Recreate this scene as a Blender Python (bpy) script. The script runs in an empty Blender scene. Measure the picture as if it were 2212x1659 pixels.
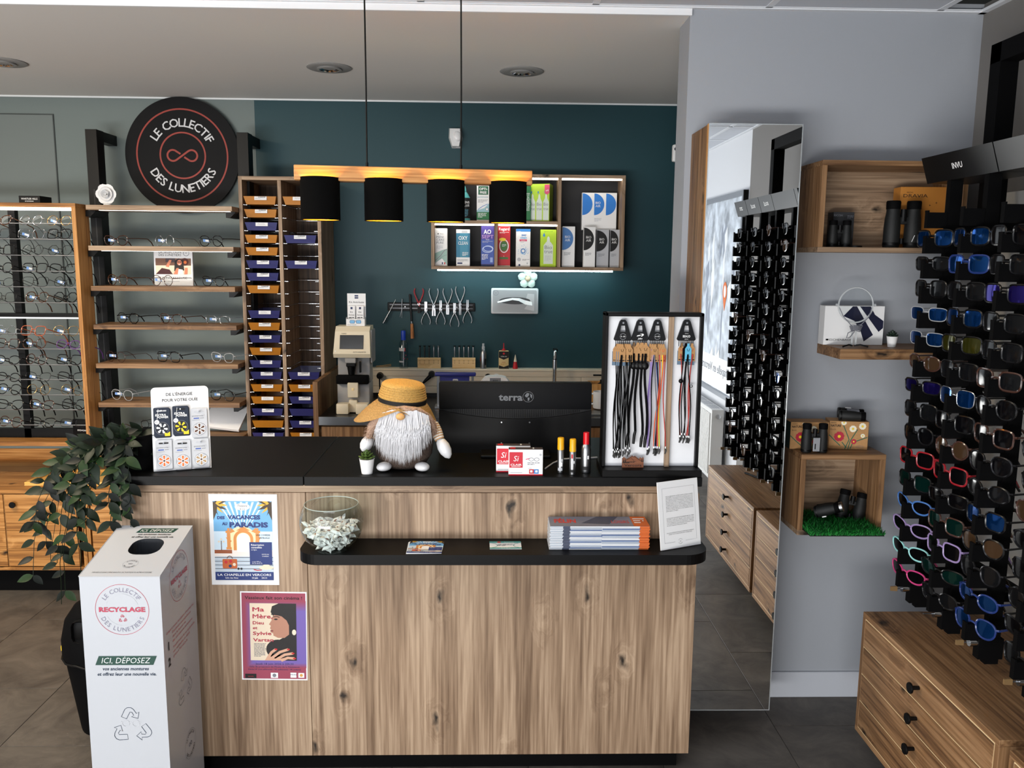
import bpy, bmesh, math, random
from math import sin, cos, pi, radians
from mathutils import Vector, Matrix
from mathutils.geometry import tessellate_polygon
random.seed(7)
SC = bpy.context.scene
COL = SC.collection
# ------------------------------------------------------------------ camera
FPX, CXP, CYP, EYE = 1800.0, 1106.0, 829.5, 1.69
_d = Vector((1062 - CXP, 561 - CYP, FPX)).normalized()
_w = Vector((996 - CXP, 12763 - CYP, FPX)); _w = (_w - _w.dot(_d) * _d).normalized()
_r = _w.cross(_d)
cam_data = bpy.data.cameras.new('camera')
cam_data.sensor_width = 36.0; cam_data.lens = 36.0 * FPX / 2212.0
cam_data.clip_start = 0.02; cam_data.clip_end = 60
cam = bpy.data.objects.new('camera', cam_data); COL.objects.link(cam)
cam.matrix_world = Matrix(((_r[0], -_r[1], -_r[2], 0), (_d[0], -_d[1], -_d[2], 0), (-_w[0], _w[1], _w[2], EYE), (0, 0, 0, 1)))
SC.camera = cam
# ------------------------------------------------------------------ world, exposure, daylight
world = bpy.data.worlds.new('daylight'); SC.world = world; world.use_nodes = True
bg = world.node_tree.nodes['Background']; bg.inputs[0].default_value = (0.80, 0.88, 1.0, 1); bg.inputs[1].default_value = 0.55
SC.view_settings.view_transform = 'Standard'; SC.view_settings.look = 'None'
SC.view_settings.exposure = 0.0; SC.view_settings.gamma = 1.0; SC.view_settings.use_curve_mapping = False
def area(name, loc, target, sx, sy, power, col):
    l = bpy.data.lights.new(name, 'AREA'); l.shape = 'RECTANGLE'; l.size = sx; l.size_y = sy; l.energy = power; l.color = col
    o = bpy.data.objects.new(name, l); COL.objects.link(o); o.location = loc
    o.rotation_euler = (Vector(target) - Vector(loc)).to_track_quat('-Z', 'Y').to_euler(); return o
area('shop_window_light', (-1.7, -2.3, 1.35), (-0.6, 3, 1.2), 3.0, 2.2, 40, (0.94, 0.97, 1.0))
area('shop_door_light', (-3.3, -0.6, 1.2), (0.5, 2.6, 0.9), 1.6, 2.2, 40, (0.94, 0.97, 1.0))
area('soffit_fill_light', (-1.7, -2.2, 0.32), (-0.6, 4.2, 3.3), 3.4, 0.6, 180, (1.0, 0.98, 0.95))  # added low fill light, aimed upward to brighten the soffit
area('shop_ceiling_panel', (-0.5, 1.1, 2.545), (-0.5, 1.1, 0), 1.6, 0.9, 15, (0.97, 0.98, 1.0))
area('aisle_ceiling_light', (-2.5, 2.3, 2.54), (-2.5, 2.7, 0), 0.9, 0.5, 80, (1.0, 0.84, 0.62))

# ------------------------------------------------------------------ pixel rays of the photograph -> points in the room
def ray(px, py):
    v = Vector((px - CXP, py - CYP, FPX)); return Vector((v.dot(_r), v.dot(_d), -v.dot(_w)))
def PY(px, py, y):
    a = ray(px, py); t = y / a[1]; return Vector((a[0] * t, y, EYE + a[2] * t))
def PZ(px, py, z):
    a = ray(px, py); t = (z - EYE) / a[2]; return Vector((a[0] * t, a[1] * t, z))
def PX(px, py, x):
    a = ray(px, py); t = x / a[0]; return Vector((x, a[1] * t, EYE + a[2] * t))
# ------------------------------------------------------------------ materials
MATS = {}
def lin(c):
    return tuple(((v / 255.0) / 12.92 if v <= 10 else (((v / 255.0) + 0.055) / 1.055) ** 2.4) for v in c[:3])
def mat(name, rgb, rough=0.5, metal=0.0, emit=0.0, trans=0.0, spec=0.5, bump=0.0, bscale=200, vary=0.0, alpha=1.0, coat=0.0, ecol=None, sheen=0.0, ior=1.45):
    if name in MATS: return MATS[name]
    m = bpy.data.materials.new(name); m.use_nodes = True; MATS[name] = m
    nt = m.node_tree; b = nt.nodes['Principled BSDF']
    c = lin(rgb) + (1,)
    b.inputs['Base Color'].default_value = c; b.inputs['Roughness'].default_value = rough; b.inputs['Metallic'].default_value = metal
    b.inputs['Specular IOR Level'].default_value = spec; b.inputs['Transmission Weight'].default_value = trans; b.inputs['Alpha'].default_value = alpha
    b.inputs['Coat Weight'].default_value = coat; b.inputs['IOR'].default_value = ior; b.inputs['Sheen Weight'].default_value = sheen
    if emit:
        b.inputs['Emission Color'].default_value = (lin(ecol) + (1,)) if ecol else c; b.inputs['Emission Strength'].default_value = emit
    if bump or vary:
        tc = nt.nodes.new('ShaderNodeTexCoord'); n = nt.nodes.new('ShaderNodeTexNoise'); n.inputs['Scale'].default_value = bscale; n.inputs['Detail'].default_value = 4
        nt.links.new(tc.outputs['Object'], n.inputs['Vector'])
        if bump:
            bp = nt.nodes.new('ShaderNodeBump'); bp.inputs['Strength'].default_value = bump; bp.inputs['Distance'].default_value = 0.002
            nt.links.new(n.outputs['Fac'], bp.inputs['Height']); nt.links.new(bp.outputs[0], b.inputs['Normal'])
        if vary:
            r = nt.nodes.new('ShaderNodeValToRGB'); r.color_ramp.elements[0].position = 0.3; r.color_ramp.elements[1].position = 0.7
            r.color_ramp.elements[0].color = tuple(v * (1 - vary) for v in c[:3]) + (1,); r.color_ramp.elements[1].color = tuple(min(1, v * (1 + vary)) for v in c[:3]) + (1,)
            nt.links.new(n.outputs['Fac'], r.inputs[0]); nt.links.new(r.outputs[0], b.inputs['Base Color'])
    return m
def wood(name, dark, mid, light, axis, knots=0.5, scale=1.0, rough=0.5, spec=0.35):
    if name in MATS: return MATS[name]
    m = bpy.data.materials.new(name); m.use_nodes = True; MATS[name] = m
    nt = m.node_tree; N = nt.nodes.new; L = nt.links.new; b = nt.nodes['Principled BSDF']
    b.inputs['Roughness'].default_value = rough; b.inputs['Specular IOR Level'].default_value = spec
    tc = N('ShaderNodeTexCoord'); oi = N('ShaderNodeObjectInfo')
    ad = N('ShaderNodeVectorMath'); ad.operation = 'ADD'
    sc_ = N('ShaderNodeVectorMath'); sc_.operation = 'SCALE'; sc_.inputs[0].default_value = (7.3, 5.1, 9.7); L(oi.outputs['Random'], sc_.inputs['Scale'])
    L(tc.outputs['Object'], ad.inputs[0]); L(sc_.outputs[0], ad.inputs[1])
    def mp(g):
        n = N('ShaderNodeMapping'); s = [scale] * 3; s['xyz'.index(axis)] = g * scale; n.inputs['Scale'].default_value = s; L(ad.outputs[0], n.inputs['Vector']); return n
    sx = N('ShaderNodeSeparateXYZ'); L(ad.outputs[0], sx.inputs[0]); cb = N('ShaderNodeCombineXYZ'); ac = N('ShaderNodeMath'); o_ = [k for k in 'XYZ' if k != axis.upper()]; L(sx.outputs[o_[0]], ac.inputs[0]); L(sx.outputs[o_[1]], ac.inputs[1]); gm_ = N('ShaderNodeMath'); gm_.operation = 'MULTIPLY'; gm_.inputs[1].default_value = 0.55; L(sx.outputs[axis.upper()], gm_.inputs[0])
    L(ac.outputs[0], cb.inputs[0]); L(gm_.outputs[0], cb.inputs[1]); vo = N('ShaderNodeTexVoronoi'); vo.voronoi_dimensions = '2D'; vo.inputs['Scale'].default_value = 4.4 * scale; nz = N('ShaderNodeTexNoise'); nz.inputs['Scale'].default_value = 26; nz.inputs['Detail'].default_value = 3; L(cb.outputs[0], nz.inputs['Vector']); nm_ = N('ShaderNodeVectorMath'); nm_.operation = 'MULTIPLY_ADD'; nm_.inputs[1].default_value = (0.05, 0.05, 0); L(nz.outputs['Color'], nm_.inputs[0]); L(cb.outputs[0], nm_.inputs[2]); L(nm_.outputs[0], vo.inputs['Vector'])
    wr = N('ShaderNodeMapRange'); wr.inputs[1].default_value = 0.0; wr.inputs[2].default_value = 0.24; wr.inputs[3].default_value = 0.055; wr.inputs[4].default_value = 0.0; wr.interpolation_type = 'SMOOTHSTEP'
    L(vo.outputs['Distance'], wr.inputs[0])
    m1 = mp(0.06); a2 = N('ShaderNodeVectorMath'); a2.operation = 'ADD'; L(m1.outputs[0], a2.inputs[0])
    L(wr.outputs[0], a2.inputs[1])
    n1 = N('ShaderNodeTexNoise'); n1.inputs['Scale'].default_value = 16; n1.inputs['Detail'].default_value = 7; n1.inputs['Roughness'].default_value = 0.62; n1.inputs['Distortion'].default_value = 0.35; L(a2.outputs[0], n1.inputs['Vector'])
    m2 = mp(0.03); n2 = N('ShaderNodeTexNoise'); n2.inputs['Scale'].default_value = 110; n2.inputs['Detail'].default_value = 3; L(m2.outputs[0], n2.inputs['Vector'])
    mx = N('ShaderNodeMix'); mx.inputs[0].default_value = 0.46; L(n1.outputs['Fac'], mx.inputs[2]); L(n2.outputs['Fac'], mx.inputs[3])
    rp = N('ShaderNodeValToRGB'); cr = rp.color_ramp
    cr.elements[0].position = 0.37; cr.elements[0].color = lin(dark) + (1,); cr.elements[1].position = 0.63; cr.elements[1].color = lin(light) + (1,)
    e = cr.elements.new(0.5); e.color = lin(mid) + (1,)
    L(mx.outputs[0], rp.inputs[0])
    out = rp
    if knots:
        km = N('ShaderNodeMapRange'); km.inputs[1].default_value = 0.012; km.inputs[2].default_value = 0.07; km.inputs[3].default_value = 1; km.inputs[4].default_value = 0; L(vo.outputs['Distance'], km.inputs[0])
        sp = N('ShaderNodeSeparateColor'); L(vo.outputs['Color'], sp.inputs[0])
        gt = N('ShaderNodeMath'); gt.operation = 'LESS_THAN'; gt.inputs[1].default_value = knots; L(sp.outputs[0], gt.inputs[0])
        mu = N('ShaderNodeMath'); mu.operation = 'MULTIPLY'; L(km.outputs[0], mu.inputs[0]); L(gt.outputs[0], mu.inputs[1])
        mc = N('ShaderNodeMix'); mc.data_type = 'RGBA'; L(mu.outputs[0], mc.inputs[0]); L(rp.outputs[0], mc.inputs[6]); mc.inputs[7].default_value = lin(tuple(v * 0.35 for v in dark)) + (1,)
        L(mc.outputs[2], b.inputs['Base Color'])
    else:
        L(rp.outputs[0], b.inputs['Base Color'])
    bp = N('ShaderNodeBump'); bp.inputs['Strength'].default_value = 0.18; bp.inputs['Distance'].default_value = 0.001; L(mx.outputs[0], bp.inputs['Height']); L(bp.outputs[0], b.inputs['Normal'])
    return m
def oak(axis, tone='counter'):
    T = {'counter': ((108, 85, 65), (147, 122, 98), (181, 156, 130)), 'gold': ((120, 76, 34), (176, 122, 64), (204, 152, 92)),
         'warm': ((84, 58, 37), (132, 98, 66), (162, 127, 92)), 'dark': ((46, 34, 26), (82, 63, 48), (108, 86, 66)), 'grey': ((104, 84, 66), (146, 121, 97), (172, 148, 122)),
         'pale': ((196, 140, 60), (226, 176, 92), (242, 200, 126))}[tone]
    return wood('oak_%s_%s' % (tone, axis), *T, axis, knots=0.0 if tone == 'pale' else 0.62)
# ------------------------------------------------------------------ mesh builder
class MB:
    def __init__(s): s.v = []; s.f = []; s.m = []; s.cur = 0
    def add(s, vs, fs):
        o = len(s.v); s.v += [tuple(v) for v in vs]; s.f += [tuple(i + o for i in f) for f in fs]; s.m += [s.cur] * len(fs); return s
    def box(s, x0, x1, y0, y1, z0, z1, c=0.0):
        if c <= 0:
            return s.add([(x0, y0, z0), (x1, y0, z0), (x1, y1, z0), (x0, y1, z0), (x0, y0, z1), (x1, y0, z1), (x1, y1, z1), (x0, y1, z1)],
                         [(0, 3, 2, 1), (4, 5, 6, 7), (0, 1, 5, 4), (1, 2, 6, 5), (2, 3, 7, 6), (3, 0, 4, 7)])
        bm = bmesh.new(); bmesh.ops.create_cube(bm, size=1)
        for v in bm.verts: v.co = Vector(((x0 + x1) / 2 + v.co.x * (x1 - x0), (y0 + y1) / 2 + v.co.y * (y1 - y0), (z0 + z1) / 2 + v.co.z * (z1 - z0)))
        bmesh.ops.bevel(bm, geom=bm.edges[:], offset=c, segments=2 if c > 0.003 else 1, profile=0.5, affect='EDGES')
        return s.bm(bm)
    def bm(s, bm, M=None):
        bm.verts.index_update(); s.add([(M @ v.co if M else v.co) for v in bm.verts], [[v.index for v in f.verts] for f in bm.faces]); bm.free(); return s
    def cyl(s, p0, p1, r0, r1=None, n=16, cap=True):
        r1 = r0 if r1 is None else r1; p0 = Vector(p0); p1 = Vector(p1); ax = (p1 - p0).normalized()
        u = ax.orthogonal().normalized(); w = ax.cross(u); vs = []
        for p, r in ((p0, r0), (p1, r1)):
            for i in range(n): a = 2 * pi * i / n; vs.append(p + (u * cos(a) + w * sin(a)) * r)
        fs = [(i, (i + 1) % n, n + (i + 1) % n, n + i) for i in range(n)]
        if cap: fs += [tuple(range(n))[::-1], tuple(range(n, 2 * n))]
        return s.add(vs, fs)
    def tube(s, pts, r, n=6, closed=False, cap=True):
        P = [Vector(p) for p in pts]; k = len(P); R = r if isinstance(r, (list, tuple)) else [r] * k; vs = []; u = None
        for i in range(k):
            a = P[(i + 1) % k] if (closed or i < k - 1) else P[i]; b = P[i - 1] if (closed or i > 0) else P[i]
            t = (a - b).normalized()
            u = (u - t * u.dot(t)) if u is not None else t.orthogonal()
            if u.length < 1e-6: u = t.orthogonal()
            u.normalize(); w = t.cross(u)
            for j in range(n): an = 2 * pi * j / n; vs.append(P[i] + (u * cos(an) + w * sin(an)) * R[i])
        fs = []
        for i in range(k if closed else k - 1):
            i2 = (i + 1) % k
            for j in range(n): j2 = (j + 1) % n; fs.append((i * n + j, i * n + j2, i2 * n + j2, i2 * n + j))
        if cap and not closed: fs += [tuple(range(n))[::-1], tuple((k - 1) * n + j for j in range(n))]
        return s.add(vs, fs)
    def lathe(s, prof, c=(0, 0, 0), n=24, M=None):
        vs = []; fs = []; k = len(prof)
        for (r, z) in prof:
            for j in range(n):
                a = 2 * pi * j / n; p = Vector((r * cos(a), r * sin(a), z))
                if M: p = M @ p
                vs.append(p + Vector(c))
        for i in range(k - 1):
            for j in range(n): j2 = (j + 1) % n; fs.append((i * n + j, i * n + j2, (i + 1) * n + j2, (i + 1) * n + j))
        if prof[0][0] > 1e-5: fs.append(tuple(range(n))[::-1])
        if prof[-1][0] > 1e-5: fs.append(tuple((k - 1) * n + j for j in range(n)))
        return s.add(vs, fs)
    def prism(s, pts, fn, d0, d1):
        """outline pts (u, v); fn(u, v, d) -> point; extruded from depth d0 to d1"""
        n = len(pts); vs = [fn(u, v, d0) for u, v in pts] + [fn(u, v, d1) for u, v in pts]
        return s.add(vs, [tuple(range(n))[::-1], tuple(range(n, 2 * n))] + [(i, (i + 1) % n, n + (i + 1) % n, n + i) for i in range(n)])
    def ball(s, c, r, seg=12, sc=(1, 1, 1)):
        rings = max(4, seg // 2); prof = [(max(1e-6, r * sin(pi * i / rings)), -r * cos(pi * i / rings)) for i in range(rings + 1)]
        return s.lathe(prof, c, seg, Matrix.Diagonal(Vector(sc)))
    def build(s, name, mats, parent=None, loc=None, smooth=None):
        me = bpy.data.meshes.new(name); me.from_pydata(s.v, [], s.f)
        for mm in (mats if isinstance(mats, (list, tuple)) else [mats]): me.materials.append(mm)
        if len(me.polygons) == len(s.m): me.polygons.foreach_set('material_index', s.m)
        me.update()
        return link(name, me, parent, loc, smooth)
def smooth_mesh(me, ang=40):
    me.polygons.foreach_set('use_smooth', [True] * len(me.polygons))
    try: me.set_sharp_from_angle(angle=radians(ang))
    except Exception: pass
def link(name, me, parent=None, loc=None, smooth=None):
    if smooth: smooth_mesh(me, smooth)
    o = bpy.data.objects.new(name, me); COL.objects.link(o)
    if parent is not None: o.parent = parent
    if loc is not None: o.location = loc
    return o
def thing(name, label, cat, loc=(0, 0, 0), rot=(0, 0, 0), group=None):
    o = bpy.data.objects.new(name, None); COL.objects.link(o); o.empty_display_size = 0.02
    o.location = loc; o.rotation_euler = (0, 0, rot) if not isinstance(rot, (tuple, list)) else rot
    return tag(o, label, cat, group)
def tag(o, label, cat, group=None):
    o['label'] = label; o['category'] = cat
    if group: o['group'] = group
    return o
def struct(o): o['kind'] = 'structure'; return o
def dup(root, loc=None, rot=None, label=None, group=None):
    r = root.copy(); COL.objects.link(r)
    if loc is not None: r.location = loc
    if rot is not None: r.rotation_euler = rot if isinstance(rot, (tuple, list)) else (0, 0, rot)
    if label: r['label'] = label
    if group: r['group'] = group
    for ch in list(root.children):
        c = ch.copy(); COL.objects.link(c); c.parent = r
        for g in ch.children:
            d = g.copy(); COL.objects.link(d); d.parent = c
    return r
# ------------------------------------------------------------------ flat print: lettering and graphics on a plane
_TX = {}
def text_geo(s, size, bold=0.0, shear=0.0, sp=1.0):
    k = (s, round(size, 5), bold, shear, sp)
    if k in _TX: return _TX[k]
    c = bpy.data.curves.new('t', 'FONT'); c.body = s; c.size = size; c.resolution_u = 2; c.offset = bold * size; c.shear = shear; c.space_character = sp
    c.fill_mode = 'BOTH' if False else 'FRONT'
    o = bpy.data.objects.new('t', c); me = o.to_mesh()
    vs = [(v.co.x, v.co.y) for v in me.vertices]; fs = [tuple(p.vertices) for p in me.polygons]
    if bold > 0 and 'M' in s and vs:      # the thickened M crosses itself at its inner corners: merge those and fill it again
        par = list(range(len(vs)))
        def find(i):
            while par[i] != i: i = par[i]
            return i
        for f in fs:
            for i in f[1:]: par[find(i)] = find(f[0])
        comp = {}
        for i in range(len(vs)): comp.setdefault(find(i), []).append(i)
        for r_, ix in comp.items():
            if len(ix) != 15: continue
            ring = []
            for i in ix:
                p = Vector((vs[i][0], vs[i][1], 0))
                if ring and (ring[-1] - p).length < 0.05 * size: ring[-1] = (ring[-1] + p) / 2
                else: ring.append(p)
            if len(ring) != 12: continue
            st = set(ix); fs = [f for f in fs if f[0] not in st]; o_ = len(vs); vs += [(p.x, p.y) for p in ring]; fs += [tuple(k + o_ for k in t) for t in tessellate_polygon([ring])]
    o.to_mesh_clear(); bpy.data.objects.remove(o); bpy.data.curves.remove(c)
    if vs: x0 = min(v[0] for v in vs); x1 = max(v[0] for v in vs)
    else: x0, x1 = 0, size * 0.3
    _TX[k] = (vs, fs, x0, x1); return _TX[k]
class G:
    """graphics on the plane O + u*U + v*V, stacked along N in thin layers"""
    def __init__(s, O, U, V, base=0.0004, step=0.00025):
        s.O = Vector(O); s.U = Vector(U).normalized(); s.V = Vector(V).normalized(); s.N = s.U.cross(s.V); s.b = base; s.st = step; s.mb = MB(); s.mats = []; s.k = 0
    def P(s, u, v, l): return s.O + s.U * u + s.V * v + s.N * (s.b + s.st * l + 4e-6 * (s.k % 24))
    def use(s, m):
        if m not in s.mats: s.mats.append(m)
        s.mb.cur = s.mats.index(m); s.k += 1
    def poly(s, pts, m, l=0): s.use(m); s.mb.add([s.P(u, v, l) for u, v in pts], [tuple(range(len(pts)))]); return s
    def rect(s, u0, v0, u1, v1, m, l=0): return s.poly([(u0, v0), (u1, v0), (u1, v1), (u0, v1)], m, l)
    def circ(s, u, v, r, m, l=0, n=28, a0=0, a1=360, ry=None):
        ry = r if ry is None else ry
        pts = [(u + r * cos(radians(a0 + (a1 - a0) * i / n)), v + ry * sin(radians(a0 + (a1 - a0) * i / n))) for i in range(n if a1 - a0 == 360 else n + 1)]
        return s.poly(pts, m, l)
    def ring(s, u, v, r, t, m, l=0, n=48, a0=0, a1=360, ry=None):
        s.use(m); ry = r if ry is None else ry; k = n if a1 - a0 == 360 else n + 1; vs = []
        for i in range(k):
            a = radians(a0 + (a1 - a0) * i / n)
            vs += [s.P(u + r * cos(a), v + ry * sin(a), l), s.P(u + (r - t) * cos(a), v + (ry - t) * sin(a), l)]
        fs = [(2 * i, 2 * ((i + 1) % k), 2 * ((i + 1) % k) + 1, 2 * i + 1) for i in range(n)]
        s.mb.add(vs, fs); return s
    def line(s, pts, t, m, l=0, closed=False):
        s.use(m); P = [Vector(p) for p in pts]; k = len(P); vs = []
        for i in range(k):
            a = P[(i + 1) % k] if closed or i < k - 1 else P[i]; b = P[i - 1] if closed or i > 0 else P[i]
            d = (a - b); d = d.normalized() if d.length > 1e-9 else Vector((1, 0)); n = Vector((-d.y, d.x)) * t / 2
            vs += [s.P(P[i].x + n.x, P[i].y + n.y, l), s.P(P[i].x - n.x, P[i].y - n.y, l)]
        fs = [(2 * i, 2 * i + 1, 2 * ((i + 1) % k) + 1, 2 * ((i + 1) % k)) for i in range(k if closed else k - 1)]
        s.mb.add(vs, fs); return s
    def text(s, t, u, v, size, m, l=1, al='C', bold=0.0, shear=0.0, rot=0.0, sp=1.0, sx=1.0, fit=None):
        vs, fs, x0, x1 = text_geo(t, size, bold, shear, sp)
        if fit: sx = fit / max(1e-6, x1 - x0)
        off = {'C': -(x0 + x1) / 2, 'L': -x0, 'R': -x1}[al]; c, n = cos(rot), sin(rot); s.use(m); pv = []
        for x, y in vs:
            x = (x + off) * sx; pv.append(s.P(u + x * c - y * n, v + x * n + y * c, l))
        s.mb.add(pv, fs); return s
    def arc(s, t, u, v, r, size, m, l=1, top=True, mid=90.0, sp=1.12, bold=0.0, span=None):
        ad = []
        for ch in t:
            if ch == ' ': ad.append(size * 0.38)
            else:
                g = text_geo(ch, size, bold); ad.append((g[3] - g[2]) + size * 0.10 * sp)
        tot = sum(ad); k = 1.0 if span is None else radians(span) * r / tot; x = -tot / 2
        for ch, w in zip(t, ad):
            a = (x + w / 2) / r * k; x += w
            if ch == ' ': continue
            if top:
                th = radians(mid) - a; s.text(ch, u + r * cos(th), v + r * sin(th), size, m, l, rot=th - pi / 2, bold=bold)
            else:
                rr = r + size * 0.72; th = radians(mid) + a; s.text(ch, u + rr * cos(th), v + rr * sin(th), size, m, l, rot=th + pi / 2, bold=bold)
        return s
    def build(s, name, parent=None): return s.mb.build(name, s.mats, parent)
def para(g, u0, u1, vtop, dv, n, m, l=1, t=None, seed=1, ragged=0.15):
    """small body text too fine to read, as short word dashes"""
    R = random.Random(seed); t = t or dv * 0.42
    for i in range(n):
        u = u0; end = u1 - (R.random() * ragged * (u1 - u0) if i < n - 1 else (u1 - u0) * 0.45)
        while u < end:
            w = (0.7 + R.random() * 1.6) * dv; g.rect(u, vtop - i * dv - t, min(u + w, end), vtop - i * dv, m, l); u += w + dv * 0.35
    return g
X3, Y3, Z3 = Vector((1, 0, 0)), Vector((0, 1, 0)), Vector((0, 0, 1))
# ------------------------------------------------------------------ palette
WHITE = mat('white_print', (236, 236, 236), 0.55); PAPER = mat('white_paper', (232, 233, 235), 0.6); BLACK = mat('black_print', (14, 14, 16), 0.6)
BLK = mat('black_metal', (4, 4, 5), 0.45, spec=0.25); BLKM = mat('black_matt', (3, 3, 4), 0.75, spec=0.12); LAM = mat('black_laminate', (5, 5, 6), 0.5, spec=0.2, bump=0.05, bscale=600)
PLAS = mat('black_plastic', (6, 6, 7), 0.4, spec=0.3); CHROME = mat('chrome', (215, 217, 220), 0.12, 1.0); STEEL = mat('brushed_steel', (165, 167, 170), 0.32, 1.0)
LED = mat('led_strip_light', (255, 250, 242), 0.4, emit=7.0); GREYP = mat('grey_print', (120, 122, 130), 0.6); LGREY = mat('pale_grey_print', (185, 187, 192), 0.6)
RED = mat('red_print', (190, 30, 40), 0.5); NAVY = mat('navy_print', (24, 42, 92), 0.5); BLUEP = mat('blue_print', (45, 120, 190), 0.5); GREEN = mat('green_print', (30, 110, 60), 0.5)
LIME = mat('lime_print', (168, 200, 40), 0.5); YEL = mat('yellow_print', (238, 204, 40), 0.5); ORANGE = mat('orange_print', (222, 110, 40), 0.5); TEALP = mat('teal_print', (60, 130, 150), 0.5)
KRAFT = mat('kraft_card', (176, 132, 84), 0.7, vary=0.08, bscale=90); PURPLE = mat('purple_print', (98, 60, 140), 0.5); PINK = mat('pink_print', (210, 70, 110), 0.5)
GOLDP = mat('gold_print', (206, 150, 70), 0.5); SKYP = mat('sky_print', (120, 180, 225), 0.5); SKIN = mat('skin_print', (196, 140, 112), 0.55); BROWNP = mat('brown_print', (92, 58, 40), 0.6)
DGREEN = mat('dark_green_print', (20, 60, 48), 0.5); CREAM = mat('cream_print', (228, 214, 190), 0.55); VIOLET = mat('violet_print', (120, 92, 168), 0.5); MAUVE = mat('mauve_print', (168, 74, 96), 0.55)
def glass_mat(name, rgb=(255, 255, 255), amount=0.12, rough=0.02, edge=0.5):
    """thin clear sheet: mostly see-through with a glossy reflection"""
    if name in MATS: return MATS[name]
    m = bpy.data.materials.new(name); m.use_nodes = True; MATS[name] = m; nt = m.node_tree; nt.nodes.remove(nt.nodes['Principled BSDF'])
    t = nt.nodes.new('ShaderNodeBsdfTransparent'); t.inputs[0].default_value = lin(rgb) + (1,)
    g = nt.nodes.new('ShaderNodeBsdfGlossy'); g.inputs['Roughness'].default_value = rough
    f = nt.nodes.new('ShaderNodeLayerWeight'); p5 = nt.nodes.new('ShaderNodeMath'); p5.operation = 'POWER'; p5.inputs[1].default_value = 5.0; nt.links.new(f.outputs['Facing'], p5.inputs[0])
    a = nt.nodes.new('ShaderNodeMath'); a.operation = 'MULTIPLY_ADD'; a.inputs[1].default_value = edge; a.inputs[2].default_value = amount + 0.02; nt.links.new(p5.outputs[0], a.inputs[0])
    x = nt.nodes.new('ShaderNodeMixShader'); nt.links.new(a.outputs[0], x.inputs[0]); nt.links.new(t.outputs[0], x.inputs[1]); nt.links.new(g.outputs[0], x.inputs[2])
    nt.links.new(x.outputs[0], nt.nodes['Material Output'].inputs[0]); return m
CLEAR = glass_mat('clear_lens', (250, 252, 252), amount=0.004); CLEARP = glass_mat('clear_plastic', (235, 240, 242), 0.05)
def rrect(u0, v0, u1, v1, r, n=5):
    pts = []
    for cx, cy, a in ((u1 - r, v1 - r, 0), (u0 + r, v1 - r, 90), (u0 + r, v0 + r, 180), (u1 - r, v0 + r, 270)):
        for i in range(n + 1): t = radians(a + 90 * i / n); pts.append((cx + r * cos(t), cy + r * sin(t)))
    return pts
# ================================================================== THE SETTING
YB = 4.7; YP = 3.04; XP = 0.686; XR = 1.72; ZC = 2.56; ZS = 2.537
def floor_material():
    m = bpy.data.materials.new('stone_effect_floor'); m.use_nodes = True; nt = m.node_tree; N = nt.nodes.new; L = nt.links.new; b = nt.nodes['Principled BSDF']
    tc = N('ShaderNodeTexCoord'); oi = N('ShaderNodeObjectInfo'); sc_ = N('ShaderNodeVectorMath'); sc_.operation = 'SCALE'; sc_.inputs[0].default_value = (11, 7, 3); L(oi.outputs['Random'], sc_.inputs['Scale'])
    ad = N('ShaderNodeVectorMath'); L(tc.outputs['Object'], ad.inputs[0]); L(sc_.outputs[0], ad.inputs[1])
    a = N('ShaderNodeTexNoise'); a.inputs['Scale'].default_value = 5; a.inputs['Detail'].default_value = 9; a.inputs['Roughness'].default_value = 0.68; a.inputs['Distortion'].default_value = 0.7; L(ad.outputs[0], a.inputs['Vector'])
    r = N('ShaderNodeValToRGB'); r.color_ramp.elements[0].position = 0.3; r.color_ramp.elements[0].color = lin((64, 60, 57)) + (1,); r.color_ramp.elements[1].position = 0.72; r.color_ramp.elements[1].color = lin((112, 105, 97)) + (1,)
    L(a.outputs['Fac'], r.inputs[0])
    v = N('ShaderNodeTexVoronoi'); v.inputs['Scale'].default_value = 55; L(ad.outputs[0], v.inputs['Vector'])
    k = N('ShaderNodeMapRange'); k.inputs[1].default_value = 0.03; k.inputs[2].default_value = 0.1; k.inputs[3].default_value = 0.55; k.inputs[4].default_value = 0; L(v.outputs['Distance'], k.inputs[0])
    n3 = N('ShaderNodeTexNoise'); n3.inputs['Scale'].default_value = 8; L(ad.outputs[0], n3.inputs['Vector'])
    k2 = N('ShaderNodeMapRange'); k2.inputs[1].default_value = 0.55; k2.inputs[2].default_value = 0.68; L(n3.outputs['Fac'], k2.inputs[0])
    mm = N('ShaderNodeMath'); mm.operation = 'MULTIPLY'; L(k.outputs[0], mm.inputs[0]); L(k2.outputs[0], mm.inputs[1])
    mc = N('ShaderNodeMix'); mc.data_type = 'RGBA'; L(mm.outputs[0], mc.inputs[0]); L(r.outputs[0], mc.inputs[6]); mc.inputs[7].default_value = lin((170, 164, 156)) + (1,)
    L(mc.outputs[2], b.inputs['Base Color']); b.inputs['Roughness'].default_value = 0.5; b.inputs['Specular IOR Level'].default_value = 0.35
    bp = N('ShaderNodeBump'); bp.inputs['Strength'].default_value = 0.25; bp.inputs['Distance'].default_value = 0.002; L(a.outputs['Fac'], bp.inputs['Height']); L(bp.outputs[0], b.inputs['Normal'])
    return m
FLOORM = floor_material(); GROUT = mat('dark_floor_joint', (38, 36, 34), 0.8)
PAINT = mat('grey_white_paint', (158, 162, 169), 0.7, bump=0.08, bscale=260); PAINTW = mat('white_paint', (214, 216, 220), 0.7); CEILM = mat('ceiling_paint', (230, 227, 223), 0.75)
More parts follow.
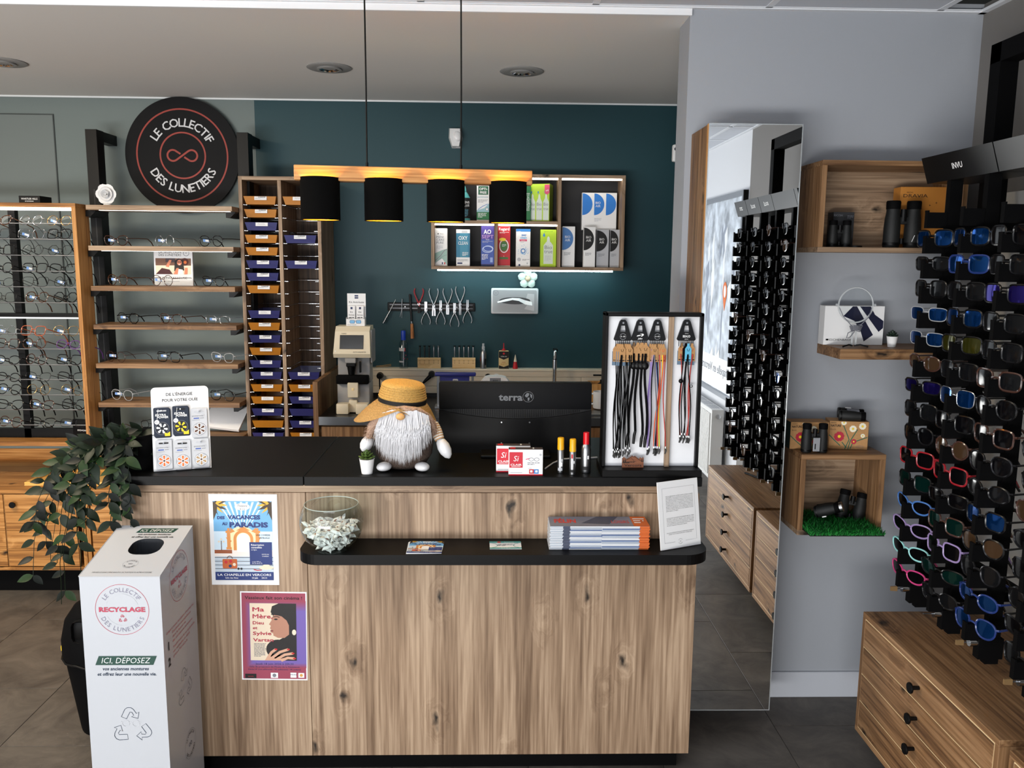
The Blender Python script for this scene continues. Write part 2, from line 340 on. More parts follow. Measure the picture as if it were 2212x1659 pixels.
SAGE = mat('sage_grey_paint', (108, 119, 118), 0.65, bump=0.05, bscale=300); TEAL = mat('teal_paint', (13, 58, 66), 0.55, bump=0.05, bscale=300); SHADED_WALL = mat('shaded_wall_paint', (120, 117, 114), 0.65, bump=0.05, bscale=300)
floor = struct(MB().box(-3.7, 1.9, -2.6, YB + 0.12, -0.08, -0.0025).build('floor', GROUT))
TW, TL = 0.4583, 0.638
def tile_mesh(w, l):
    return MB().box(0, w, 0, l, -0.0024, 0.0, 0.0008)
tm = tile_mesh(TW - 0.002, TL - 0.002).build('tile', FLOORM, floor).data
first = True
for i in range(-6, 8):
    x = -1.70 + i * TW
    if x > 1.7 or x < -3.6: continue
    off = {0: 2.723, -1: 3.121, 5: 2.515, 6: 2.19}.get(i, 2.7 + (i % 3) * 0.213)
    k0 = int((-2.4 - off) / TL) - 1
    for k in range(k0, 12):
        y = off + k * TL
        if y < -2.6 or y + TL > YB + 0.6 or y > YB - 0.02: continue
        if first: o = floor.children[0]; first = False
        else: o = link('tile', tm, floor)
        o.location = (x + 0.001, y + 0.001, 0)
# back wall: sage on the left, teal behind the worktop
XT = -1.285
struct(MB().box(-3.6, XT, YB, YB + 0.12, 0, 2.7).build('wall_back', SAGE))
struct(MB().box(XT, 1.9, YB, YB + 0.12, 0, 2.7).build('wall_back', TEAL))
struct(MB().box(-3.72, -3.6, -2.6, YB + 0.12, 0, 2.7).build('wall_left', PAINT))
struct(MB().box(XR, XR + 0.12, -0.05, YP, 0, 2.7).build('wall_right', SHADED_WALL))  # shade behind the sunglasses rack is put into this stretch's darker colour
struct(MB().box(XR, XR + 0.12, -2.6, -0.05, 0, 2.7).build('wall_right', PAINTW))
struct(MB().box(1.9, 2.0, YP + 0.16, YB, 0, 2.7).build('wall_right', PAINT))
wp = struct(MB().box(XP, 1.9, YP, YP + 0.16, 0, 2.7).build('wall_partition', PAINT))
struct(MB().box(XP + 0.03, XR, YP - 0.012, YP, 0, 0.105, 0.003).build('baseboard_right', mat('pale_grey_baseboard', (188, 192, 200), 0.5)))
struct(MB().box(-3.6, 1.72, -2.62, -2.6, 0, 0.25).build('wall_front', PAINT)); 
win = MB()
for x in (-3.58, -1.85, -0.12, 1.62): win.box(x, x + 0.06, -2.62, -2.56, 0.25, 2.5)
win.box(-3.58, 1.68, -2.62, -2.56, 2.5, 2.56); struct(win.build('window_1', mat('dark_window_frame', (40, 42, 45), 0.5)))
# flush access panel in the sage wall behind the display case
p0 = PY(0, 249, YB); p1 = PY(114, 249, YB); dm = mat('sage_panel_paint', (108, 117, 116), 0.62); gapm = mat('panel_gap', (62, 68, 68), 0.7)
dr = struct(MB().box(-3.3, p1.x, YB - 0.006, YB - 0.001, 0.25, p1.z).build('door_1', dm))
for nm, b in (('door_gap', (p1.x, p1.x + 0.006, 0.25, p1.z + 0.006)), ('door_gap', (-3.3, p1.x, p1.z, p1.z + 0.006))):
    MB().box(b[0], b[1], YB - 0.0065, YB - 0.0005, b[2], b[3]).build(nm, gapm, dr)
# ceilings: plastered soffit over the back, tiled ceiling over the shop
soffit = MB().box(-3.6, XP, YP, YB, ZS, 2.7).build('ceiling', CEILM); struct(soffit)
struct(MB().box(XP, 1.9, YP + 0.16, YB, ZS, 2.7).build('ceiling', CEILM))
struct(MB().box(-3.6, XP + 0.004, YP - 0.012, YP, ZS - 0.003, ZC - 0.001).build('trim_1', mat('white_trim', (238, 240, 243), 0.5)))
struct(MB().box(-3.6, XT + 2.3, YB - 0.006, YB, ZS - 0.008, ZS).build('trim_2', mat('white_filler', (224, 228, 230), 0.6)))
ceil = struct(MB().box(-3.6, 1.9, -2.6, YP, ZC + 0.03, ZC + 0.09).build('ceiling', mat('dark_void', (50, 52, 50), 0.8)))
GRID = mat('white_ceiling_grid', (222, 225, 230), 0.5); CT = mat('ceiling_tile_board', (198, 202, 210), 0.8, bump=0.1, bscale=300)
ctm = None
xs = [0.353 + (i) * 0.6 for i in range(-7, 4)]
for x in xs:
    for j in range(0, 10):
        y1 = YP - 0.022 - j * 0.6; w = 0.584
        if x + 0.3 > 1.45 and j == 0: w = 0.42
        x0 = max(x, -3.6)
        if x + 0.02 > XR: continue
        if abs(w - 0.584) < 1e-6 and x + 0.6 < XR and x >= -3.6:
            if ctm is None: o = MB().box(0, w, 0, 0.584, 0.002, 0.02, 0.002).build('ceiling_tile', CT, ceil); ctm = o.data
            else: o = link('ceiling_tile', ctm, ceil)
            o.location = (x + 0.008, y1 - 0.584, ZC)
        elif x0 + 0.02 < XR:
            x1 = min(x + 0.008 + w, XR - 0.01)
            if j == 0 and x > 0.8: x1 = min(x1, 1.47)
            if x1 > x0 + 0.05: MB().box(x0 + 0.008, x1, y1 - 0.584, y1, ZC + 0.002, ZC + 0.02).build('ceiling_tile', CT, ceil)
g = MB()
for x in xs:
    if -3.6 < x < XR: g.box(x - 0.012, x + 0.012, -2.6, YP, ZC, ZC + 0.004)
for j in range(10): y = YP - 0.018 - j * 0.6; g.box(-3.6, XR, y - 0.012, y + 0.012, ZC, ZC + 0.004)
g.box(-3.6, XR, YP - 0.022, YP, ZC - 0.004, ZC + 0.006); g.box(XR - 0.022, XR, -2.6, YP, ZC - 0.004, ZC + 0.006)
g.build('ceiling_grid', GRID, ceil)
# overhead rail seen past the end of the partition, with a small white sensor on its end
a = PX(1462, 283, 0.88)
rail = thing('overhead_rail', 'grey overhead rail running back behind the end of the grey partition', 'rail', (0.88, 3.6, 0))
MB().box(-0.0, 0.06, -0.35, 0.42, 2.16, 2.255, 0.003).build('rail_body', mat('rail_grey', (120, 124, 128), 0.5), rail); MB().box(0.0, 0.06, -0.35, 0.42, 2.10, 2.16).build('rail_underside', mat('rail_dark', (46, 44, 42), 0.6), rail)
sen = thing('door_sensor', 'small white sensor box with round eye on the end of the grey rail', 'sensor', (0.872, 4.02, 2.185))
MB().box(-0.022, 0.008, 0, 0.03, -0.03, 0.05, 0.008).build('sensor_body', mat('white_plastic', (226, 227, 228), 0.4), sen, smooth=40); MB().cyl((-0.008, 0.0, 0.028), (-0.008, -0.004, 0.028), 0.008).build('sensor_eye', mat('dark_eye', (20, 28, 48), 0.2), sen)
# downlights
refl = mat('downlight_reflector', (200, 202, 205), 0.08, 1.0); rimm = mat('downlight_rim', (150, 149, 148), 0.5)
def downlight(px, py, label):
    p = PZ(px, py, ZS); t = thing('downlight', label, 'downlight', p, 0, 'recessed downlights in the soffit')
    MB().lathe([(0.055, 0.0), (0.098, -0.001), (0.1, -0.004), (0.094, -0.007), (0.052, -0.006), (0.05, 0.0)], n=40).build('rim', rimm, t, smooth=40)
    MB().lathe([(0.052, -0.006), (0.056, -0.012), (0.044, -0.014), (0.042, -0.004)], n=32).build('inner_ring', rimm, t, smooth=40)
    mb = MB(); n = 24; vs = []
    for i in range(n):
        a0 = 2 * pi * i / n
        for r, z in ((0.044, -0.0135), (0.038, -0.0095), (0.028, -0.004)): rr = r * (1.0 if i % 2 else 0.93); vs.append((rr * cos(a0), rr * sin(a0), z))
    mb.add(vs, [(3 * i + k, 3 * ((i + 1) % n) + k, 3 * ((i + 1) % n) + k + 1, 3 * i + k + 1) for i in range(n) for k in (0, 1)] + [tuple(3 * i + 2 for i in range(n))]); mb.build('reflector', refl, t)
downlight(5, 133, 'round recessed downlight in the soffit at the left edge of the photo'); downlight(711, 145, 'round recessed downlight in the soffit above the pendant lamp left of its cords'); downlight(1127, 153, 'round recessed downlight in the soffit right of the pendant lamp cords')
# ================================================================== COUNTER
CY = 2.55; CT_Z = PY(900, 1030, 2.53).z; CU = PY(900, 1050, 2.53).z
xl = -1.18; xr = PY(1487, 1627, CY).x; zb = PY(900, 1631, CY).z; xj = -0.58
OC = oak('z', 'counter')
ct = thing('reception_counter', 'oak fronted reception counter with black plinth and two front panels', 'counter', (0, 0, 0))
MB().box(xl, xj - 0.0008, CY, CY + 0.02, zb, CU - 0.028, 0.0008).build('front_panel', OC, ct); MB().box(xj + 0.0008, xr, CY, CY + 0.02, zb, CU - 0.028, 0.0008).build('front_panel', OC, ct)
MB().box(xl, xr - 0.012, CY + 0.006, CY + 0.02, CU - 0.0275, CU).build('top_rail', oak('x', 'counter'), ct)
MB().box(xr - 0.018, xr, CY + 0.02, 3.1, zb, CU, 0.001).build('side_panel', OC, ct); MB().box(xl, xl + 0.018, CY + 0.02, 3.1, zb, CU, 0.001).build('side_panel', OC, ct)
MB().box(xl + 0.02, xr - 0.03, CY + 0.04, CY + 0.055, 0, zb).build('plinth', BLKM, ct); MB().box(xr - 0.045, xr - 0.03, CY + 0.055, 3.08, 0, zb).build('plinth', BLKM, ct)
MB().box(xl + 0.02, xr - 0.02, 3.0, 3.02, zb, CU).build('back_panel', BLKM, ct)
tb = PZ(740, 943, CT_Z).y
tag(MB().box(xl - 0.01, xj - 0.0008, 2.53, tb, CU, CT_Z, 0.0015).build('counter_top', LAM), 'left section of the black laminate counter top under the battery display', 'counter top')
tag(MB().box(xj + 0.0008, PY(1517, 1040, 2.53).x, 2.53, tb, CU, CT_Z, 0.0015).build('counter_top', LAM), 'right section of the black laminate counter top under the monitor', 'counter top')
LZ = PY(900, 1163, CY).z; lx0 = PZ(648, 1185, LZ).x; lx1 = PZ(1527, 1185, LZ).x; ly0 = PZ(900, 1199, LZ).y; lz0 = PY(900, 1221, ly0).z
pts = [(lx0, CY - 0.0005)] + [(lx0 + 0.065 - 0.065 * cos(radians(a)), ly0 + 0.065 - 0.065 * sin(radians(a))) for a in range(0, 91, 10)] + [(lx1 - 0.075 + 0.075 * sin(radians(a)), ly0 + 0.075 - 0.075 * cos(radians(a))) for a in range(0, 91, 10)] + [(lx1, CY - 0.0005)]
tag(MB().prism([p for p in pts][::-1], lambda u, v, d: (u, v, d), lz0, LZ).build('bag_ledge', LAM), 'black rounded ledge running along the oak front of the counter', 'ledge')
# ================================================================== LEFT WALL DISPLAYS
# --- wooden display case with rods
cx1 = PY(162, 439, 4.2).x; cz1 = PY(162, 439, 4.2).z; cz0 = PY(197, 964, 4.2).z; cx0 = -3.3; CYF = 4.2; CYB = 4.335
case = thing('display_case', 'golden oak wall display case with steel rods of eyeglasses', 'display case', (0, 0, 0))
wt = PY(162, 439, 4.2).z - PY(160, 447, 4.2).z + 0.001
OG = oak('x', 'gold'); OGZ = oak('z', 'gold')
MB().box(cx0, cx1, CYF, CYB, cz1 - 0.02, cz1, 0.001).build('top_board', OG, case); MB().box(cx0, cx1, CYF, CYB, cz0, cz0 + 0.022, 0.001).build('bottom_board', OG, case)
MB().box(cx1 - 0.021, cx1, CYF, CYB, cz0 + 0.022, cz1 - 0.02, 0.001).build('side_board', OGZ, case); MB().box(cx0, cx0 + 0.021, CYF, CYB, cz0 + 0.022, cz1 - 0.02, 0.001).build('side_board', OGZ, case)
MB().box(cx0 + 0.03, cx1 - 0.025, CYF + 0.02, CYF + 0.045, cz1 - 0.034, cz1 - 0.021).build('led_strip', LED, case)
zm = PY(80, 681, 4.28).z
MB().box(cx0 + 0.021, cx1 - 0.021, 4.27, 4.33, zm - 0.009, zm + 0.009).build('cross_rail', BLK, case)
MB().box(cx0 + 0.03, cx1 - 0.021, 4.27, 4.33, zm - 0.016, zm - 0.0095).build('led_strip', mat('dim_led', (235, 238, 240), 0.4, emit=1.4), case)
MB().box(cx0 + 0.021, cx1 - 0.021, 4.30, 4.33, cz0 + 0.023, cz0 + 0.07).build('lower_rail', BLK, case)
for pxa in (40, -200):
    xa = PY(pxa, 640, 4.31).x
    MB().box(xa - 0.017, xa + 0.017, 4.30, 4.333, cz0 + 0.022, cz1 - 0.02).build('upright', BLK, case)
RODS = [483, 517, 552, 586, 620, 654, 721, 754, 788, 820, 853, 885, 918]
RODX = [(cx0 + 0.03, cx1 - 0.022)]
rodz = []
for y in RODS:
    p = PY(100, y, 4.255); rodz.append(p.z); mb = MB(); mb.cyl((cx0 + 0.02, 4.255, p.z), (cx1 - 0.02, 4.255, p.z), 0.0028, n=8)
    mb.build('rod', STEEL, case, smooth=60)
def whistler(name, label, loc, w, d, h):
    t = thing(name, label, 'brand sign', loc); MB().box(-w / 2, w / 2, 0, d, 0, h, 0.001).build('block', BLK, t)
    g = G((0, 0, 0), X3, Z3); g.text('WHISTLER HILLS', 0, h * 0.45, h * 0.36, WHITE, fit=w * 0.76); g.text('EYEWEAR', 0, h * 0.16, h * 0.2, WHITE, fit=w * 0.4); g.build('lettering', t); return t
a = PY(41, 438, 4.215); b = PY(87, 438, 4.215)
whistler('brand_block', 'black sign block reading WHISTLER HILLS standing on top of the display case', ((a.x + b.x) / 2, 4.215, cz1 + 0.0005), b.x - a.x, 0.11, 0.034)
# --- black uprights with return arms, oak shelves
S_Y0, S_Y1 = 4.25, 4.44
sx0 = PY(185, 449, S_Y0).x; sx1 = PY(513.5, 378.5, 4.36).x - 0.003
for i, (px, py) in enumerate(((187, 280), (513, 287))):
    p = PY(px, py, 4.47); x0 = p.x; zt = p.z
    t = thing('wall_upright', ['black square steel upright with a wall arm beside the display case', 'black square steel upright with a wall arm behind the drawer tower'][i], 'upright', (x0, 4.47, 0))
    MB().box(0, 0.058, -0.02, 0.06, 0.02, zt, 0.001).build('post', BLK, t); MB().box(0, 0.052, 0.05, YB - 4.47 - 0.001, zt - 0.052, zt, 0.001).build('wall_arm', BLK, t); MB().box(0, 0.052, 0.05, YB - 4.47 - 0.001, 0.3, 0.352).build('wall_arm', BLK, t)
    MB().box(0.0265, 0.0315, -0.021, -0.02, 0.02, zt - 0.3).build('slot_groove', mat('groove_dark', (30, 30, 32), 0.5), t)
tx0p = PY(513.5, 378.5, 4.36).x
SHY = [449, 537, 624, 707, 791, 875, 950]; shz = []
ORD = ['top', 'second', 'third', 'fourth', 'fifth', 'sixth', 'seventh', 'eighth', 'ninth', 'tenth', 'eleventh', 'twelfth', 'thirteenth', 'fourteenth', 'fifteenth', 'sixteenth', 'seventeenth', 'eighteenth', 'nineteenth', 'twentieth', 'twenty-first', 'twenty-second']
for i, py in enumerate(SHY):
    z = PY(320, py, S_Y0).z - 0.012; shz.append(z + 0.024)
    t = thing('display_shelf', ['oak display shelf with light strip, %s of the seven eyeglass shelves' % ORD[i], 'lowest oak display shelf, half hidden behind the counter plant'][i == 6], 'shelf', (0, 0, z), 0, 'oak eyeglass shelves')
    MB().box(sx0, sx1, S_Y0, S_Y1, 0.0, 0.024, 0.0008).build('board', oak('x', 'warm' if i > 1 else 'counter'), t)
    MB().box(sx0 + 0.05, sx1 - 0.02, S_Y0 + 0.03, S_Y0 + 0.045, -0.0012, -0.0002).build('led_strip', LED, t)
    for k, bx in enumerate((PY(187, 280, 4.47).x + 0.026, PY(513, 287, 4.47).x + 0.026)):
        bx = min(bx, sx1 + 0.03)
        lo = max(-0.06, -9 - bx - 0.01); hi = min(0.06, tx0p - 0.003 - bx - 0.01); MB().prism([(lo, -0.0005), (hi, -0.0005), (hi, -0.006), (hi - 0.025, -0.03), (lo, -0.03)], lambda u, v, d: (bx + u + 0.01, d, v), S_Y0 + 0.05, 4.4495).build('bracket', BLK, t)
# --- round brand sign on the wall behind the top shelf
c = PY(394, 336, 4.66); R_ = PY(394, 209, 4.66).z - c.z
sg = thing('round_sign', 'round black sign with white lettering and red rings on the wall behind the top shelf', 'sign', (c.x, 4.66, c.z))
op = [(R_ * cos(2 * pi * i / 96), R_ * sin(2 * pi * i / 96)) for i in range(96)]
MB().cyl((0, 0.018, 0), (0, 0.039, 0), 0.05).build('wall_mount', BLK, sg)
MB().prism(op, lambda u, v, d: (u, d, v), 0, 0.018).build('disc', mat('blue_black_panel', (8, 9, 13), 0.6, spec=0.2), sg)
SR = mat('sign_red', (150, 50, 40), 0.55); SWH = mat('sign_white', (205, 207, 212), 0.5)
g = G((0, 0, 0), X3, Z3); k = R_ / 126.5
g.ring(0, 0, 102 * k, 3.4 * k, SR, 1, 80); g.ring(1 * k, 0, 51.5 * k, 3.4 * k, SR, 1, 60)
g.arc('LE COLLECTIF', 0, 0, 62.5 * k, 26 * k, SWH, 1, True, 88, bold=0.012, span=126); g.arc('DES LUNETIERS', 0, 0, 62.5 * k, 26 * k, SWH, 1, False, 271, bold=0.012, span=131)
for sgn in (1, -1):
    P = [(x * sgn * k, y * sgn * k) for x, y in ([(0 - 4, 3.4), (-16, 11)] + [(-21 + 12.0 * cos(radians(a)), 0 + 12.0 * sin(radians(a))) for a in range(65, 296, 15)] + [(-14, -10), (0, 0)])]
    g.line(P, 4 * k, SR, 1)
g.build('lettering', sg)
# --- paper rose on the top shelf
p = PY(230, 443, 4.30); rose = thing('paper_rose', 'white paper rose standing on the left end of the top shelf', 'ornament', (p.x, 4.315, shz[0] + 0.0005))
for ring, (n, r, tilt, sz) in enumerate(((6, 0.030, 18, 0.026), (5, 0.020, 38, 0.022), (5, 0.012, 60, 0.017), (3, 0.006, 74, 0.011))):
    for i in range(n):
        a = 2 * pi * i / n + ring * 0.55; mb = MB(); vs = []
        for q in range(5):
            for w in range(12):
                rr = sz * q / 4; th = 2 * pi * w / 12; x = rr * cos(th); y = rr * sin(th) * 0.9; h = 7.0 * (x * x + y * y)   # a cupped round petal
                v = Vector((r + y * cos(radians(tilt)) - h * sin(radians(tilt)) * 0.5, x, y * sin(radians(tilt)) + h + 0.006 * ring)); v = Matrix.Rotation(a, 3, 'Z') @ v
                vs.append((v.x, -v.z - 0.004, v.y + 0.056))
        fs = [(q * 12 + w, q * 12 + (w + 1) % 12, (q + 1) * 12 + (w + 1) % 12, (q + 1) * 12 + w) for q in range(4) for w in range(12)]
        mb.add(vs, fs); mb.build('petal', PAPER, rose, smooth=60)
MB().lathe([(0.0, 0), (0.022, 0), (0.018, 0.01), (0.0, 0.014)], n=14).build('base', PAPER, rose)
# ================================================================== LENS TRAY TOWER
TY = 4.36; tx0 = PY(513.5, 378.5, TY).x; tx1 = PY(719, 490, 4.7).x + 0.004; tzt = PY(600, 381, TY).z; tzb = 0.55
OT = oak('z', 'counter'); tw = thing('tray_tower', 'tall oak tower of two tray columns against the back wall', 'shelving', (0, 0, 0))
bt = 0.0185; xm0 = PY(598.4, 388, TY).x; xm1 = xm0 + 0.0185
for nm, x0, x1 in (('side_board', tx0, tx0 + bt), ('divider', xm0, xm1), ('side_board', tx1 - bt, tx1)): MB().box(x0, x1, TY, YB - 0.004, tzb, tzt - (bt if nm == 'divider' else 0) - 0.0002, 0.0008).build(nm, OT, tw)
MB().box(tx0 + bt, tx1 - bt, TY, YB - 0.004, tzt - bt, tzt, 0.0008).build('top_board', oak('x', 'counter'), tw)
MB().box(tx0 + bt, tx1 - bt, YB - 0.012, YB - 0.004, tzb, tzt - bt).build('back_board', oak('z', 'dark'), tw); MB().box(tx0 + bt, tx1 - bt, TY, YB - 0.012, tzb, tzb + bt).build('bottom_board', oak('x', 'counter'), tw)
cols = [(tx0 + bt, xm0), (xm1, tx1 - bt)]
LY = [442, 470, 498, 525, 552, 580, 607, 634, 661, 688, 714, 741, 768, 795, 820, 847, 873, 899, 925]   # rail heights in the photo (left column)
trayO = mat('amber_tray_plastic', (176, 112, 26), 0.32, trans=0.0, coat=0.3); trayB = mat('blue_tray_plastic', (44, 46, 104), 0.32, coat=0.3)
lab = mat('tray_label_paper', (226, 228, 232), 0.6)
railm = MB()
for ci, (x0, x1) in enumerate(cols):
    for y in LY:
        z = PY(570, y, TY).z - 0.001; mb = MB()
        for xx in (x0 + 0.006, x1 - 0.006): mb.tube([(xx, TY + 0.002, z), (xx, TY + 0.30, z)], 0.002, 6)
        mb.tube([(x0 + 0.0005, TY + 0.012, z), (x0 + 0.02, TY + 0.012, z)], 0.002, 6); mb.tube([(x1 - 0.02, TY + 0.012, z), (x1 - 0.0005, TY + 0.012, z)], 0.002, 6)
        mb.tube([(x0 + 0.0005, TY + 0.29, z), (x1 - 0.0005, TY + 0.29, z)], 0.002, 6); mb.build('wire_rail', CHROME, tw, smooth=60)
def tray_mesh(w, d, h, mt):
    mb = MB(); s = 0.010; t = 0.0018; e = 0.0035
    o = [(-w / 2 + s, 0.012, 0), (w / 2 - s, 0.012, 0), (w / 2 - s, d - 0.01, 0), (-w / 2 + s, d - 0.01, 0)]; tp = [(-w / 2, 0, h), (w / 2, 0, h), (w / 2, d, h), (-w / 2, d, h)]
    i1 = [(-w / 2 + e, e, h), (w / 2 - e, e, h), (w / 2 - e, d - e, h), (-w / 2 + e, d - e, h)]; i0 = [(-w / 2 + s + t, 0.014, t), (w / 2 - s - t, 0.014, t), (w / 2 - s - t, d - 0.012, t), (-w / 2 + s + t, d - 0.012, t)]
    mb.add(o + tp + i1 + i0, [(0, 3, 2, 1)] + [(i, (i + 1) % 4, 4 + (i + 1) % 4, 4 + i) for i in range(4)] + [(4 + i, 4 + (i + 1) % 4, 8 + (i + 1) % 4, 8 + i) for i in range(4)] + [(8 + i, 8 + (i + 1) % 4, 12 + (i + 1) % 4, 12 + i) for i in range(4)] + [(12, 13, 14, 15)])
    # shallow fan relief on the front face
    mb.add([(-w * 0.42, 0.0068, 0.012), (w * 0.42, 0.0068, 0.012), (w * 0.2, 0.0028, h * 0.62), (-w * 0.2, 0.0028, h * 0.62)], [(0, 1, 2, 3)])
    return mb
wL = cols[0][1] - cols[0][0] - 0.014; th = 0.040
protos = {}
for cname, mt in (('amber', trayO), ('blue', trayB)):
    protos[cname] = (tray_mesh(wL, 0.27, th, mt), mt)
def label_mesh(kind):
    g = G((0, 0, 0), X3, Vector((0, 0.1, 1)), 0.0006, 0.0002); w = 0.062; h = 0.018; g.rect(-w / 2, -h, w / 2, 0, lab)
    if kind == 0:
        x = -0.012
        R = random.Random(4)
        while x < 0.024: q = 0.0008 + R.random() * 0.0014; g.rect(x, -0.0055, x + q, -0.001, BLACK, 1); x += q + 0.0008
        para(g, -w / 2 + 0.003, w / 2 - 0.008, -0.0075, 0.003, 2, GREYP, 1)
    elif kind == 1:
        for j in range(3): g.line([(-0.022 + 0.004 * i, -0.005 - 0.004 * j + 0.0016 * ((i * 7 + j * 3) % 3 - 1)) for i in range(8 + j)], 0.0008, GREYP, 1)
    else: g.line([(-0.02 + 0.003 * i, -0.008 + 0.003 * ((i * 5) % 3 - 1)) for i in range(13)], 0.0009, BLACK, 1)
    return g
lm = {}
def put_tray(ci, y, cname, kind, lx, n, cnt):
    x0, x1 = cols[ci]; z = PY(570, y, TY).z + 0.0012; mb, mt = protos[cname]; key = cname
    t = thing('lens_tray', '%s lens tray, %s from the top in the %s column of the oak tower' % (cname, ORD[n] if n else 'first', ('left', 'right')[ci]), 'tray', ((x0 + x1) / 2, TY - 0.004 + 0.003 * ((n * 7) % 3), z), 0, 'lens trays in the oak tower')
    if key not in lm: lm[key] = mb.build('tray_body', mt, t).data
    else: link('tray_body', lm[key], t)
    if kind is not None:
        if kind not in lm: o = label_mesh(kind).build('paper_label', t); lm[kind] = o.data
        else: o = link('paper_label', lm[kind], t)
        o.location = (lx, 0.0, th - 0.001)
left = 'AABAABBAxBABABBAABAB'
kinds = {2: 2, 9: 1, 16: 1, 18: None}
n = 0
LYL = LY[:8] + LY[8:] + [951]
for i, ch in enumerate(left):
    if ch == 'x': continue
    yb = LYL[i]; put_tray(0, yb, 'amber' if ch == 'A' else 'blue', kinds.get(i, 0), 0.004, n, 0); n += 1
n = 0
for i, ch in ((0, 'A'), (3, 'B'), (5, 'B'), (14, 'B'), (15, 'A'), (16, 'B'), (17, 'B'), (18, 'B'), (19, 'A')):
    put_tray(1, LYL[i], 'amber' if ch == 'A' else 'blue', {0: 2, 17: None}.get(i, 0), 0.0, n, 0); n += 1
# a folded pair of dark spectacles left in the blue tray of the right column
cb = thing('loose_cable', 'loop of dark cable lying in the uppermost blue tray of the right column', 'cable', ((cols[1][0] + cols[1][1]) / 2, TY + 0.05, PY(570, LY[3], TY).z + th - 0.02))
MB().tube([(-0.05 + 0.022 * cos(a * 0.5) , 0.0, 0.006 + 0.028 * sin(a * 0.5)) for a in range(0, 7)] + [(-0.02, 0.03, 0.02), (0.0, 0.05, 0.005)], 0.0035, 6).build('cable_loop', BLK, cb, smooth=60)
# ================================================================== BACK WORKTOP
WZ = PY(690, 901, 4.03).z; wx0 = tx1 + 0.001; wx1 = 1.5; WY = 4.03
pz = PY(675, 825, WY).z
tag(MB().box(PY(675, 825, WY).x, PY(686, 825, WY).x, WY, YB - 0.004, 0, pz, 0.001).build('worktop_end_panel', oak('z', 'warm')), 'low oak end panel between the tray tower and the worktop', 'panel')
wt_ = thing('worktop', 'dark worktop with a brushed steel front edge along the teal wall', 'worktop', (0, 0, 0)); w0 = PY(686, 825, WY).x + 0.001
MB().box(w0, wx1, WY + 0.004, YB - 0.004, WZ - 0.04, WZ).build('slab', mat('dark_worktop', (30, 28, 27), 0.35), wt_); MB().box(w0, wx1, WY, WY + 0.004, WZ - 0.04, WZ + 0.001).build('steel_edge', STEEL, wt_)
bc = thing('base_cabinet', 'oak base cabinet under the back worktop', 'cabinet', (0, 0, 0))
MB().box(w0, wx1, WY + 0.03, YB - 0.004, 0.08, WZ - 0.0405).build('carcass', oak('x', 'warm'), bc); MB().box(w0, wx1, WY + 0.08, YB - 0.01, 0, 0.08).build('plinth', BLKM, bc)
for i in range(4): MB().box(w0 + 0.01 + i * 0.58, w0 + 0.58 + i * 0.58, WY + 0.012, WY + 0.0295, 0.09, WZ - 0.05, 0.001).build('cabinet_door', oak('z', 'warm'), bc)
# white cable trunking along the wall
TZ1 = PY(1000, 797, 4.63).z; TZ0 = PY(1000, 842, 4.63).z
tk = thing('cable_trunking', 'cream white cable trunking along the teal wall above the worktop', 'trunking', (0, 0, 0)); TRK = mat('cream_trunking', (214, 202, 182), 0.45)
x1 = 1.45; hh = TZ1 - TZ0; ttx0 = PY(735, 800, 4.63).x
MB().box(ttx0, x1, 4.63, YB - 0.001, TZ1 - 0.012, TZ1, 0.0015).build('upper_lip', TRK, tk); MB().box(ttx0, x1, 4.633, YB - 0.001, TZ1 - hh * 0.36, TZ1 - 0.0125, 0.001).build('upper_cover', TRK, tk)
MB().box(ttx0, PY(1050, 830, 4.63).x, 4.633, YB - 0.001, TZ0 + 0.02, TZ1 - hh * 0.37, 0.001).build('middle_cover', TRK, tk); MB().box(PY(1050, 830, 4.63).x + 0.0015, PY(1255, 830, 4.63).x, 4.633, YB - 0.001, TZ0 + 0.02, TZ1 - hh * 0.37, 0.001).build('middle_cover', TRK, tk)
MB().box(PY(1255, 830, 4.63).x + 0.0015, x1, 4.633, YB - 0.001, TZ0 - 0.02, TZ1 - hh * 0.37, 0.001).build('middle_cover', TRK, tk); MB().box(ttx0, PY(1255, 830, 4.63).x, 4.632, YB - 0.001, TZ0 - 0.02, TZ0 + 0.0185, 0.001).build('lower_cover', TRK, tk)
bs = tag(MB().box(ttx0, x1, 4.645, YB - 0.001, WZ + 0.0005, TZ0 - 0.021).build('splashback', mat('black_splashback', (14, 14, 15), 0.4)), 'black splashback strip between worktop and cream trunking', 'splashback')
# sockets in the trunking
for px, dark in ((1054, True), (1072, False)):
    p = PY(px, 814, 4.632); s = thing('wall_socket', ['white round wall socket with two pin holes on the trunking', 'dark round wall socket on the trunking beside the white one'][dark], 'socket', (p.x, 4.6328, p.z))
    MB().cyl((0, 0, 0), (0, -0.006, 0), 0.018, n=24).build('socket_face', BLK if dark else mat('white_plastic', (226, 227, 228), 0.4), s)
    if not dark:
        for k in (-0.007, 0.007): MB().cyl((k, -0.006, 0), (k, -0.0064, 0), 0.0035, n=10).build('pin_hole', BLACK, s)
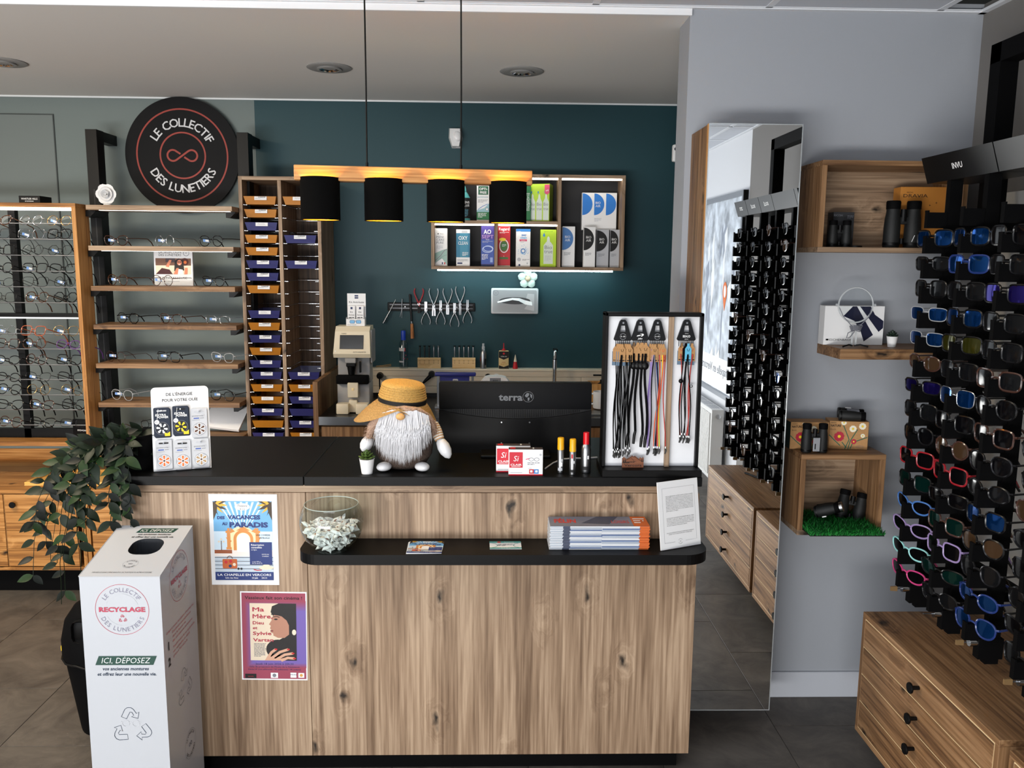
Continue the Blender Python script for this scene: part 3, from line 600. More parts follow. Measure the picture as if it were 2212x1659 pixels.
# ================================================================== SIDEBOARD UNDER THE CASE
def sideboard(x0, x1, label, doors, knobside):
    y0 = 4.05; zt = PY(10, 1058, y0).z; z0 = PY(10, 1232, y0).z
    t = thing('sideboard', label, 'sideboard', (0, 0, 0)); og = oak('x', 'gold')
    MB().box(x0, x1, y0, YB - 0.005, zt - 0.02, zt, 0.001).build('top_board', og, t); MB().box(x0, x1, y0, YB - 0.005, z0, z0 + 0.016, 0.001).build('bottom_board', og, t)
    for xx in (x0, x1 - 0.018): MB().box(xx, xx + 0.018, y0, YB - 0.005, z0 + 0.016, zt - 0.02, 0.001).build('side_board', oak('z', 'gold'), t)
    MB().box(x0 + 0.018, x1 - 0.018, YB - 0.013, YB - 0.005, z0 + 0.016, zt - 0.02).build('back_board', og, t)
    MB().box(x0 + 0.02, x1 - 0.02, 4.11, YB - 0.01, 0, z0).build('plinth', BLKM, t)
    for (dx0, dx1, kx) in doors:
        d = MB().box(dx0, dx1, y0 + 0.008, y0 + 0.012, z0 + 0.02, zt - 0.0245).build('door', mat('door_groove_oak', (196, 150, 96), 0.5), t); n = 4; h = (zt - 0.0245 - z0 - 0.02) / n
        for i in range(n):
            MB().box(dx0 + 0.0015, dx1 - 0.0015, y0 + 0.0, y0 + 0.0078, z0 + 0.02 + i * h + 0.0012, z0 + 0.02 + (i + 1) * h - 0.0006, 0.0006).build('plank', og, d)
        MB().lathe([(0.0, -0.024), (0.015, -0.024), (0.016, -0.021), (0.015, -0.018), (0.006, -0.014), (0.005, 0.0)], (kx, y0 - 0.0, zt - 0.072), 16, Matrix(((1, 0, 0), (0, 0, 1), (0, 1, 0)))).build('knob', BLK, d, smooth=40)
    MB().box(x0 + 0.02, x1 - 0.02, YB - 0.017, YB - 0.0135, zt, zt + 0.062).build('upstand', oak('x', 'gold'), t)
    return zt
dX0 = PY(14, 1150, 4.05).x; dX1 = PY(168, 1150, 4.05).x
szt = sideboard(-3.3, PY(181, 1085, 4.05).x, 'golden oak sideboard with plank doors and black knobs under the display case', [(dX0, dX1, PY(31, 1087, 4.05).x), (2 * dX0 - dX1 - 0.004, dX0 - 0.004, PY(2, 1140, 4.05).x - 0.02)], 0)
sideboard(PY(181, 1085, 4.05).x + 0.004, -1.3, 'golden oak sideboard behind the hanging plant and the counter end', [(PY(181, 1085, 4.05).x + 0.03, -1.6, -1.65)], 0)
# wooden serving tray on the sideboard
p0 = PZ(52, 1050, szt); tr = thing('wooden_tray', 'pale bamboo tray with raised rim on the left sideboard', 'tray', (0, 0, 0)); PB = oak('x', 'pale')
tx_a, tx_b, ty_a, ty_b = p0.x, p0.x + 0.46, p0.y, p0.y + 0.27
MB().box(tx_a, tx_b, ty_a, ty_b, szt + 0.0005, szt + 0.008, 0.002).build('tray_base', PB, tr)
for b in ((tx_a, tx_b, ty_a, ty_a + 0.018), (tx_a, tx_b, ty_b - 0.018, ty_b), (tx_a, tx_a + 0.018, ty_a + 0.018, ty_b - 0.018), (tx_b - 0.018, tx_b, ty_a + 0.018, ty_b - 0.018)): MB().box(*b, szt + 0.008, szt + 0.020, 0.003).build('rim', PB, tr)
# ================================================================== EYEGLASSES
FR = {'black': mat('black_acetate', (10, 10, 12), 0.25, spec=0.4), 'tortoise': mat('tortoise_acetate', (74, 44, 26), 0.22, coat=0.4, vary=0.5, bscale=120), 'gold': mat('gold_wire', (190, 150, 92), 0.25, 0.9), 'silver': mat('silver_wire', (190, 192, 196), 0.22, 0.95),
      'gunmetal': mat('gunmetal_wire', (34, 34, 37), 0.3, 0.7), 'clear': mat('clear_acetate', (196, 198, 200), 0.15, alpha=0.6), 'red': mat('red_acetate', (150, 22, 34), 0.25), 'brown': mat('brown_acetate', (66, 42, 34), 0.22, coat=0.3), 'purple': mat('purple_acetate', (96, 60, 120), 0.25),
      'blue': mat('blue_acetate', (32, 52, 110), 0.25), 'pink': mat('pink_acetate', (196, 60, 122), 0.3), 'mint': mat('mint_acetate', (150, 214, 214), 0.3), 'lilac': mat('lilac_acetate', (150, 130, 178), 0.3), 'sky': mat('sky_blue_acetate', (70, 116, 184), 0.3), 'white': mat('white_acetate', (220, 220, 222), 0.3), 'orange': mat('orange_acetate', (168, 84, 52), 0.25)}
LENS = {'clear': CLEAR, 'dark': mat('dark_sun_lens', (6, 6, 8), 0.1, spec=0.2), 'grey': mat('grey_sun_lens', (14, 15, 17), 0.1, spec=0.2), 'blue': mat('blue_mirror_lens', (12, 60, 120), 0.08, 0.8), 'green': mat('green_mirror_lens', (10, 50, 46), 0.08, 0.7), 'violet': mat('violet_mirror_lens', (34, 26, 100), 0.08, 0.8), 'olive': mat('olive_sun_lens', (54, 54, 16), 0.08, 0.5), 'brown': mat('brown_sun_lens', (58, 42, 28), 0.08, spec=0.25)}
SHAPES = {'round': (0.0225, 0.0215, 2.0, 0.0, 0.0), 'panto': (0.0245, 0.0215, 2.3, 0.10, 0.0), 'square': (0.0255, 0.0205, 3.6, 0.05, 0.0), 'rectangular': (0.0265, 0.0165, 3.6, 0.08, 0.0), 'cat-eye': (0.0262, 0.0195, 2.7, 0.14, 0.28), 'octagonal': (0.0245, 0.0215, 0, 0.0, 0.0), 'oval': (0.0262, 0.0180, 2.2, 0.0, 0.05), 'wrap': (0.0300, 0.0170, 2.3, 0.12, 0.30)}
def outline(shape, n=26):
    a, b, e, tp, sk = SHAPES[shape]; P = []
    if e == 0:
        for i in range(8):
            t = 2 * pi * (i + 0.5) / 8; P.append((a * 1.05 * cos(t), b * 1.05 * sin(t)))
        return P
    for i in range(n):
        t = 2 * pi * i / n; c, s_ = cos(t), sin(t); x = a * math.copysign(abs(c) ** (2 / e), c); y = b * math.copysign(abs(s_) ** (2 / e), s_)
        x *= 1 + tp * y / b; y += sk * x * 0.35 if y > 0 else sk * x * 0.12
        P.append((x, y))
    return P
_GM = {}
def glasses_meshes(shape, thick, curve=0.0):
    k = (shape, thick, curve)
    if k in _GM: return _GM[k]
    O = outline(shape); a = max(p[0] for p in O); half = a + 0.0095; b0 = min(p[1] for p in O) - thick
    def bend(x): return curve * x * x
    fr = MB()
    for s in (1, -1): fr.tube([(s * (half + x), bend(half + x), y - b0) for x, y in O], [thick] * len(O), 5, True)
    fr.tube([(x, bend(x) - 0.0008, -b0 + 0.006 - 18 * x * x) for x in (-0.0105, -0.006, 0, 0.006, 0.0105)], thick * 1.15, 5)
    ex = half + a; hy = -b0 + 0.009
    for s in (1, -1): fr.tube([(s * (ex - 0.001), bend(ex), hy - 0.001), (s * (ex + 0.006), bend(ex) + 0.004, hy)], thick * 1.25, 5); fr.tube([(s * 0.0095, 0.001, -b0 - 0.001), (s * 0.0075, 0.007, -b0 - 0.006)], 0.0011, 4)
    lens = []
    for s in (1, -1):
        mb = MB(); mb.add([(s * half, bend(half) - 0.002, -b0)] + [(s * (half + x), bend(half + x), y - b0) for x, y in O], [(0, 1 + i, 1 + (i + 1) % len(O)) if s < 0 else (0, 1 + (i + 1) % len(O), 1 + i) for i in range(len(O))]); lens.append(mb)
    tem = []
    for s in (1, -1):
        x = s * (ex + 0.0062); y0 = bend(ex) + 0.004
        mb = MB(); mb.tube([(x, y0, hy), (x, y0 + 0.05, hy + 0.001), (x - s * 0.002, y0 + 0.098, hy), (x - s * 0.006, y0 + 0.122, hy - 0.014), (x - s * 0.008, y0 + 0.136, hy - 0.034)], [thick * 1.1, thick * 1.0, thick * 1.0, thick * 1.35, thick * 1.25], 5); tem.append(mb)
    _GM[k] = [fr, lens, tem, {}, -b0]; return _GM[k]
def gmesh(cache, key, mb, name, mt):
    k = (key, mt.name)
    if k not in cache:
        me = bpy.data.meshes.new(name); me.from_pydata(mb.v, [], mb.f); me.materials.append(mt); smooth_mesh(me, 50); cache[k] = me
    return cache[k]
def glasses(name, label, cat, loc, rot, shape, frame, lens='clear', thick=0.0016, temple=None, curve=0.0, group=None, tagged=None, size=1.0):
    fr, ls, tm_, cache, zc = glasses_meshes(shape, thick, curve); t = thing(name, label, cat, loc, rot, group)
    if size != 1.0: t.scale = (size,) * 3
    fm = FR[frame]; tmt = FR[temple or frame]
    link('front_frame', gmesh(cache, 'f', fr, 'front_frame', fm), t)
    for i in (0, 1): link('lens', gmesh(cache, 'l%d' % i, ls[i], 'lens', LENS[lens]), t); link('temple', gmesh(cache, 't%d' % i, tm_[i], 'temple', tmt), t)
    if tagged:
        if 'tag' not in cache:
            g = G((-SHAPES[shape][0] - 0.012, 0.012, zc + 0.002), Vector((0.72, 0.69, -0.1)), Z3); g.rect(-0.012, -0.006, 0.014, 0.005, mat('tag_blue', (120, 160, 225), 0.4)); g.rect(-0.003, -0.004, 0.012, 0.004, WHITE, 1); o = g.build('price_tag', t); cache['tag'] = o.data
        else: link('price_tag', cache['tag'], t)
    return t
RG = random.Random(11)
CN = {'gunmetal': 'dark grey wire', 'gold': 'gold wire', 'silver': 'silver wire', 'clear': 'clear', 'tortoise': 'tortoiseshell', 'black': 'black', 'brown': 'brown', 'red': 'red', 'purple': 'purple', 'orange': 'orange'}
# three pairs on each oak shelf
SH3 = [[('cat-eye', 'brown', 0.0017, 252), ('round', 'silver', 0.0008, 357), ('panto', 'black', 0.0017, 457)],
       [('panto', 'tortoise', 0.0017, 256), ('round', 'tortoise', 0.0014, 352), ('cat-eye', 'black', 0.0016, 462)],
       [('octagonal', 'black', 0.0018, 278), ('cat-eye', 'brown', 0.0016, 371), ('rectangular', 'silver', 0.0008, 472)],
       [('octagonal', 'brown', 0.0010, 252), ('square', 'black', 0.0018, 366), ('cat-eye', 'clear', 0.0014, 482)],
       [('panto', 'clear', 0.0014, 266), None, ('cat-eye', 'black', 0.0017, 482)]]
for r, row in enumerate(SH3):
    for i, it in enumerate(row):
        if not it: continue
        shp, fr, th_, px = it; z = shz[r + 1]; p = PY(px, 500 + r * 85, 4.33)
        glasses('eyeglasses', '%s %s eyeglasses, %s on the %s oak shelf' % (CN.get(fr, fr), shp, ('left pair', 'middle pair', 'right pair')[i], ORD[r + 1]), 'glasses', (p.x, 4.315, z + 0.0012), radians(-24 - 5 * ((i + r) % 2)), shp, fr, 'clear', th_, tagged=True, size=1.22)
z6 = shz[6]
p = PY(252, 945, 4.30); glasses('eyeglasses', 'brown round eyeglasses on the lowest oak shelf behind the plant', 'glasses', (p.x, 4.31, z6 + 0.0012), radians(-30), 'panto', 'tortoise', 'clear', 0.0016, tagged=True)
p = PY(318, 960, 4.30); whistler('brand_block', 'black sign block reading WHISTLER HILLS on the lowest oak shelf', (p.x + 0.03, 4.28, z6 + 0.0005), 0.13, 0.08, 0.034)
glasses('eyeglasses', 'black octagonal eyeglasses standing on the black sign block of the lowest shelf', 'glasses', (p.x + 0.02, 4.30, z6 + 0.0357), radians(-22), 'octagonal', 'black', 'clear', 0.0014)
# rods of the display case: columns of pairs, tilted so that the temples drop behind the rod
ROWK = [[('cat-eye', 'tortoise'), ('round', 'silver'), ('round', 'gold')], [('square', 'gunmetal'), ('square', 'silver'), ('square', 'black')], [('square', 'black'), ('round', 'gunmetal'), ('octagonal', 'gunmetal')], [('panto', 'black'), ('square', 'black'), ('cat-eye', 'black')],
        [('oval', 'gunmetal'), ('square', 'gunmetal'), ('round', 'gunmetal')], [('square', 'gunmetal'), ('panto', 'tortoise'), ('octagonal', 'black')], [('octagonal', 'silver'), ('square', 'orange'), ('panto', 'gold')], [('square', 'brown'), ('round', 'tortoise'), ('oval', 'purple')],
        [('oval', 'black'), ('round', 'brown'), ('square', 'black')], [('oval', 'black'), ('cat-eye', 'gunmetal'), ('cat-eye', 'black')], [('panto', 'black'), ('round', 'gold'), ('octagonal', 'gold')], [('cat-eye', 'black'), ('cat-eye', 'brown'), ('panto', 'black')], [('panto', 'brown'), ('cat-eye', 'black'), ('rectangular', 'gunmetal')]]
for r, row in enumerate(ROWK):
    off = [(-4, 65, 126), (-6, 66, 126), (2, 69, 128), (0, 73, 135), (2, 75, 138), (6, 78, 140), (10, 70, 141), (14, 73, 146), (14, 77, 148), (16, 80, 152), (18, 82, 154), (20, 88, 158), (20, 90, 158)][r]
    for i, (shp, fr) in enumerate(row):
        p = PY(off[i], RODS[r], 4.25); th_ = 0.0011 if fr in ('gold', 'silver', 'gunmetal') else 0.0020
        b = outline(shp); h = max(q[1] for q in b)
        glasses('eyeglasses', '%s %s eyeglasses, %s on the %s rod of the display case' % (CN.get(fr, fr), shp, ('left pair', 'middle pair', 'right pair')[i], ORD[r]), 'glasses', (p.x, 4.247, rodz[r] - 0.004 + (0.006 if r % 3 else -0.006)), (radians(-20), 0, radians(-20 + 4 * ((r + i) % 3))), shp, fr, 'clear', th_, 'black' if fr in ('gunmetal', 'gold', 'brown') else None, tagged=(i + r) % 2 == 0, size=1.2)
bb = PY(178, 920, 4.28); t = thing('case_block', 'black angled sign block in the lower right corner of the display case', 'brand sign', (bb.x, 4.275, cz0 + 0.0225), radians(-12)); MB().box(-0.055, 0.055, 0, 0.02, 0, 0.10, 0.002).build('block', BLK, t); g = G((0, 0, 0), X3, Z3); g.text('EYEWEAR', 0, 0.04, 0.012, WHITE); g.build('lettering', t)
# photo cards among the shelves
def photo_card(name, label, p, w, h, rz, lean, title2):
    t = thing(name, label, 'card', p, (radians(-lean), 0, rz)); MB().box(-w / 2, w / 2, 0, 0.014, 0, h).build('card_board', PAPER, t); g = G((0, 0, 0), X3, Z3)
    g.text('LA SÉLECTION', -w * 0.08, h * 0.83, h * 0.085, BLACK, fit=w * 0.58, bold=-0.004); g.text('DES LUNETIERS', -w * 0.08, h * 0.755, h * 0.085, BLACK, fit=w * 0.58, bold=-0.004); g.ring(w * 0.34, h * 0.835, w * 0.08, w * 0.012, GREYP, 1, 24); g.text('∞', w * 0.34, h * 0.82, w * 0.06, GREYP)
    if title2:
        y0, y1 = h * 0.29, h * 0.70
        g.rect(-w * 0.46, y0, w * 0.46, y1, CREAM, 0); g.rect(-w * 0.46, y0 + (y1 - y0) * 0.55, w * 0.46, y1, mat('terrace_print', (120, 84, 66), 0.6), 1); g.rect(-w * 0.2, y1 - h * 0.1, w * 0.05, y1, mat('terrace_dark', (70, 56, 60), 0.6), 2); g.circ(w * 0.3, y1 - h * 0.09, w * 0.1, mat('fruit_dark', (80, 30, 18), 0.6), 2); g.circ(w * 0.31, y1 - h * 0.1, w * 0.04, ORANGE, 3)
        g.poly([(-w * 0.46, y0), (-w * 0.02, y0), (-w * 0.1, y0 + h * 0.12), (-w * 0.3, y0 + h * 0.16)], mat('dress_dark', (66, 18, 24), 0.6), 2)
        HAIR = mat('dark_hair_print', (26, 16, 14), 0.6); SK = mat('warm_skin_print', (214, 130, 96), 0.55)
        g.poly([(w * 0.02, y0 + h * 0.08), (w * 0.04, y1 - h * 0.06), (w * 0.14, y1 - h * 0.005), (w * 0.26, y1 - h * 0.05), (w * 0.28, y0 + h * 0.10)], HAIR, 3); g.circ(w * 0.16, y1 - h * 0.11, w * 0.062, SK, 4, 20, ry=h * 0.072)
        g.rect(w * 0.11, y1 - h * 0.105, w * 0.155, y1 - h * 0.085, HAIR, 5); g.rect(w * 0.165, y1 - h * 0.105, w * 0.21, y1 - h * 0.085, HAIR, 5); g.circ(w * 0.16, y1 - h * 0.155, w * 0.025, WHITE, 5, 12, ry=h * 0.01)
        g.poly([(w * 0.0, y0), (w * 0.08, y0 + h * 0.16), (w * 0.14, y0 + h * 0.16), (w * 0.11, y0)], SK, 5); g.poly([(w * 0.28, y0), (w * 0.3, y0 + h * 0.17), (w * 0.37, y0 + h * 0.17), (w * 0.36, y0)], SK, 5); g.poly([(w * 0.1, y0), (w * 0.12, y0 + h * 0.14), (w * 0.24, y0 + h * 0.12), (w * 0.26, y0)], WHITE, 4); g.poly([(-w * 0.2, y0 + h * 0.2), (-w * 0.1, y1 - h * 0.04), (-w * 0.04, y1 - h * 0.05), (-w * 0.12, y0 + h * 0.18)], SK, 4)
        g.text('LA PARESSEUSE', 0, h * 0.17, h * 0.075, BLACK, fit=w * 0.7); g.rect(-w * 0.15, h * 0.1, w * 0.15, h * 0.112, LGREY, 1)
    g.build('printed_front', t); return t
pc = PY(376, 620, 4.40); photo_card('photo_card', 'white card with a photo of a laughing woman on the third oak shelf', (pc.x, 4.40, shz[2] + 0.0008), 0.198, 0.20, 0, 3, True)
pc = PY(492, 935, 4.40); t = photo_card('photo_card', 'tilted white card lying behind the battery display on the lowest shelf', (pc.x - 0.03, 4.37, z6 + 0.028), 0.2, 0.20, 0, 12, False); t.rotation_euler = (radians(-55), radians(6), radians(-4))
# ================================================================== HANGING PLANT ON THE COUNTER
pp = PZ(297, 1012, CT_Z); LEAF = [mat('dark_leaf', (15, 28, 13), 0.5, spec=0.25, vary=0.3, bscale=40), mat('mid_leaf', (28, 48, 20), 0.5, spec=0.25, vary=0.3, bscale=40), mat('black_green_leaf', (8, 15, 9), 0.5, spec=0.25)]
pl = thing('trailing_plant', 'dark green trailing plant in a black pot on the left end of the counter', 'plant', (pp.x, pp.y, CT_Z + 0.0005))
MB().lathe([(0.0, 0.0), (0.048, 0.0), (0.062, 0.10), (0.064, 0.115), (0.058, 0.115), (0.055, 0.095), (0.0, 0.09)], n=28).build('pot', BLKM, pl, smooth=40)
def leaf_mesh(mt, k):
    mb = MB(); L_, W_ = 0.052, 0.0132; vs = []; fs = []; n = 6
    for i in range(n + 1):
        t = i / n; w = W_ * sin(pi * t ** 0.8) ** 0.9 if 0 < t < 1 else 0.0004; y = L_ * t; z = -0.010 * t * t * k; vs += [(-w, y, z + 0.003 * sin(pi * t)), (0, y, z), (w, y, z + 0.003 * sin(pi * t))]
    for i in range(n): fs += [(3 * i, 3 * i + 1, 3 * i + 4, 3 * i + 3), (3 * i + 1, 3 * i + 2, 3 * i + 5, 3 * i + 4)]
    mb.add(vs, fs); me = bpy.data.meshes.new('leaf'); me.from_pydata(mb.v, [], mb.f); me.materials.append(mt); smooth_mesh(me, 80); return me
LM = [leaf_mesh(m, k) for m in LEAF for k in (0.4, 1.4)]
RP = random.Random(5); nleaf = 0; stems = []
def W2L(p): return Vector(p) - Vector((pp.x, pp.y, CT_Z + 0.0005))
ends = [(-0.30, -0.10, -0.32), (-0.27, -0.06, -0.22), (-0.19, -0.13, -0.36), (-0.21, -0.12, -0.27), (-0.13, -0.15, -0.20), (-0.10, -0.14, -0.12), (-0.03, -0.14, -0.13), (0.0, -0.12, -0.10), (0.03, -0.13, -0.16), (-0.24, -0.03, -0.04), (-0.17, -0.06, 0.05), (-0.1, 0.02, 0.10), (-0.02, -0.05, 0.12), (0.04, 0.0, 0.08), (-0.06, -0.06, 0.08), (-0.27, -0.12, -0.14), (-0.16, -0.14, -0.10), (-0.14, -0.13, -0.42), (-0.20, -0.14, -0.40), (-0.25, -0.08, -0.30)]
for e in ends:
    e = Vector(e); s0 = Vector((RP.uniform(-0.03, 0.02), RP.uniform(-0.03, 0.02), 0.095)); k1 = Vector((e.x * 0.55, e.y * 0.85 - 0.02, 0.125 + RP.uniform(-0.02, 0.03))); k2 = Vector((e.x * 0.95, e.y, min(0.05, e.z * 0.4 + 0.05)))
    P = []
    for i in range(13):
        t = i / 12; u = 1 - t; P.append(s0 * u ** 3 + k1 * 3 * u * u * t + k2 * 3 * u * t * t + e * t ** 3 + Vector((RP.uniform(-0.004, 0.004),) * 3))
    for q in P:
        if q.y > -0.02 - 0 and q.z < 0.02: q.z = max(q.z, 0.02) if q.x > (xl - 0.012 - pp.x) else q.z
        # stay clear of the counter's front and its left end
        if q.z < 0.0 and q.x > xl - 0.03 - pp.x: q.y = min(q.y, 2.50 - pp.y)
    stems.append(P); MB().tube(P, 0.0011, 4).build('stem', LEAF[0], pl, smooth=60)
    for i in range(2, 13):
        for sd in (1, -1):
            if nleaf >= 296 or RP.random() < 0.22: continue
            d = (P[i] - P[i - 1]).normalized(); side = d.cross(Vector((0.2, -1, 0.3))).normalized() * sd; v = (d * 0.6 + side * 0.8 + Vector((RP.uniform(-.3, .3), RP.uniform(-.45, .05), RP.uniform(-.3, .2)))).normalized()
            o = link('leaf', LM[RP.choice((0, 1, 2, 3, 0, 1, 4, 5))], pl, P[i]); up = Vector((RP.uniform(-.3, .3), -0.75, 0.6)); x = v.cross(up).normalized(); z = x.cross(v)
            o.matrix_local = Matrix.Translation(P[i]) @ Matrix((x, v, z)).transposed().to_4x4() @ Matrix.Scale(RP.uniform(0.75, 1.15), 4); nleaf += 1
# ================================================================== PENDANT LAMP
lpL = PY(636, 376, 2.74); lpR = PY(1148, 383, 2.84); ax = Vector((lpR.x - lpL.x, lpR.y - lpL.y, 0)); Lb = ax.length; yaw = math.atan2(ax.y, ax.x); lz = (lpL.z + lpR.z) / 2; mid = (lpL + lpR) / 2
hb = (PY(900, 364, 2.79).z - PY(900, 396, 2.79).z) / 2
lamp = thing('pendant_lamp', 'wooden beam pendant lamp with four black shades over the counter', 'lamp', (mid.x, mid.y, lz), yaw)
beamm = wood('pine_beam', (150, 92, 44), (196, 138, 80), (222, 172, 112), 'x', 0.6, 1.3)
MB().box(-Lb / 2, Lb / 2, -0.02, 0.02, -hb, hb, 0.002).build('beam', beamm, lamp)
MB().box(-Lb / 2 + 0.04, Lb / 2 - 0.04, -0.0, 0.018, -hb - 0.002, -hb).build('wiring_cover', mat('brown_cover', (90, 62, 36), 0.6), lamp)
for px in (793, 997):
    u = (Matrix.Rotation(-yaw, 3, 'Z') @ (PY(px, 360, 2.79) - Vector((mid.x, mid.y, lz)))).x
    MB().cyl((u, 0, hb), (u, 0, hb + 0.014), 0.0045, n=12).build('cord_grip', BLK, lamp, smooth=40); MB().tube([(u, 0, hb + 0.014), (u + 0.001, 0, hb + 0.25), (u, 0, ZC - lz + 0.02)], 0.0026, 8).build('cord', BLK, lamp, smooth=60)
    MB().cyl((u, 0, ZC - lz - 0.02), (u, 0, ZC - lz), 0.045, n=24).build('ceiling_cup', BLK, lamp, smooth=40)
shade_out = mat('black_linen', (5, 5, 5), 0.9, spec=0.1, bump=0.5, bscale=700); shade_in = mat('gold_lining', (246, 200, 84), 0.35, 0.4); bulbm = mat('warm_bulb', (255, 206, 110), 0.3, emit=14.0, ecol=(255, 190, 90))
sh0 = 0.0635; zt = -hb * 0.62; zb_ = PY(830, 475, 2.80).z - lz - 0.004
for px in (692, 829, 963, 1097):
    u = (Matrix.Rotation(-yaw, 3, 'Z') @ (PY(px, 430, 2.74 + 0.1 * (px - 636) / 512) - Vector((mid.x, mid.y, lz)))).x
    c = (u, 0.0, 0)
    sh = MB().lathe([(sh0 - 0.001, zb_), (sh0 - 0.001, zt)], c, 40); sh.f = sh.f[:40]; sh.m = sh.m[:40]; so = sh.build('lamp_shade', shade_out, lamp, smooth=60)
    si = MB().lathe([(sh0 - 0.0022, zt), (sh0 - 0.0022, zb_)], c, 40); si.f = si.f[:40]; si.m = si.m[:40]; si.build('gold_lining', shade_in, so, smooth=60)
    rm = MB()
    for z in (zb_, zt): rm.tube([(u + (sh0 - 0.0014) * cos(2 * pi * i / 40), (sh0 - 0.0014) * sin(2 * pi * i / 40), z) for i in range(40)], 0.0013, 5, True)
    rm.build('rim', shade_out, so, smooth=60)
    MB().cyl((u, 0, -hb - 0.028), (u, 0, -hb), 0.014, n=14).build('socket', BLK, so, smooth=40); MB().lathe([(0.0, zb_ + 0.012), (0.012, zb_ + 0.016), (0.0195, zb_ + 0.032), (0.018, zb_ + 0.045), (0.012, zb_ + 0.058), (0.011, -hb - 0.028)], c, 20).build('bulb', bulbm, so, smooth=60)
    l = bpy.data.lights.new('bulb_light', 'POINT'); l.energy = 4.0; l.color = (1.0, 0.74, 0.24); l.shadow_soft_size = 0.012
    lo = bpy.data.objects.new('bulb_light', l); COL.objects.link(lo); lo.parent = lamp; lo.location = (u, -0.024, -hb - 0.045)
# ================================================================== WALL SHELF UNIT WITH LENS CARE PRODUCTS
UY = 4.53; ux0 = PY(931.5, 560, UY).x; ux1 = PY(1352, 383, UY).x; uzt = PY(1150, 376.5, UY).z; uzb = PY(1100, 583, UY).z; b = 0.017
OX = oak('x', 'counter'); un = thing('wall_shelf_unit', 'oak wall cabinet of open compartments with light strips on the teal wall', 'shelf', (0, 0, 0)); bkm = mat('dark_compartment_back', (20, 20, 23), 0.6)
um = PY(930 + (1404 / 4.608) - 25, 480, UY); uxm = PY(900 + 1428 / 4.608, 400, UY).x - b / 2; uzm = PY(1050, 480, UY).z
MB().box(ux0, ux1, UY, YB - 0.001, uzt - b, uzt, 0.0008).build('top_board', OX, un); MB().box(ux0, ux1, UY, YB - 0.001, uzb, uzb + b, 0.0008).build('bottom_board', OX, un)
for x in (ux0, ux1 - b): MB().box(x, x + b, UY, YB - 0.001, uzb + b, uzt - b, 0.0008).build('side_board', OT, un)
MB().box(uxm, uxm + b, UY, YB - 0.001, uzb + b, uzt - b, 0.0008).build('divider', OT, un); MB().box(ux0 + b, uxm, UY, YB - 0.001, uzm - b / 2, uzm + b / 2, 0.0008).build('middle_board', OX, un)
uxd = PY(900 + 790 / 4.608, 530, UY).x - b / 2
MB().box(uxd, uxd + b, UY, YB - 0.001, uzb + b, uzm - b / 2, 0.0008).build('divider', OT, un); MB().box(uxd - 0.02, uxd - 0.02 + b, UY, YB - 0.001, uzm + b / 2, uzt - b, 0.0008).build('divider', OT, un)
MB().box(ux0 + b, ux1 - b, YB - 0.008, YB - 0.0012, uzb + b, uzt - b).build('back_board', bkm, un)
for x0, x1, z in ((ux0 + b, uxd, uzm - b / 2), (uxd + b, uxm, uzm - b / 2), (ux0 + b, uxd - 0.02, uzt - b), (uxd, uxm, uzt - b), (uxm + b, ux1 - b, uzt - b)): MB().box(x0 + 0.003, x1 - 0.003, UY + 0.012, UY + 0.024, z - 0.009, z - 0.0004).build('led_strip', LED, un)
MB().box(ux0 + 0.03, ux1 - 0.05, UY + 0.05, UY + 0.062, uzb - 0.008, uzb - 0.0004).build('led_strip', mat('cool_led_strip', (215, 250, 255), 0.4, emit=26.0), un)
uy = UY + 0.045; zl = uzb + b + 0.0006; zu = uzm + b / 2 + 0.0006
def carton(name, label, px0, px1, pytop, zbase, body, deco, y=None, depth=0.05, rot=0.0, side=None, cat='box', group=None):
    """a printed carton whose front spans px0..px1 and reaches up to pytop in the photograph"""
    y = y or uy; a = PY(px0, pytop, y); c = PY(px1, pytop, y); w = (c.x - a.x) / max(0.3, cos(rot)); h = a.z - zbase
    t = thing(name, label, cat, ((a.x + c.x) / 2, y, zbase), rot, group); MB().box(-w / 2, w / 2, 0, depth, 0, h, 0.0008).build('carton', body, t)
    g = G((0, 0, 0), X3, Z3); deco(g, w, h); g.build('printed_front', t)
    if side:
        g = G((w / 2, 0, 0), Y3, Z3); side(g, depth, h); g.build('printed_side', t)
    return t
def d_meni(g, w, h):
    g.circ(-w * .2, h * .855, w * .05, BLACK, 1, 10); g.text('Menicon', w * .08, h * .845, h * .03, BLACK); 
    for i, s in enumerate(('MENI', 'CARE', 'PURE')): g.text(s, -w * .32, h * (.74 - .075 * i), h * .085, GREYP, al='L')
    para(g, -w * .32, w * .2, h * .54, h * .025, 4, LGREY); g.poly([(-w * .49, h * .33), (w * .1, h * .42), (w * .49, h * .46), (w * .49, h * .02), (w * .1, h * .2), (-w * .49, h * .08)], mat('pale_green_wave', (150, 182, 172), .5), 1); g.line([(-w * .49, h * .12), (0, h * .28), (w * .3, h * .42), (w * .49, h * .44)], w * .03, mat('mauve_line', (120, 70, 110), .5), 2); g.line([(-w * .49, h * .05), (w * .1, h * .25), (w * .49, h * .3)], w * .02, GREYP, 2)
    g.rect(w * .08, h * .045, w * .17, h * .10, NAVY, 2); g.rect(w * .26, h * .045, w * .35, h * .10, RED, 2)
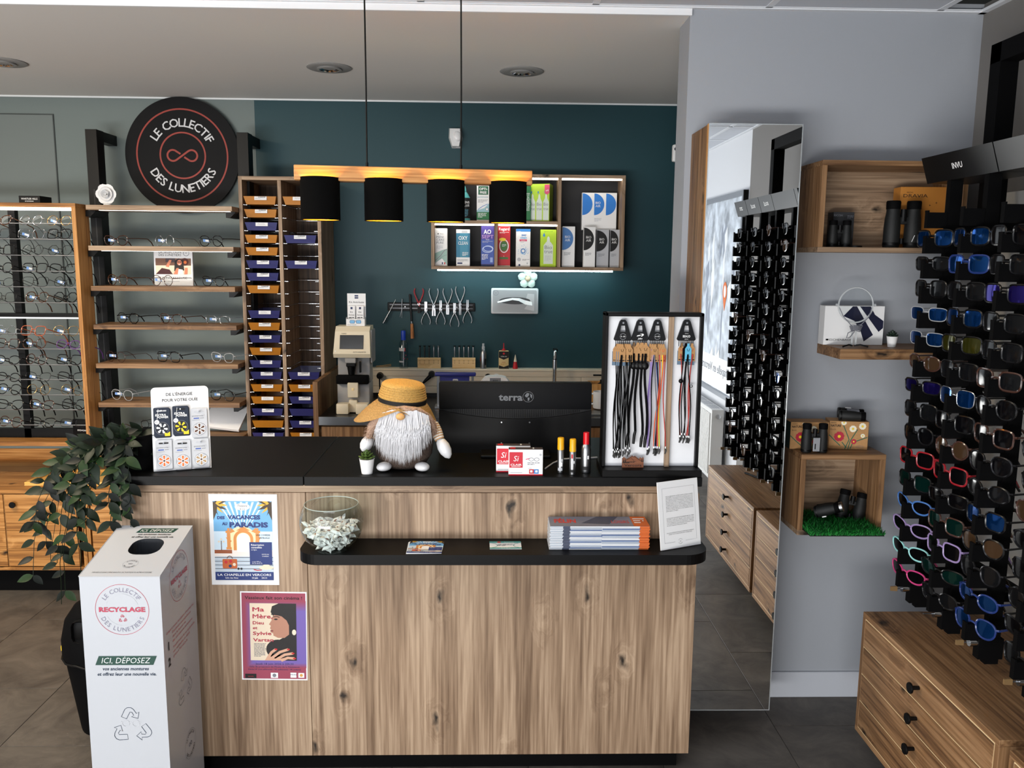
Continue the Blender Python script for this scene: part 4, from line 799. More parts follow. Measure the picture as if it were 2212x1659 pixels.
def d_oxy(g, w, h):
    g.rect(-w * .5, h * .24, w * .5, h * .9, mat('oxy_teal', (44, 116, 148), .5), 0); g.rect(-w * .22, h * .24, w * .36, h * .9, mat('oxy_teal_light', (62, 136, 164), .5), 1); g.rect(-w * .1, h * .91, w * .32, h * .975, LGREY, 1); g.text('OXY', 0, h * .72, h * .14, WHITE, 2, fit=w * .66, bold=.02); g.text('CLEAN', 0, h * .585, h * .13, WHITE, 2, fit=w * .7); para(g, -w * .05, w * .42, h * .38, h * .028, 4, WHITE, 2); para(g, -w * .42, w * .42, h * .19, h * .02, 4, GREYP, 1); g.rect(-w * .42, h * .06, -w * .05, h * .1, NAVY, 1)
def d_ao(g, w, h):
    g.rect(-w * .5, 0, w * .5, h, mat('ao_violet', (72, 60, 146), .5), 0); g.rect(-w * .5, h * .06, w * .5, h * .66, mat('ao_blue', (64, 88, 168), .5), 1); g.text('AO', -w * .02, h * .80, h * .15, WHITE, 2, fit=w * .58, bold=.02); g.text('SEPT', 0, h * .69, h * .12, mat('ao_pale', (190, 150, 205), .5), 2, fit=w * .9, bold=.01); g.text('PLUS', 0, h * .645, h * .04, WHITE, 2); para(g, -w * .4, w * .4, h * .62, h * .022, 2, LGREY, 2)
    for i in range(2): g.ring(w * .05 * i, h * (.42 + .02 * i), w * .42 - i * w * .03, w * .05, mat('ao_lens', (190, 206, 240), .4), 2, 30, ry=h * .085 - i * h * .01)
    para(g, -w * .45, w * .05, h * .3, h * .03, 5, WHITE, 2); g.rect(w * .2, h * .1, w * .4, h * .22, mat('ao_pale_blue', (150, 170, 220), .5), 2); g.rect(-w * .5, 0, w * .5, h * .05, NAVY, 2)
def d_regard(g, w, h):
    g.rect(-w * .5, 0, w * .5, h, RED, 0); g.text('Regard', 0, h * .88, h * .1, WHITE, 1, fit=w * .84, bold=.02); para(g, -w * .35, w * .4, h * .84, h * .02, 2, WHITE); g.ring(0, h * .5, w * .38, w * .07, WHITE, 1, ry=h * .165); g.circ(0, h * .5, w * .29, mat('regard_green', (60, 110, 50), .5), 2, ry=h * .125); g.circ(-w * .12, h * .66, w * .28, YEL, 3, 20, ry=h * .04); para(g, -w * .15, w * .2, h * .54, h * .022, 3, WHITE, 3); g.text('+', 0, h * .235, h * .05, WHITE, 1); g.rect(-w * .36, h * .18, w * .34, h * .23, mat('regard_green', (60, 110, 50), .5), 1); g.rect(-w * .5, 0, w * .5, h * .025, CREAM, 1)
def d_easy(g, w, h):
    g.poly([(-w * .5, h * .96), (-w * .5, h * .93), (w * .5, h * .97), (w * .5, h), (-w * .5, h)], BLUEP, 1); g.rect(-w * .2, h * .93, w * .5, h, BLUEP, 1); g.text('easy', w * .05, h * .82, h * .075, BLUEP, 1, bold=.03); g.text('clean', w * .02, h * .745, h * .085, SKYP, 1, bold=.03); g.rect(-w * .26, h * .675, w * .26, h * .725, PINK, 1); g.text('SeptOne', 0, h * .685, h * .035, WHITE, 2); para(g, -w * .2, w * .25, h * .655, h * .018, 1, GREYP)
    R = random.Random(3)
    for i in range(26): a = R.random() * 6.28; r = w * (.12 + .3 * R.random()); g.circ(w * .0 + r * cos(a), h * .42 + r * sin(a), w * (.01 + .02 * R.random()), SKYP, 1, 8)
    g.ring(0, h * .42, w * .17, w * .06, BLUEP, 2, 20); g.ring(w * .02, h * .42, w * .24, w * .03, SKYP, 1, 20, 200, 420); g.circ(-w * .28, h * .19, w * .13, LGREY, 1, 20); para(g, -w * .05, w * .45, h * .2, h * .025, 2, GREYP); g.circ(-w * .25, h * .02 + w * .06, w * .07, NAVY, 1, 12); g.circ(w * .3, h * .09, w * .06, LGREY, 1, 12)
def d_bio(g, w, h, lx=0.0):
    g.rect(-w * .5, 0, w * .5, h, mat('lime_gradient', (170, 204, 44), .5), 0); g.text('BAUSCH + LOMB', 0, h * .94, h * .03, GREEN, 1); g.poly([(-w * .28, h * .92), (-w * .2, h * .84), (-w * .28, h * .80), (-w * .36, h * .84)], BLUEP, 1)
    bx = mat('bottle_print', (206, 216, 206), .5)
    g.poly([(-w * .3, h * .08), (w * .3, h * .08), (w * .3, h * .58), (w * .16, h * .66), (w * .1, h * .68), (w * .08, h * .78), (w * .02, h * .82), (-w * .02, h * .82), (-w * .08, h * .78), (-w * .1, h * .68), (-w * .16, h * .66), (-w * .3, h * .58)], bx, 1)
    g.text('Bio', 0, h * .48, h * .14, GREYP, 2, fit=w * .46); g.text('true', 0, h * .37, h * .14, GREYP, 2, fit=w * .52); para(g, -w * .22, w * .22, h * .3, h * .03, 5, LGREY, 2)
def d_air(blk, big=False):
    def f(g, w, h):
        c = BLACK if blk else mat('bioair_blue', (70, 120, 180), .5); r = w * .78 if not big else w * .16
        if not big:
            g.poly([(-w * .49 + 0 * w, h * .7 - h * .28)] + [(-w * .49 + w * .86 * cos(radians(a)), h * .7 + h * .28 * sin(radians(a))) for a in range(-90, 91, 9)], c, 1); g.text('BIO', -w * .08, h * .715, h * .085, WHITE, 2); g.text('AIR', -w * .08, h * .635, h * .085, WHITE, 2); para(g, -w * .35, w * .2, h * .36, h * .02, 4, GREYP)
    return f
carton('lens_care_box', 'white and pale green MENI CARE PURE box in the lower left compartment', 938, 966, 493, zl, WHITE, d_meni)
carton('lens_care_box', 'teal and white OXY CLEAN box beside the MENI CARE box', 985.5, 1015, 495.5, zl, WHITE, d_oxy)
carton('lens_care_box', 'violet AO SEPT box beside the OXY CLEAN box', 1039.5, 1067.5, 487.5, zl, mat('violet_card', (70, 60, 140), .5), d_ao)
carton('lens_care_box', 'red Regard box with a green disc right of the lower divider', 1075.5, 1102.5, 487, zl, RED, d_regard)
carton('lens_care_box', 'white box with blue splash and pink band beside the red box', 1115, 1146, 494.5, zl, WHITE, d_easy)
carton('lens_care_box', 'lime green Bio true single box in the lower compartment', 1168, 1202, 496, zl, LIME, d_bio)
carton('lens_care_box', 'white BIO AIR box with a blue half disc at the left of the tall compartment', 1215, 1242.5, 489, zl, WHITE, d_air(False))
carton('lens_care_box', 'white BIO AIR box with a black half disc in front of the large box', 1261.5, 1287, 490, zl, WHITE, d_air(True), y=uy - 0.012, depth=0.035)
carton('lens_care_box', 'grey white BIO AIR box with black half disc, middle of the row behind', 1289.5, 1316, 496, zl, LGREY, d_air(True), y=uy + 0.012, depth=0.03)
carton('lens_care_box', 'grey white BIO AIR box with black half disc at the right end of the row', 1319, 1339, 496, zl, LGREY, d_air(True), y=uy + 0.012, depth=0.03)
def d_airbig(g, w, h):
    bl = mat('bioair_bright_blue', (44, 122, 206), .5)
    for i in range(3):
        u = -w * .49 + i * w * .34; g.poly([(u + w * .29 * cos(radians(a)), h * .69 + h * .29 * sin(radians(a))) for a in range(-90, 91, 9)], bl, 1)
    g.text('BIO', -w * .04, h * .70, h * .09, WHITE, 2); g.text('AIR', -w * .04, h * .615, h * .09, WHITE, 2); para(g, -w * .14, w * .08, h * .32, h * .025, 4, LGREY)
t = carton('lens_care_box', 'large white box with three bright blue half discs in the tall compartment', 1258, 1333, 416, PY(1300, 497, uy + 0.05).z - 0.0, WHITE, d_airbig, y=uy + 0.055, depth=0.04)
MB().box(-0.07, 0.07, 0.001, 0.039, zl - t.location.z, -0.0003).build('stand_box', BLKM, t)
# upper compartments, partly behind the lamp shades
def d_opti(g, w, h):
    g.rect(-w * .38, h * .74, w * .42, h * .98, mat('opti_green', (34, 96, 66), .5), 1); g.text('OPTI-', w * .02, h * .87, h * .095, WHITE, 2, bold=.02); g.text('FREE', w * .02, h * .77, h * .095, WHITE, 2, bold=.02); g.text('puremoist', 0, h * .655, h * .075, TEALP, 1, fit=w * .84); para(g, -w * .4, w * .4, h * .6, h * .03, 3, GREYP); g.poly([(-w * .5, h * .3), (w * .1, h * .36), (w * .5, h * .5), (w * .5, h * .2), (-w * .5, h * .2)], mat('opti_wave', (150, 190, 200), .5), 1); g.line([(-w * .4, h * .32), (0, h * .42), (w * .4, h * .48)], w * .04, BLUEP, 2); g.circ(w * .32, h * .33, w * .12, WHITE, 3, 16); g.ring(w * .32, h * .33, w * .12, w * .03, GREYP, 4, 16); g.rect(-w * .5, h * .03, w * .5, h * .25, GREEN, 2); para(g, -w * .4, w * .3, h * .22, h * .035, 4, WHITE, 3)
carton('lens_care_box', 'white and green OPTI-FREE box between two lamp shades', 1030, 1057, 400.5, zu, WHITE, d_opti)
def d_green(g, w, h): g.rect(-w * .5, 0, w * .5, h, GREEN, 0); para(g, -w * .3, w * .45, h * .8, h * .04, 14, WHITE)
carton('lens_care_box', 'green lens care box just right of the rightmost lamp shade', 1122, 1147, 402, zu, GREEN, d_green)
def d_bio4(g, w, h):
    g.rect(-w * .5, 0, w * .5, h, mat('lime_gradient', (170, 204, 44), .5), 0)
    for i in range(3):
        u = -w * .4 + i * w * .36; bw = w * .15; bx = mat('bottle_print', (206, 216, 206), .5)
        g.poly([(u - bw, h * .03), (u + bw, h * .03), (u + bw, h * .52), (u + bw * .4, h * .62), (u + bw * .3, h * .7), (u, h * .74), (u - bw * .3, h * .7), (u - bw * .4, h * .62), (u - bw, h * .52)], bx, 1); g.text('Bio', u, h * .42, h * .12, GREYP, 2, fit=bw * 1.6); g.text('true', u, h * .3, h * .12, GREYP, 2, fit=bw * 1.7); g.poly([(u - bw * .4, h * .72), (u - bw * .1, h * .8), (u - bw * .7, h * .8)], BLUEP, 3)
    g.poly([(w * .24, h * .98), (w * .5, h * .98), (w * .5, h * .76), (w * .37, h * .71), (w * .24, h * .76)], PINK, 3); g.text('x4', w * .37, h * .8, h * .08, WHITE, 4)
def s_bio4(g, w, h): g.rect(0, 0, w, h, mat('olive_lime', (120, 150, 40), .5), 0); para(g, w * .1, w * .95, h * .92, h * .03, 26, mat('olive_dark', (80, 110, 30), .5))
carton('lens_care_box', 'large lime green Bio true box with three bottles printed and a pink x4 flash', 1147, 1187, 397, zu, LIME, d_bio4, depth=0.09, rot=radians(-16), side=s_bio4)
p = PY(1005, 440, uy + 0.02); lb = thing('lens_solution_bottle', 'teal and black lens solution bottle beside the third lamp shade', 'bottle', (PY(1003, 440, uy).x, uy + 0.03, zu)); hbt = PY(1003, 402, uy + 0.03).z - zu; bw = 0.031
TB = mat('teal_bottle', (90, 180, 180), 0.35)
MB().lathe([(0, 0), (bw, 0.0), (bw, hbt * .66), (bw * .6, hbt * .78), (bw * .34, hbt * .84), (0, hbt * .84)], (0, 0, 0), 24, Matrix.Diagonal(Vector((1, .6, 1)))).build('bottle_body', TB, lb, smooth=40); MB().lathe([(bw * .36, hbt * .845), (bw * .3, hbt * .92), (bw * .16, hbt), (0, hbt)], n=16).build('bottle_cap', TB, lb, smooth=40); MB().lathe([(bw * 1.012, hbt * .07), (bw * 1.012, hbt * .66)], (0, 0, 0), 24, Matrix.Diagonal(Vector((1, .62, 1)))).build('black_label', BLACK, lb, smooth=40)
g = G((0, -bw * .64, 0), X3, Z3); g.text('LENS', bw * .3, hbt * .5, hbt * .09, WHITE); g.text('PLUS', bw * .3, hbt * .41, hbt * .09, WHITE); para(g, 0, bw * .7, hbt * .32, hbt * .03, 7, TEALP); g.build('lettering', lb)
# ================================================================== THINGS ON THE TEAL WALL
p = PY(983, 297, YB - 0.03); ms = thing('motion_sensor', 'white wall motion sensor high on the teal wall', 'sensor', (p.x, YB - 0.001, p.z)); WP = mat('white_plastic', (226, 227, 228), 0.4)
MB().prism([(-0.034, 0.052), (0.034, 0.052), (0.040, 0.0), (0.028, -0.054), (-0.018, -0.054), (-0.036, 0.0)], lambda u, v, d: (u * (1 - d * 5), -d, v * (1 - d * 3)), 0.0, 0.045).build('sensor_body', WP, ms); MB().ball((0.012, -0.043, 0.004), 0.024, 14, (1, .5, 1.2)).build('sensor_lens', mat('white_lens', (235, 236, 238), 0.2), ms, smooth=60); MB().box(0.005, 0.03, -0.02, 0, -0.053, -0.0535 + 0.008).build('grille', LGREY, ms)
# tissue dispenser
a = PY(1061, 622, YB - 0.03); c = PY(1162, 678, YB - 0.03); w = c.x - a.x; h = a.z - c.z; td = thing('tissue_dispenser', 'grey wall tissue dispenser with a white tissue in its slot', 'dispenser', ((a.x + c.x) / 2, YB - 0.001, (a.z + c.z) / 2))
DG = mat('dispenser_grey', (165, 168, 172), 0.35); bm = bmesh.new()
MB().box(-w / 2, w / 2, -0.06, 0, -h / 2, h / 2, 0.008).build('housing', mat('dispenser_rim', (206, 208, 212), .35), td, smooth=40); MB().prism(rrect(-w * .465, -h * .43, w * .465, h * .43, 0.008), lambda u, v, d: (u, -d, v), 0.0595, 0.061).build('front_panel', DG, td)
MB().prism([(w * .33 * cos(radians(t_)), h * .02 + h * .14 * sin(radians(t_))) for t_ in range(0, 360, 15)], lambda u, v, d: (u, -d, v), 0.0605, 0.0618).build('slot', mat('slot_dark', (70, 72, 76), .5), td)
mb = MB(); top = [(-.37, -.1), (-.2, .0), (-.05, .05), (.1, .04), (.22, -.04), (.36, -.1)]; bot = [(-.36, -.14), (-.22, -.1), (-.05, -.03), (.08, -.06), (.22, -.2), (.37, -.24)]
vs = [(u * w, -0.064 - 0.006 * (i % 2), v * h + h * .08) for i, (u, v) in enumerate(top)] + [(u * w, -0.070 - 0.008 * (i % 2), v * h + h * .08) for i, (u, v) in enumerate(bot)]; mb.add(vs, [(i, i + 1, 7 + i, 6 + i) for i in range(5)]); mb.build('tissue', PAPER, td)
g = G((0, -0.061, 0), X3, Z3); g.ring(-w * .4, h * .32, h * .1, h * .012, GREYP, 1, 24); g.text('∞', -w * .4, h * .29, h * .08, GREYP); g.poly([(w * .27, h * .3), (w * .41, h * .28), (w * .41, -h * .38), (w * .2, -h * .3), (w * .3, -h * .05), (w * .24, h * .12)], mat('pale_panel_patch', (196, 198, 201), .3), 0); g.build('emblem', td)
# pompom flower on the dispenser
fz = (a.z + c.z) / 2 + h / 2; p = PY(1140, 605, YB - 0.03); pf = thing('pompom_flower', 'pale green felt pompom flower standing on the tissue dispenser', 'ornament', (p.x, YB - 0.034, fz + 0.0005)); FEL = mat('pale_felt', (196, 214, 206), 0.95, bump=0.9, bscale=160, sheen=0.6); rr = 0.026
def fuzz(c, r, sc=(1, 1, 1)):
    mb = MB(); mb.ball(c, r, 20, sc); R = random.Random(2); C_ = Vector(c); mb.v = [tuple(C_ + (Vector(v) - C_) * (1 + R.uniform(-.07, .07))) for v in mb.v]; return mb
for i in range(5): t_ = radians(90 + 72 * i); fuzz((0.033 * cos(t_), 0, 0.054 + 0.033 * sin(t_)), 0.0225, (1, .8, 1)).build('petal', FEL, pf, smooth=80)
fuzz((0, -0.016, 0.054), 0.015).build('centre', mat('beige_felt', (186, 166, 140), 0.95), pf, smooth=80)
# magnetic strip with pliers
a = PY(837, 651, YB - 0.012); c = PY(1026, 664, YB - 0.012); sz0, sz1 = PY(930, 672, YB - .012).z, PY(930, 654, YB - .012).z
st = thing('magnetic_strip', 'black magnetic tool strip holding pliers on the teal wall', 'tool strip', (0, 0, 0)); MB().box(a.x, c.x, YB - 0.012, YB - 0.0005, sz0, sz1, 0.002).build('strip_body', BLK, st); mz = (sz0 + sz1) / 2
for z in (mz - 0.011, mz + 0.009): MB().box(a.x + 0.012, c.x - 0.012, YB - 0.0145, YB - 0.0118, z, z + 0.006).build('steel_rail', mat('dark_steel', (70, 70, 72), .3, .9), st)
for px in (875, 987): q = PY(px, 661, YB - .013); MB().cyl((q.x, YB - 0.0122, mz), (q.x, YB - 0.014, mz), 0.003, n=10).build('screw', STEEL, st)
def pliers(label, pxh, pyh, pxj, pyj, jaw, hm, up):
    """pivot near (pxj, pyj); handles spread up or down"""
    y = YB - 0.021; q = PY(pxj, pyj, y); t = thing('pliers', label, 'pliers', (q.x, y, q.z), 0, 'pliers on the magnetic strip'); s = 1 if up else -1
    e = PY(pxh, pyh, y); Lh = abs(e.z - q.z); JL = 0.052
    for k in (1, -1):
        P = [(-k * 0.004, 0.002 * k, s * -0.012), (k * 0.003, 0.002 * k, s * 0.010), (k * 0.013, 0, s * Lh * .32), (k * 0.0235, 0, s * Lh * .62), (k * 0.026, 0, s * Lh * .8), (k * 0.021, 0, s * Lh * .97)]
        MB().tube(P, [0.0045, 0.0055, 0.0042, 0.004, 0.004, 0.0032], 8).build('handle', hm, t, smooth=60)
    MB().cyl((0, -0.006, 0), (0, 0.006, 0), 0.0075, n=16).build('pivot', STEEL, t, smooth=40)
    pr = {'cutter': [(-.008, 0), (.008, 0), (.010, .035), (.008, .05), (-.008, .05), (-.010, .035)], 'ring': [(-.006, 0), (.006, 0), (.012, .03), (.012, .055), (-.012, .055), (-.012, .03)], 'snipe': [(-.007, 0), (.007, 0), (.004, .052), (-.004, .052)], 'flat': [(-.0075, 0), (.0075, 0), (.0075, .05), (-.0075, .05)], 'needle': [(-.006, 0), (.006, 0), (.0022, .06), (-.0022, .06)]}[jaw]
    for k in (1, -1): MB().prism([(u * (0.5) + k * 0.0038 if True else u, -s * v) for u, v in pr], lambda u, v, d: (u, d, v), -0.004, 0.004).build('jaw', STEEL if hm is not FR['red'] else BLK, t)
    return t
SP = mat('satin_steel', (150, 152, 155), .28, 1.0)
pliers('red handled pliers on the magnetic strip, handles upward', 903, 622, 905, 657, 'cutter', FR['red'], True)
pliers('steel pliers with jaws upward just right of the red handled pliers', 920, 702, 920, 671, 'flat', SP, False)
pliers('steel pliers with a ring shaped jaw end, handles upward', 936, 622, 937, 661, 'ring', SP, True)
pliers('steel pliers with pointed jaws, handles downward between two upright pairs', 951, 702, 952, 669, 'snipe', SP, False)
pliers('steel pliers with broad blunt jaws, handles upward beside the slotted pair', 968, 622, 967, 660, 'cutter', SP, True)
pliers('steel pliers with slotted jaws, lowest hanging handles of the strip', 982, 707, 982, 674, 'flat', SP, False)
pliers('steel pliers with handles reaching highest above the strip', 995, 618, 994, 657, 'needle', SP, True)
pliers('steel pliers at the right end of the magnetic strip, handles downward', 1010, 699, 1010, 668, 'snipe', SP, False)
def stick(name, label, cat, parts):
    q = PY(*parts[0][0], YB - 0.019); t = thing(name, label, cat, q)
    for (p0, p1, r0, r1, nm, mt) in parts: a_ = PY(*p0, YB - 0.019) - q; b_ = PY(*p1, YB - 0.019) - q; MB().cyl(a_, b_, r0, r1, 10).build(nm, mt, t, smooth=40)
    return t
stick('tweezers', 'slanting steel tweezers at the left end of the magnetic strip', 'tweezers', [((843, 671), (855, 647), .0035, .0015, 'tip', SP), ((828, 698), (843, 671), .006, .0045, 'grip', SP)])
t = stick('tweezers', 'thin upright steel tweezers left of the file', 'tweezers', [((869, 646), (868, 665), .0035, .003, 'grip', SP), ((868.5, 665), (864, 685), .002, .001, 'tip', SP), ((868.5, 665), (868, 687), .002, .001, 'tip', SP)])
stick('hand_file', 'black file with a wooden handle hanging from the magnetic strip', 'file', [((885.5, 636), (889, 694), .007, .006, 'blade', mat('file_steel', (44, 44, 46), .5, .6)), ((889, 694), (889.5, 699), .005, .005, 'ferrule', SP), ((889.5, 699), (891, 731), .0085, .0105, 'wooden_handle', wood('turned_wood', (126, 74, 40), (166, 106, 62), (186, 126, 78), 'z', 0))])
# ================================================================== LEDGE OF THE TRUNKING
tz = TZ1 + 0.0005; ty = 4.655
p = PY(872, 792, ty); sb = thing('spray_bottle', 'clear bottle with blue cap and floral label on the trunking', 'bottle', (p.x, ty, tz)); hh_ = PY(872, 714, ty).z - tz; rb = 0.0245
MB().lathe([(0, 0), (rb, 0), (rb, hh_ * .68), (rb * .6, hh_ * .74), (rb * .5, hh_ * .76)], n=24).build('bottle_body', CLEARP, sb, smooth=40); MB().lathe([(rb * .54, hh_ * .745), (rb * .54, hh_ * .98), (rb * .45, hh_), (0, hh_)], n=20).build('bottle_cap', mat('blue_cap', (20, 60, 170), .4), sb, smooth=40); MB().cyl((0, 0, 0.01), (0, 0, hh_ * .74), 0.0018, n=6).build('dip_tube', LGREY, sb)
def wrap(name, m, r, z0, z1, a0, a1, parent, n=10):
    mb = MB(); vs = []
    for i in range(n + 1): t_ = radians(a0 + (a1 - a0) * i / n); vs += [(r * sin(t_), -r * cos(t_), z0), (r * sin(t_), -r * cos(t_), z1)]
    mb.add(vs, [(2 * i, 2 * i + 2, 2 * i + 3, 2 * i + 1) for i in range(n)]); return mb.build(name, m, parent, smooth=60)
wrap('label_band', LGREY, rb + .0004, hh_ * .46, hh_ * .55, -80, 20, sb); wrap('label_band', LGREY, rb + .0004, hh_ * .16, hh_ * .2, -80, 10, sb)
R = random.Random(8)
for i in range(9): t_ = R.uniform(5, 60); z = hh_ * R.uniform(.15, .52); wrap('flower_print', [RED, NAVY, MAUVE][i % 3], rb + .0005, z, z + .007, t_, t_ + 14, sb, 3)
def driver_stand(label, px0, px1, which, heads):
    a_ = PY(px0, 793, ty - .012); c_ = PY(px1, 793, ty - .012); x0 = a_.x; w_ = c_.x - x0; h_ = PY(px0, 773, ty - .012).z - tz; BE = wood('beech', (190, 150, 96), (218, 182, 128), (232, 200, 150), 'x', 0)
    t = thing('screwdriver_stand', label, 'tool stand', (x0, ty - 0.012, tz)); MB().box(0, w_, 0, 0.026, 0, h_, 0.001).build('block', BE, t); g = G((0, 0, 0), X3, Z3)
    for i in range(5): g.ring(w_ * (.1 + .2 * i), h_ * .72, .0035, .001, BLACK, 1, 14); g.rect(w_ * (.1 + .2 * i) - .003, h_ * .5, w_ * (.1 + .2 * i) + .003, h_ * .54, BROWNP, 1)
    g.build('size_marks', t)
    top = PY((px0 + px1) / 2, 747, ty).z - tz
    for i in range(5):
        s_ = thing('screwdriver', 'slim %s screwdriver, %s in the %s beech stand' % (('steel', 'dark')[heads[i]], ('first', 'second', 'third', 'fourth', 'last')[i], which), 'screwdriver', (x0 + w_ * (.1 + .2 * i), ty + 0.001, tz + h_ + 0.0004), 0, 'screwdrivers in the beech stands'); hs = top - h_; mt = [SP, mat('dark_handle', (60, 60, 60), .35, .8)][heads[i] if which == 'left' else 0]
        MB().lathe([(0, 0), (.0036, 0), (.0042, hs * .25), (.0048, hs * .5), (.0046, hs * .8), (.003, hs * .9)], n=12).build('handle', mt, s_, smooth=40); MB().lathe([(.003, hs * .9), (.0078, hs * .97), (.0078, hs), (0, hs)], n=14).build('swivel_cap', BLK if heads[i] else SP, s_, smooth=40)
driver_stand('beech screwdriver stand with dark drivers beside the clear bottle', 902, 952, 'left', [1, 1, 1, 0, 0]); driver_stand('beech screwdriver stand with five black capped drivers beside the silver bottle', 977, 1027, 'right', [1, 1, 1, 1, 1])
p = PY(1044, 793, ty); hh_ = PY(1044, 742, ty).z - tz; al = thing('aluminium_bottle', 'small silver aluminium bottle with pump collar on the trunking', 'bottle', (p.x, ty, tz)); MB().lathe([(0, 0), (.0175, 0), (.018, .004), (.018, hh_ * .6), (.012, hh_ * .72), (.008, hh_ * .76)], n=24).build('bottle_body', STEEL, al, smooth=40); MB().lathe([(.009, hh_ * .76), (.009, hh_ * .88), (.0065, hh_ * .89), (.0065, hh_), (0, hh_)], n=16).build('pump_collar', LGREY, al, smooth=40); wrap('red_label', RED, .0183, hh_ * .3, hh_ * .45, -90, -60, al, 4); wrap('label_text', BLACK, .0183, hh_ * .15, hh_ * .4, 20, 60, al, 4)
p = PY(1088, 794, ty); hh_ = PY(1088, 741, ty).z - tz; oc = thing('oil_can', 'cream and black oil can with red spout on the trunking', 'can', (p.x, ty, tz)); hc = PY(1088, 757, ty).z - tz
MB().box(-.0285, .0285, -.012, .012, 0, hc, .006).build('can_body', mat('can_cream', (222, 196, 140), .4), oc, smooth=40); MB().lathe([(.012, hc), (.011, hc + .006), (.004, hc + .01), (.0022, hh_), (0, hh_)], n=14).build('red_spout', RED, oc, smooth=40)
g = G((0, -.012, 0), X3, Z3); g.poly([(-.0275, hc * .96), (.0275, hc * .96), (.0275, hc * .62), (0, hc * .5), (-.0275, hc * .62)], BLACK, 1); g.circ(0, hc * .84, .006, RED, 2, 14); g.text('3-EN-UN', 0, hc * .65, .009, WHITE, 2); g.poly([(-.0275, hc * .02), (.0275, hc * .02), (.0275, hc * .2), (0, hc * .1), (-.0275, hc * .2)], BLACK, 1); g.text('HUILE', 0, hc * .33, .008, RED, 2); para(g, -.018, .018, hc * .28, .005, 2, GOLDP); g.build('printed_front', oc)
p = PY(1113, 795, ty); hh_ = PY(1113, 766, ty).z - tz; cn = thing('glue_cone', 'small red cone bottle with white nozzle on the trunking', 'bottle', (p.x, ty, tz)); MB().lathe([(0, 0), (.014, 0), (.0142, .004), (.009, hh_ * .5)], n=20).build('cone_body', RED, cn, smooth=40); MB().lathe([(.009, hh_ * .5), (.0012, hh_), (0, hh_)], n=16).build('nozzle', CREAM, cn, smooth=40)
p = PY(830, 789, ty); cl = thing('folded_glasses', 'folded gold wire temples lying on the trunking beside the lens machine', 'glasses', (p.x, ty, tz + .001)); 
for dz, dx in ((.0, 0), (.006, .004)): MB().tube([(-.045, 0, .003 + dz), (-.01, -.004, .006 + dz), (.04, -.006, .012 + dz * 1.3)], .0013, 5).build('temple', FR['gold'], cl, smooth=60)
# plugs
for px, py, lb_ in ((820, 812, 'black plug with cable beside the lens machine'), (932, 809, 'black plug with cable left of the blue tray rest')):
    q = PY(px, py, 4.61); t = thing('power_plug', lb_, 'plug', q); MB().cyl((0, .02, 0), (0, -.012, 0), .019, .016, 18).build('plug_body', BLK, t, smooth=40); 
    if px > 900: MB().tube([(-.008, -.012, -.01), (-.03, -.02, -.03), (-.05, -.02, -.05), (-.09, -.02, -.068), (-.14, -.02, -.075)], [.012, .009, .005, .0035, .0035], 8).build('cable', BLK, t, smooth=60)
    else: MB().tube([(0, -.012, 0), (0.003, -.016, -.06), (0, -.016, -.16)], .004, 8).build('cable', BLK, t, smooth=60)
# ================================================================== ON THE BACK WORKTOP
CRM = mat('cream_plastic', (222, 210, 184), 0.4); LG = mat('warm_grey_plastic', (150, 148, 146), 0.45)
lmY = 4.13; q = PZ(763, 893, WZ); lmY = q.y
def LPY(px, py, dy=0.0): p = PY(px, py, lmY + dy); return (p.x - LX, p.z - WZ)
LX = PY(763, 893, lmY).x
lmz = thing('lens_meter', 'cream and grey automatic lens meter on the back worktop', 'lens meter', (LX, lmY, WZ + 0.0006))
hd = [LPY(733, 716), LPY(803, 716), LPY(802, 773), LPY(722, 772)]
W1 = (LPY(802, 773)[0] - LPY(722, 772)[0]) / 2; zt1 = LPY(763, 712)[1]; zb1 = LPY(763, 773)[1]
MB().prism([(0.0, zb1), (-0.012, zb1 + 0.02), (0.02, zt1 - 0.012), (0.045, zt1 + 0.012), (0.15, zt1 + 0.012), (0.15, zb1 - 0.02), (0.06, zb1 - 0.005)], lambda u, v, d: (d * (1.0 if v < zb1 + 0.05 else 0.93), u, v), -W1, W1).build('head_housing', CRM, lmz)
n_ = Vector((0, -0.98, 0.15)); vv = Vector((0, 0.032, zt1 - zb1 - 0.032)).normalized()
g = G((0, -0.0122, zb1 + 0.02), X3, vv, 0.0012); hh_ = (zt1 - zb1 - 0.03); g.rect(-W1 * .66, hh_ * .22, W1 * .62, hh_ * .86, mat('screen_frame', (40, 40, 42), .4), 0); g.rect(-W1 * .63, hh_ * .25, W1 * .59, hh_ * .83, mat('dark_screen', (56, 58, 60), .12), 1); g.text('AUTO LENSMETER', W1 * .42, hh_ * .06, hh_ * .07, BLACK, fit=W1 * .7); g.text('TOMEY', -W1 * .45, hh_ * .9, hh_ * .07, BLACK); g.circ(-W1 * .88, hh_ * .12, .003, WHITE, 1, 10); g.build('screen', lmz)
MB().box(W1 * .95, W1 * 1.04, 0.03, 0.15, zb1 - 0.03, zt1 - 0.005, 0.004).build('side_panel', LG, lmz)
z2 = LPY(763, 829)[1]; z3 = LPY(763, 811)[1]; z4 = LPY(763, 872)[1]; W2 = W1 * .88
MB().box(-W2, W2, 0.05, 0.15, z2, zb1 + 0.0, 0.004).build('optics_back', LG, lmz); MB().box(-W2 * 1.0, W2 * 1.0, 0.018, 0.15, 0.012, z2 - 0.001, 0.006).build('lower_body', LG, lmz, smooth=40)
MB().box(-W2, W2 * .98, -0.012, 0.03, z2 - 0.002, z3, 0.005).build('lens_table', BLKM, lmz, smooth=40); MB().box(-W2 * .45, W2 * .22, 0.0, 0.05, zb1 - 0.028, zb1 - 0.002, 0.003).build('marker_housing', LG, lmz)
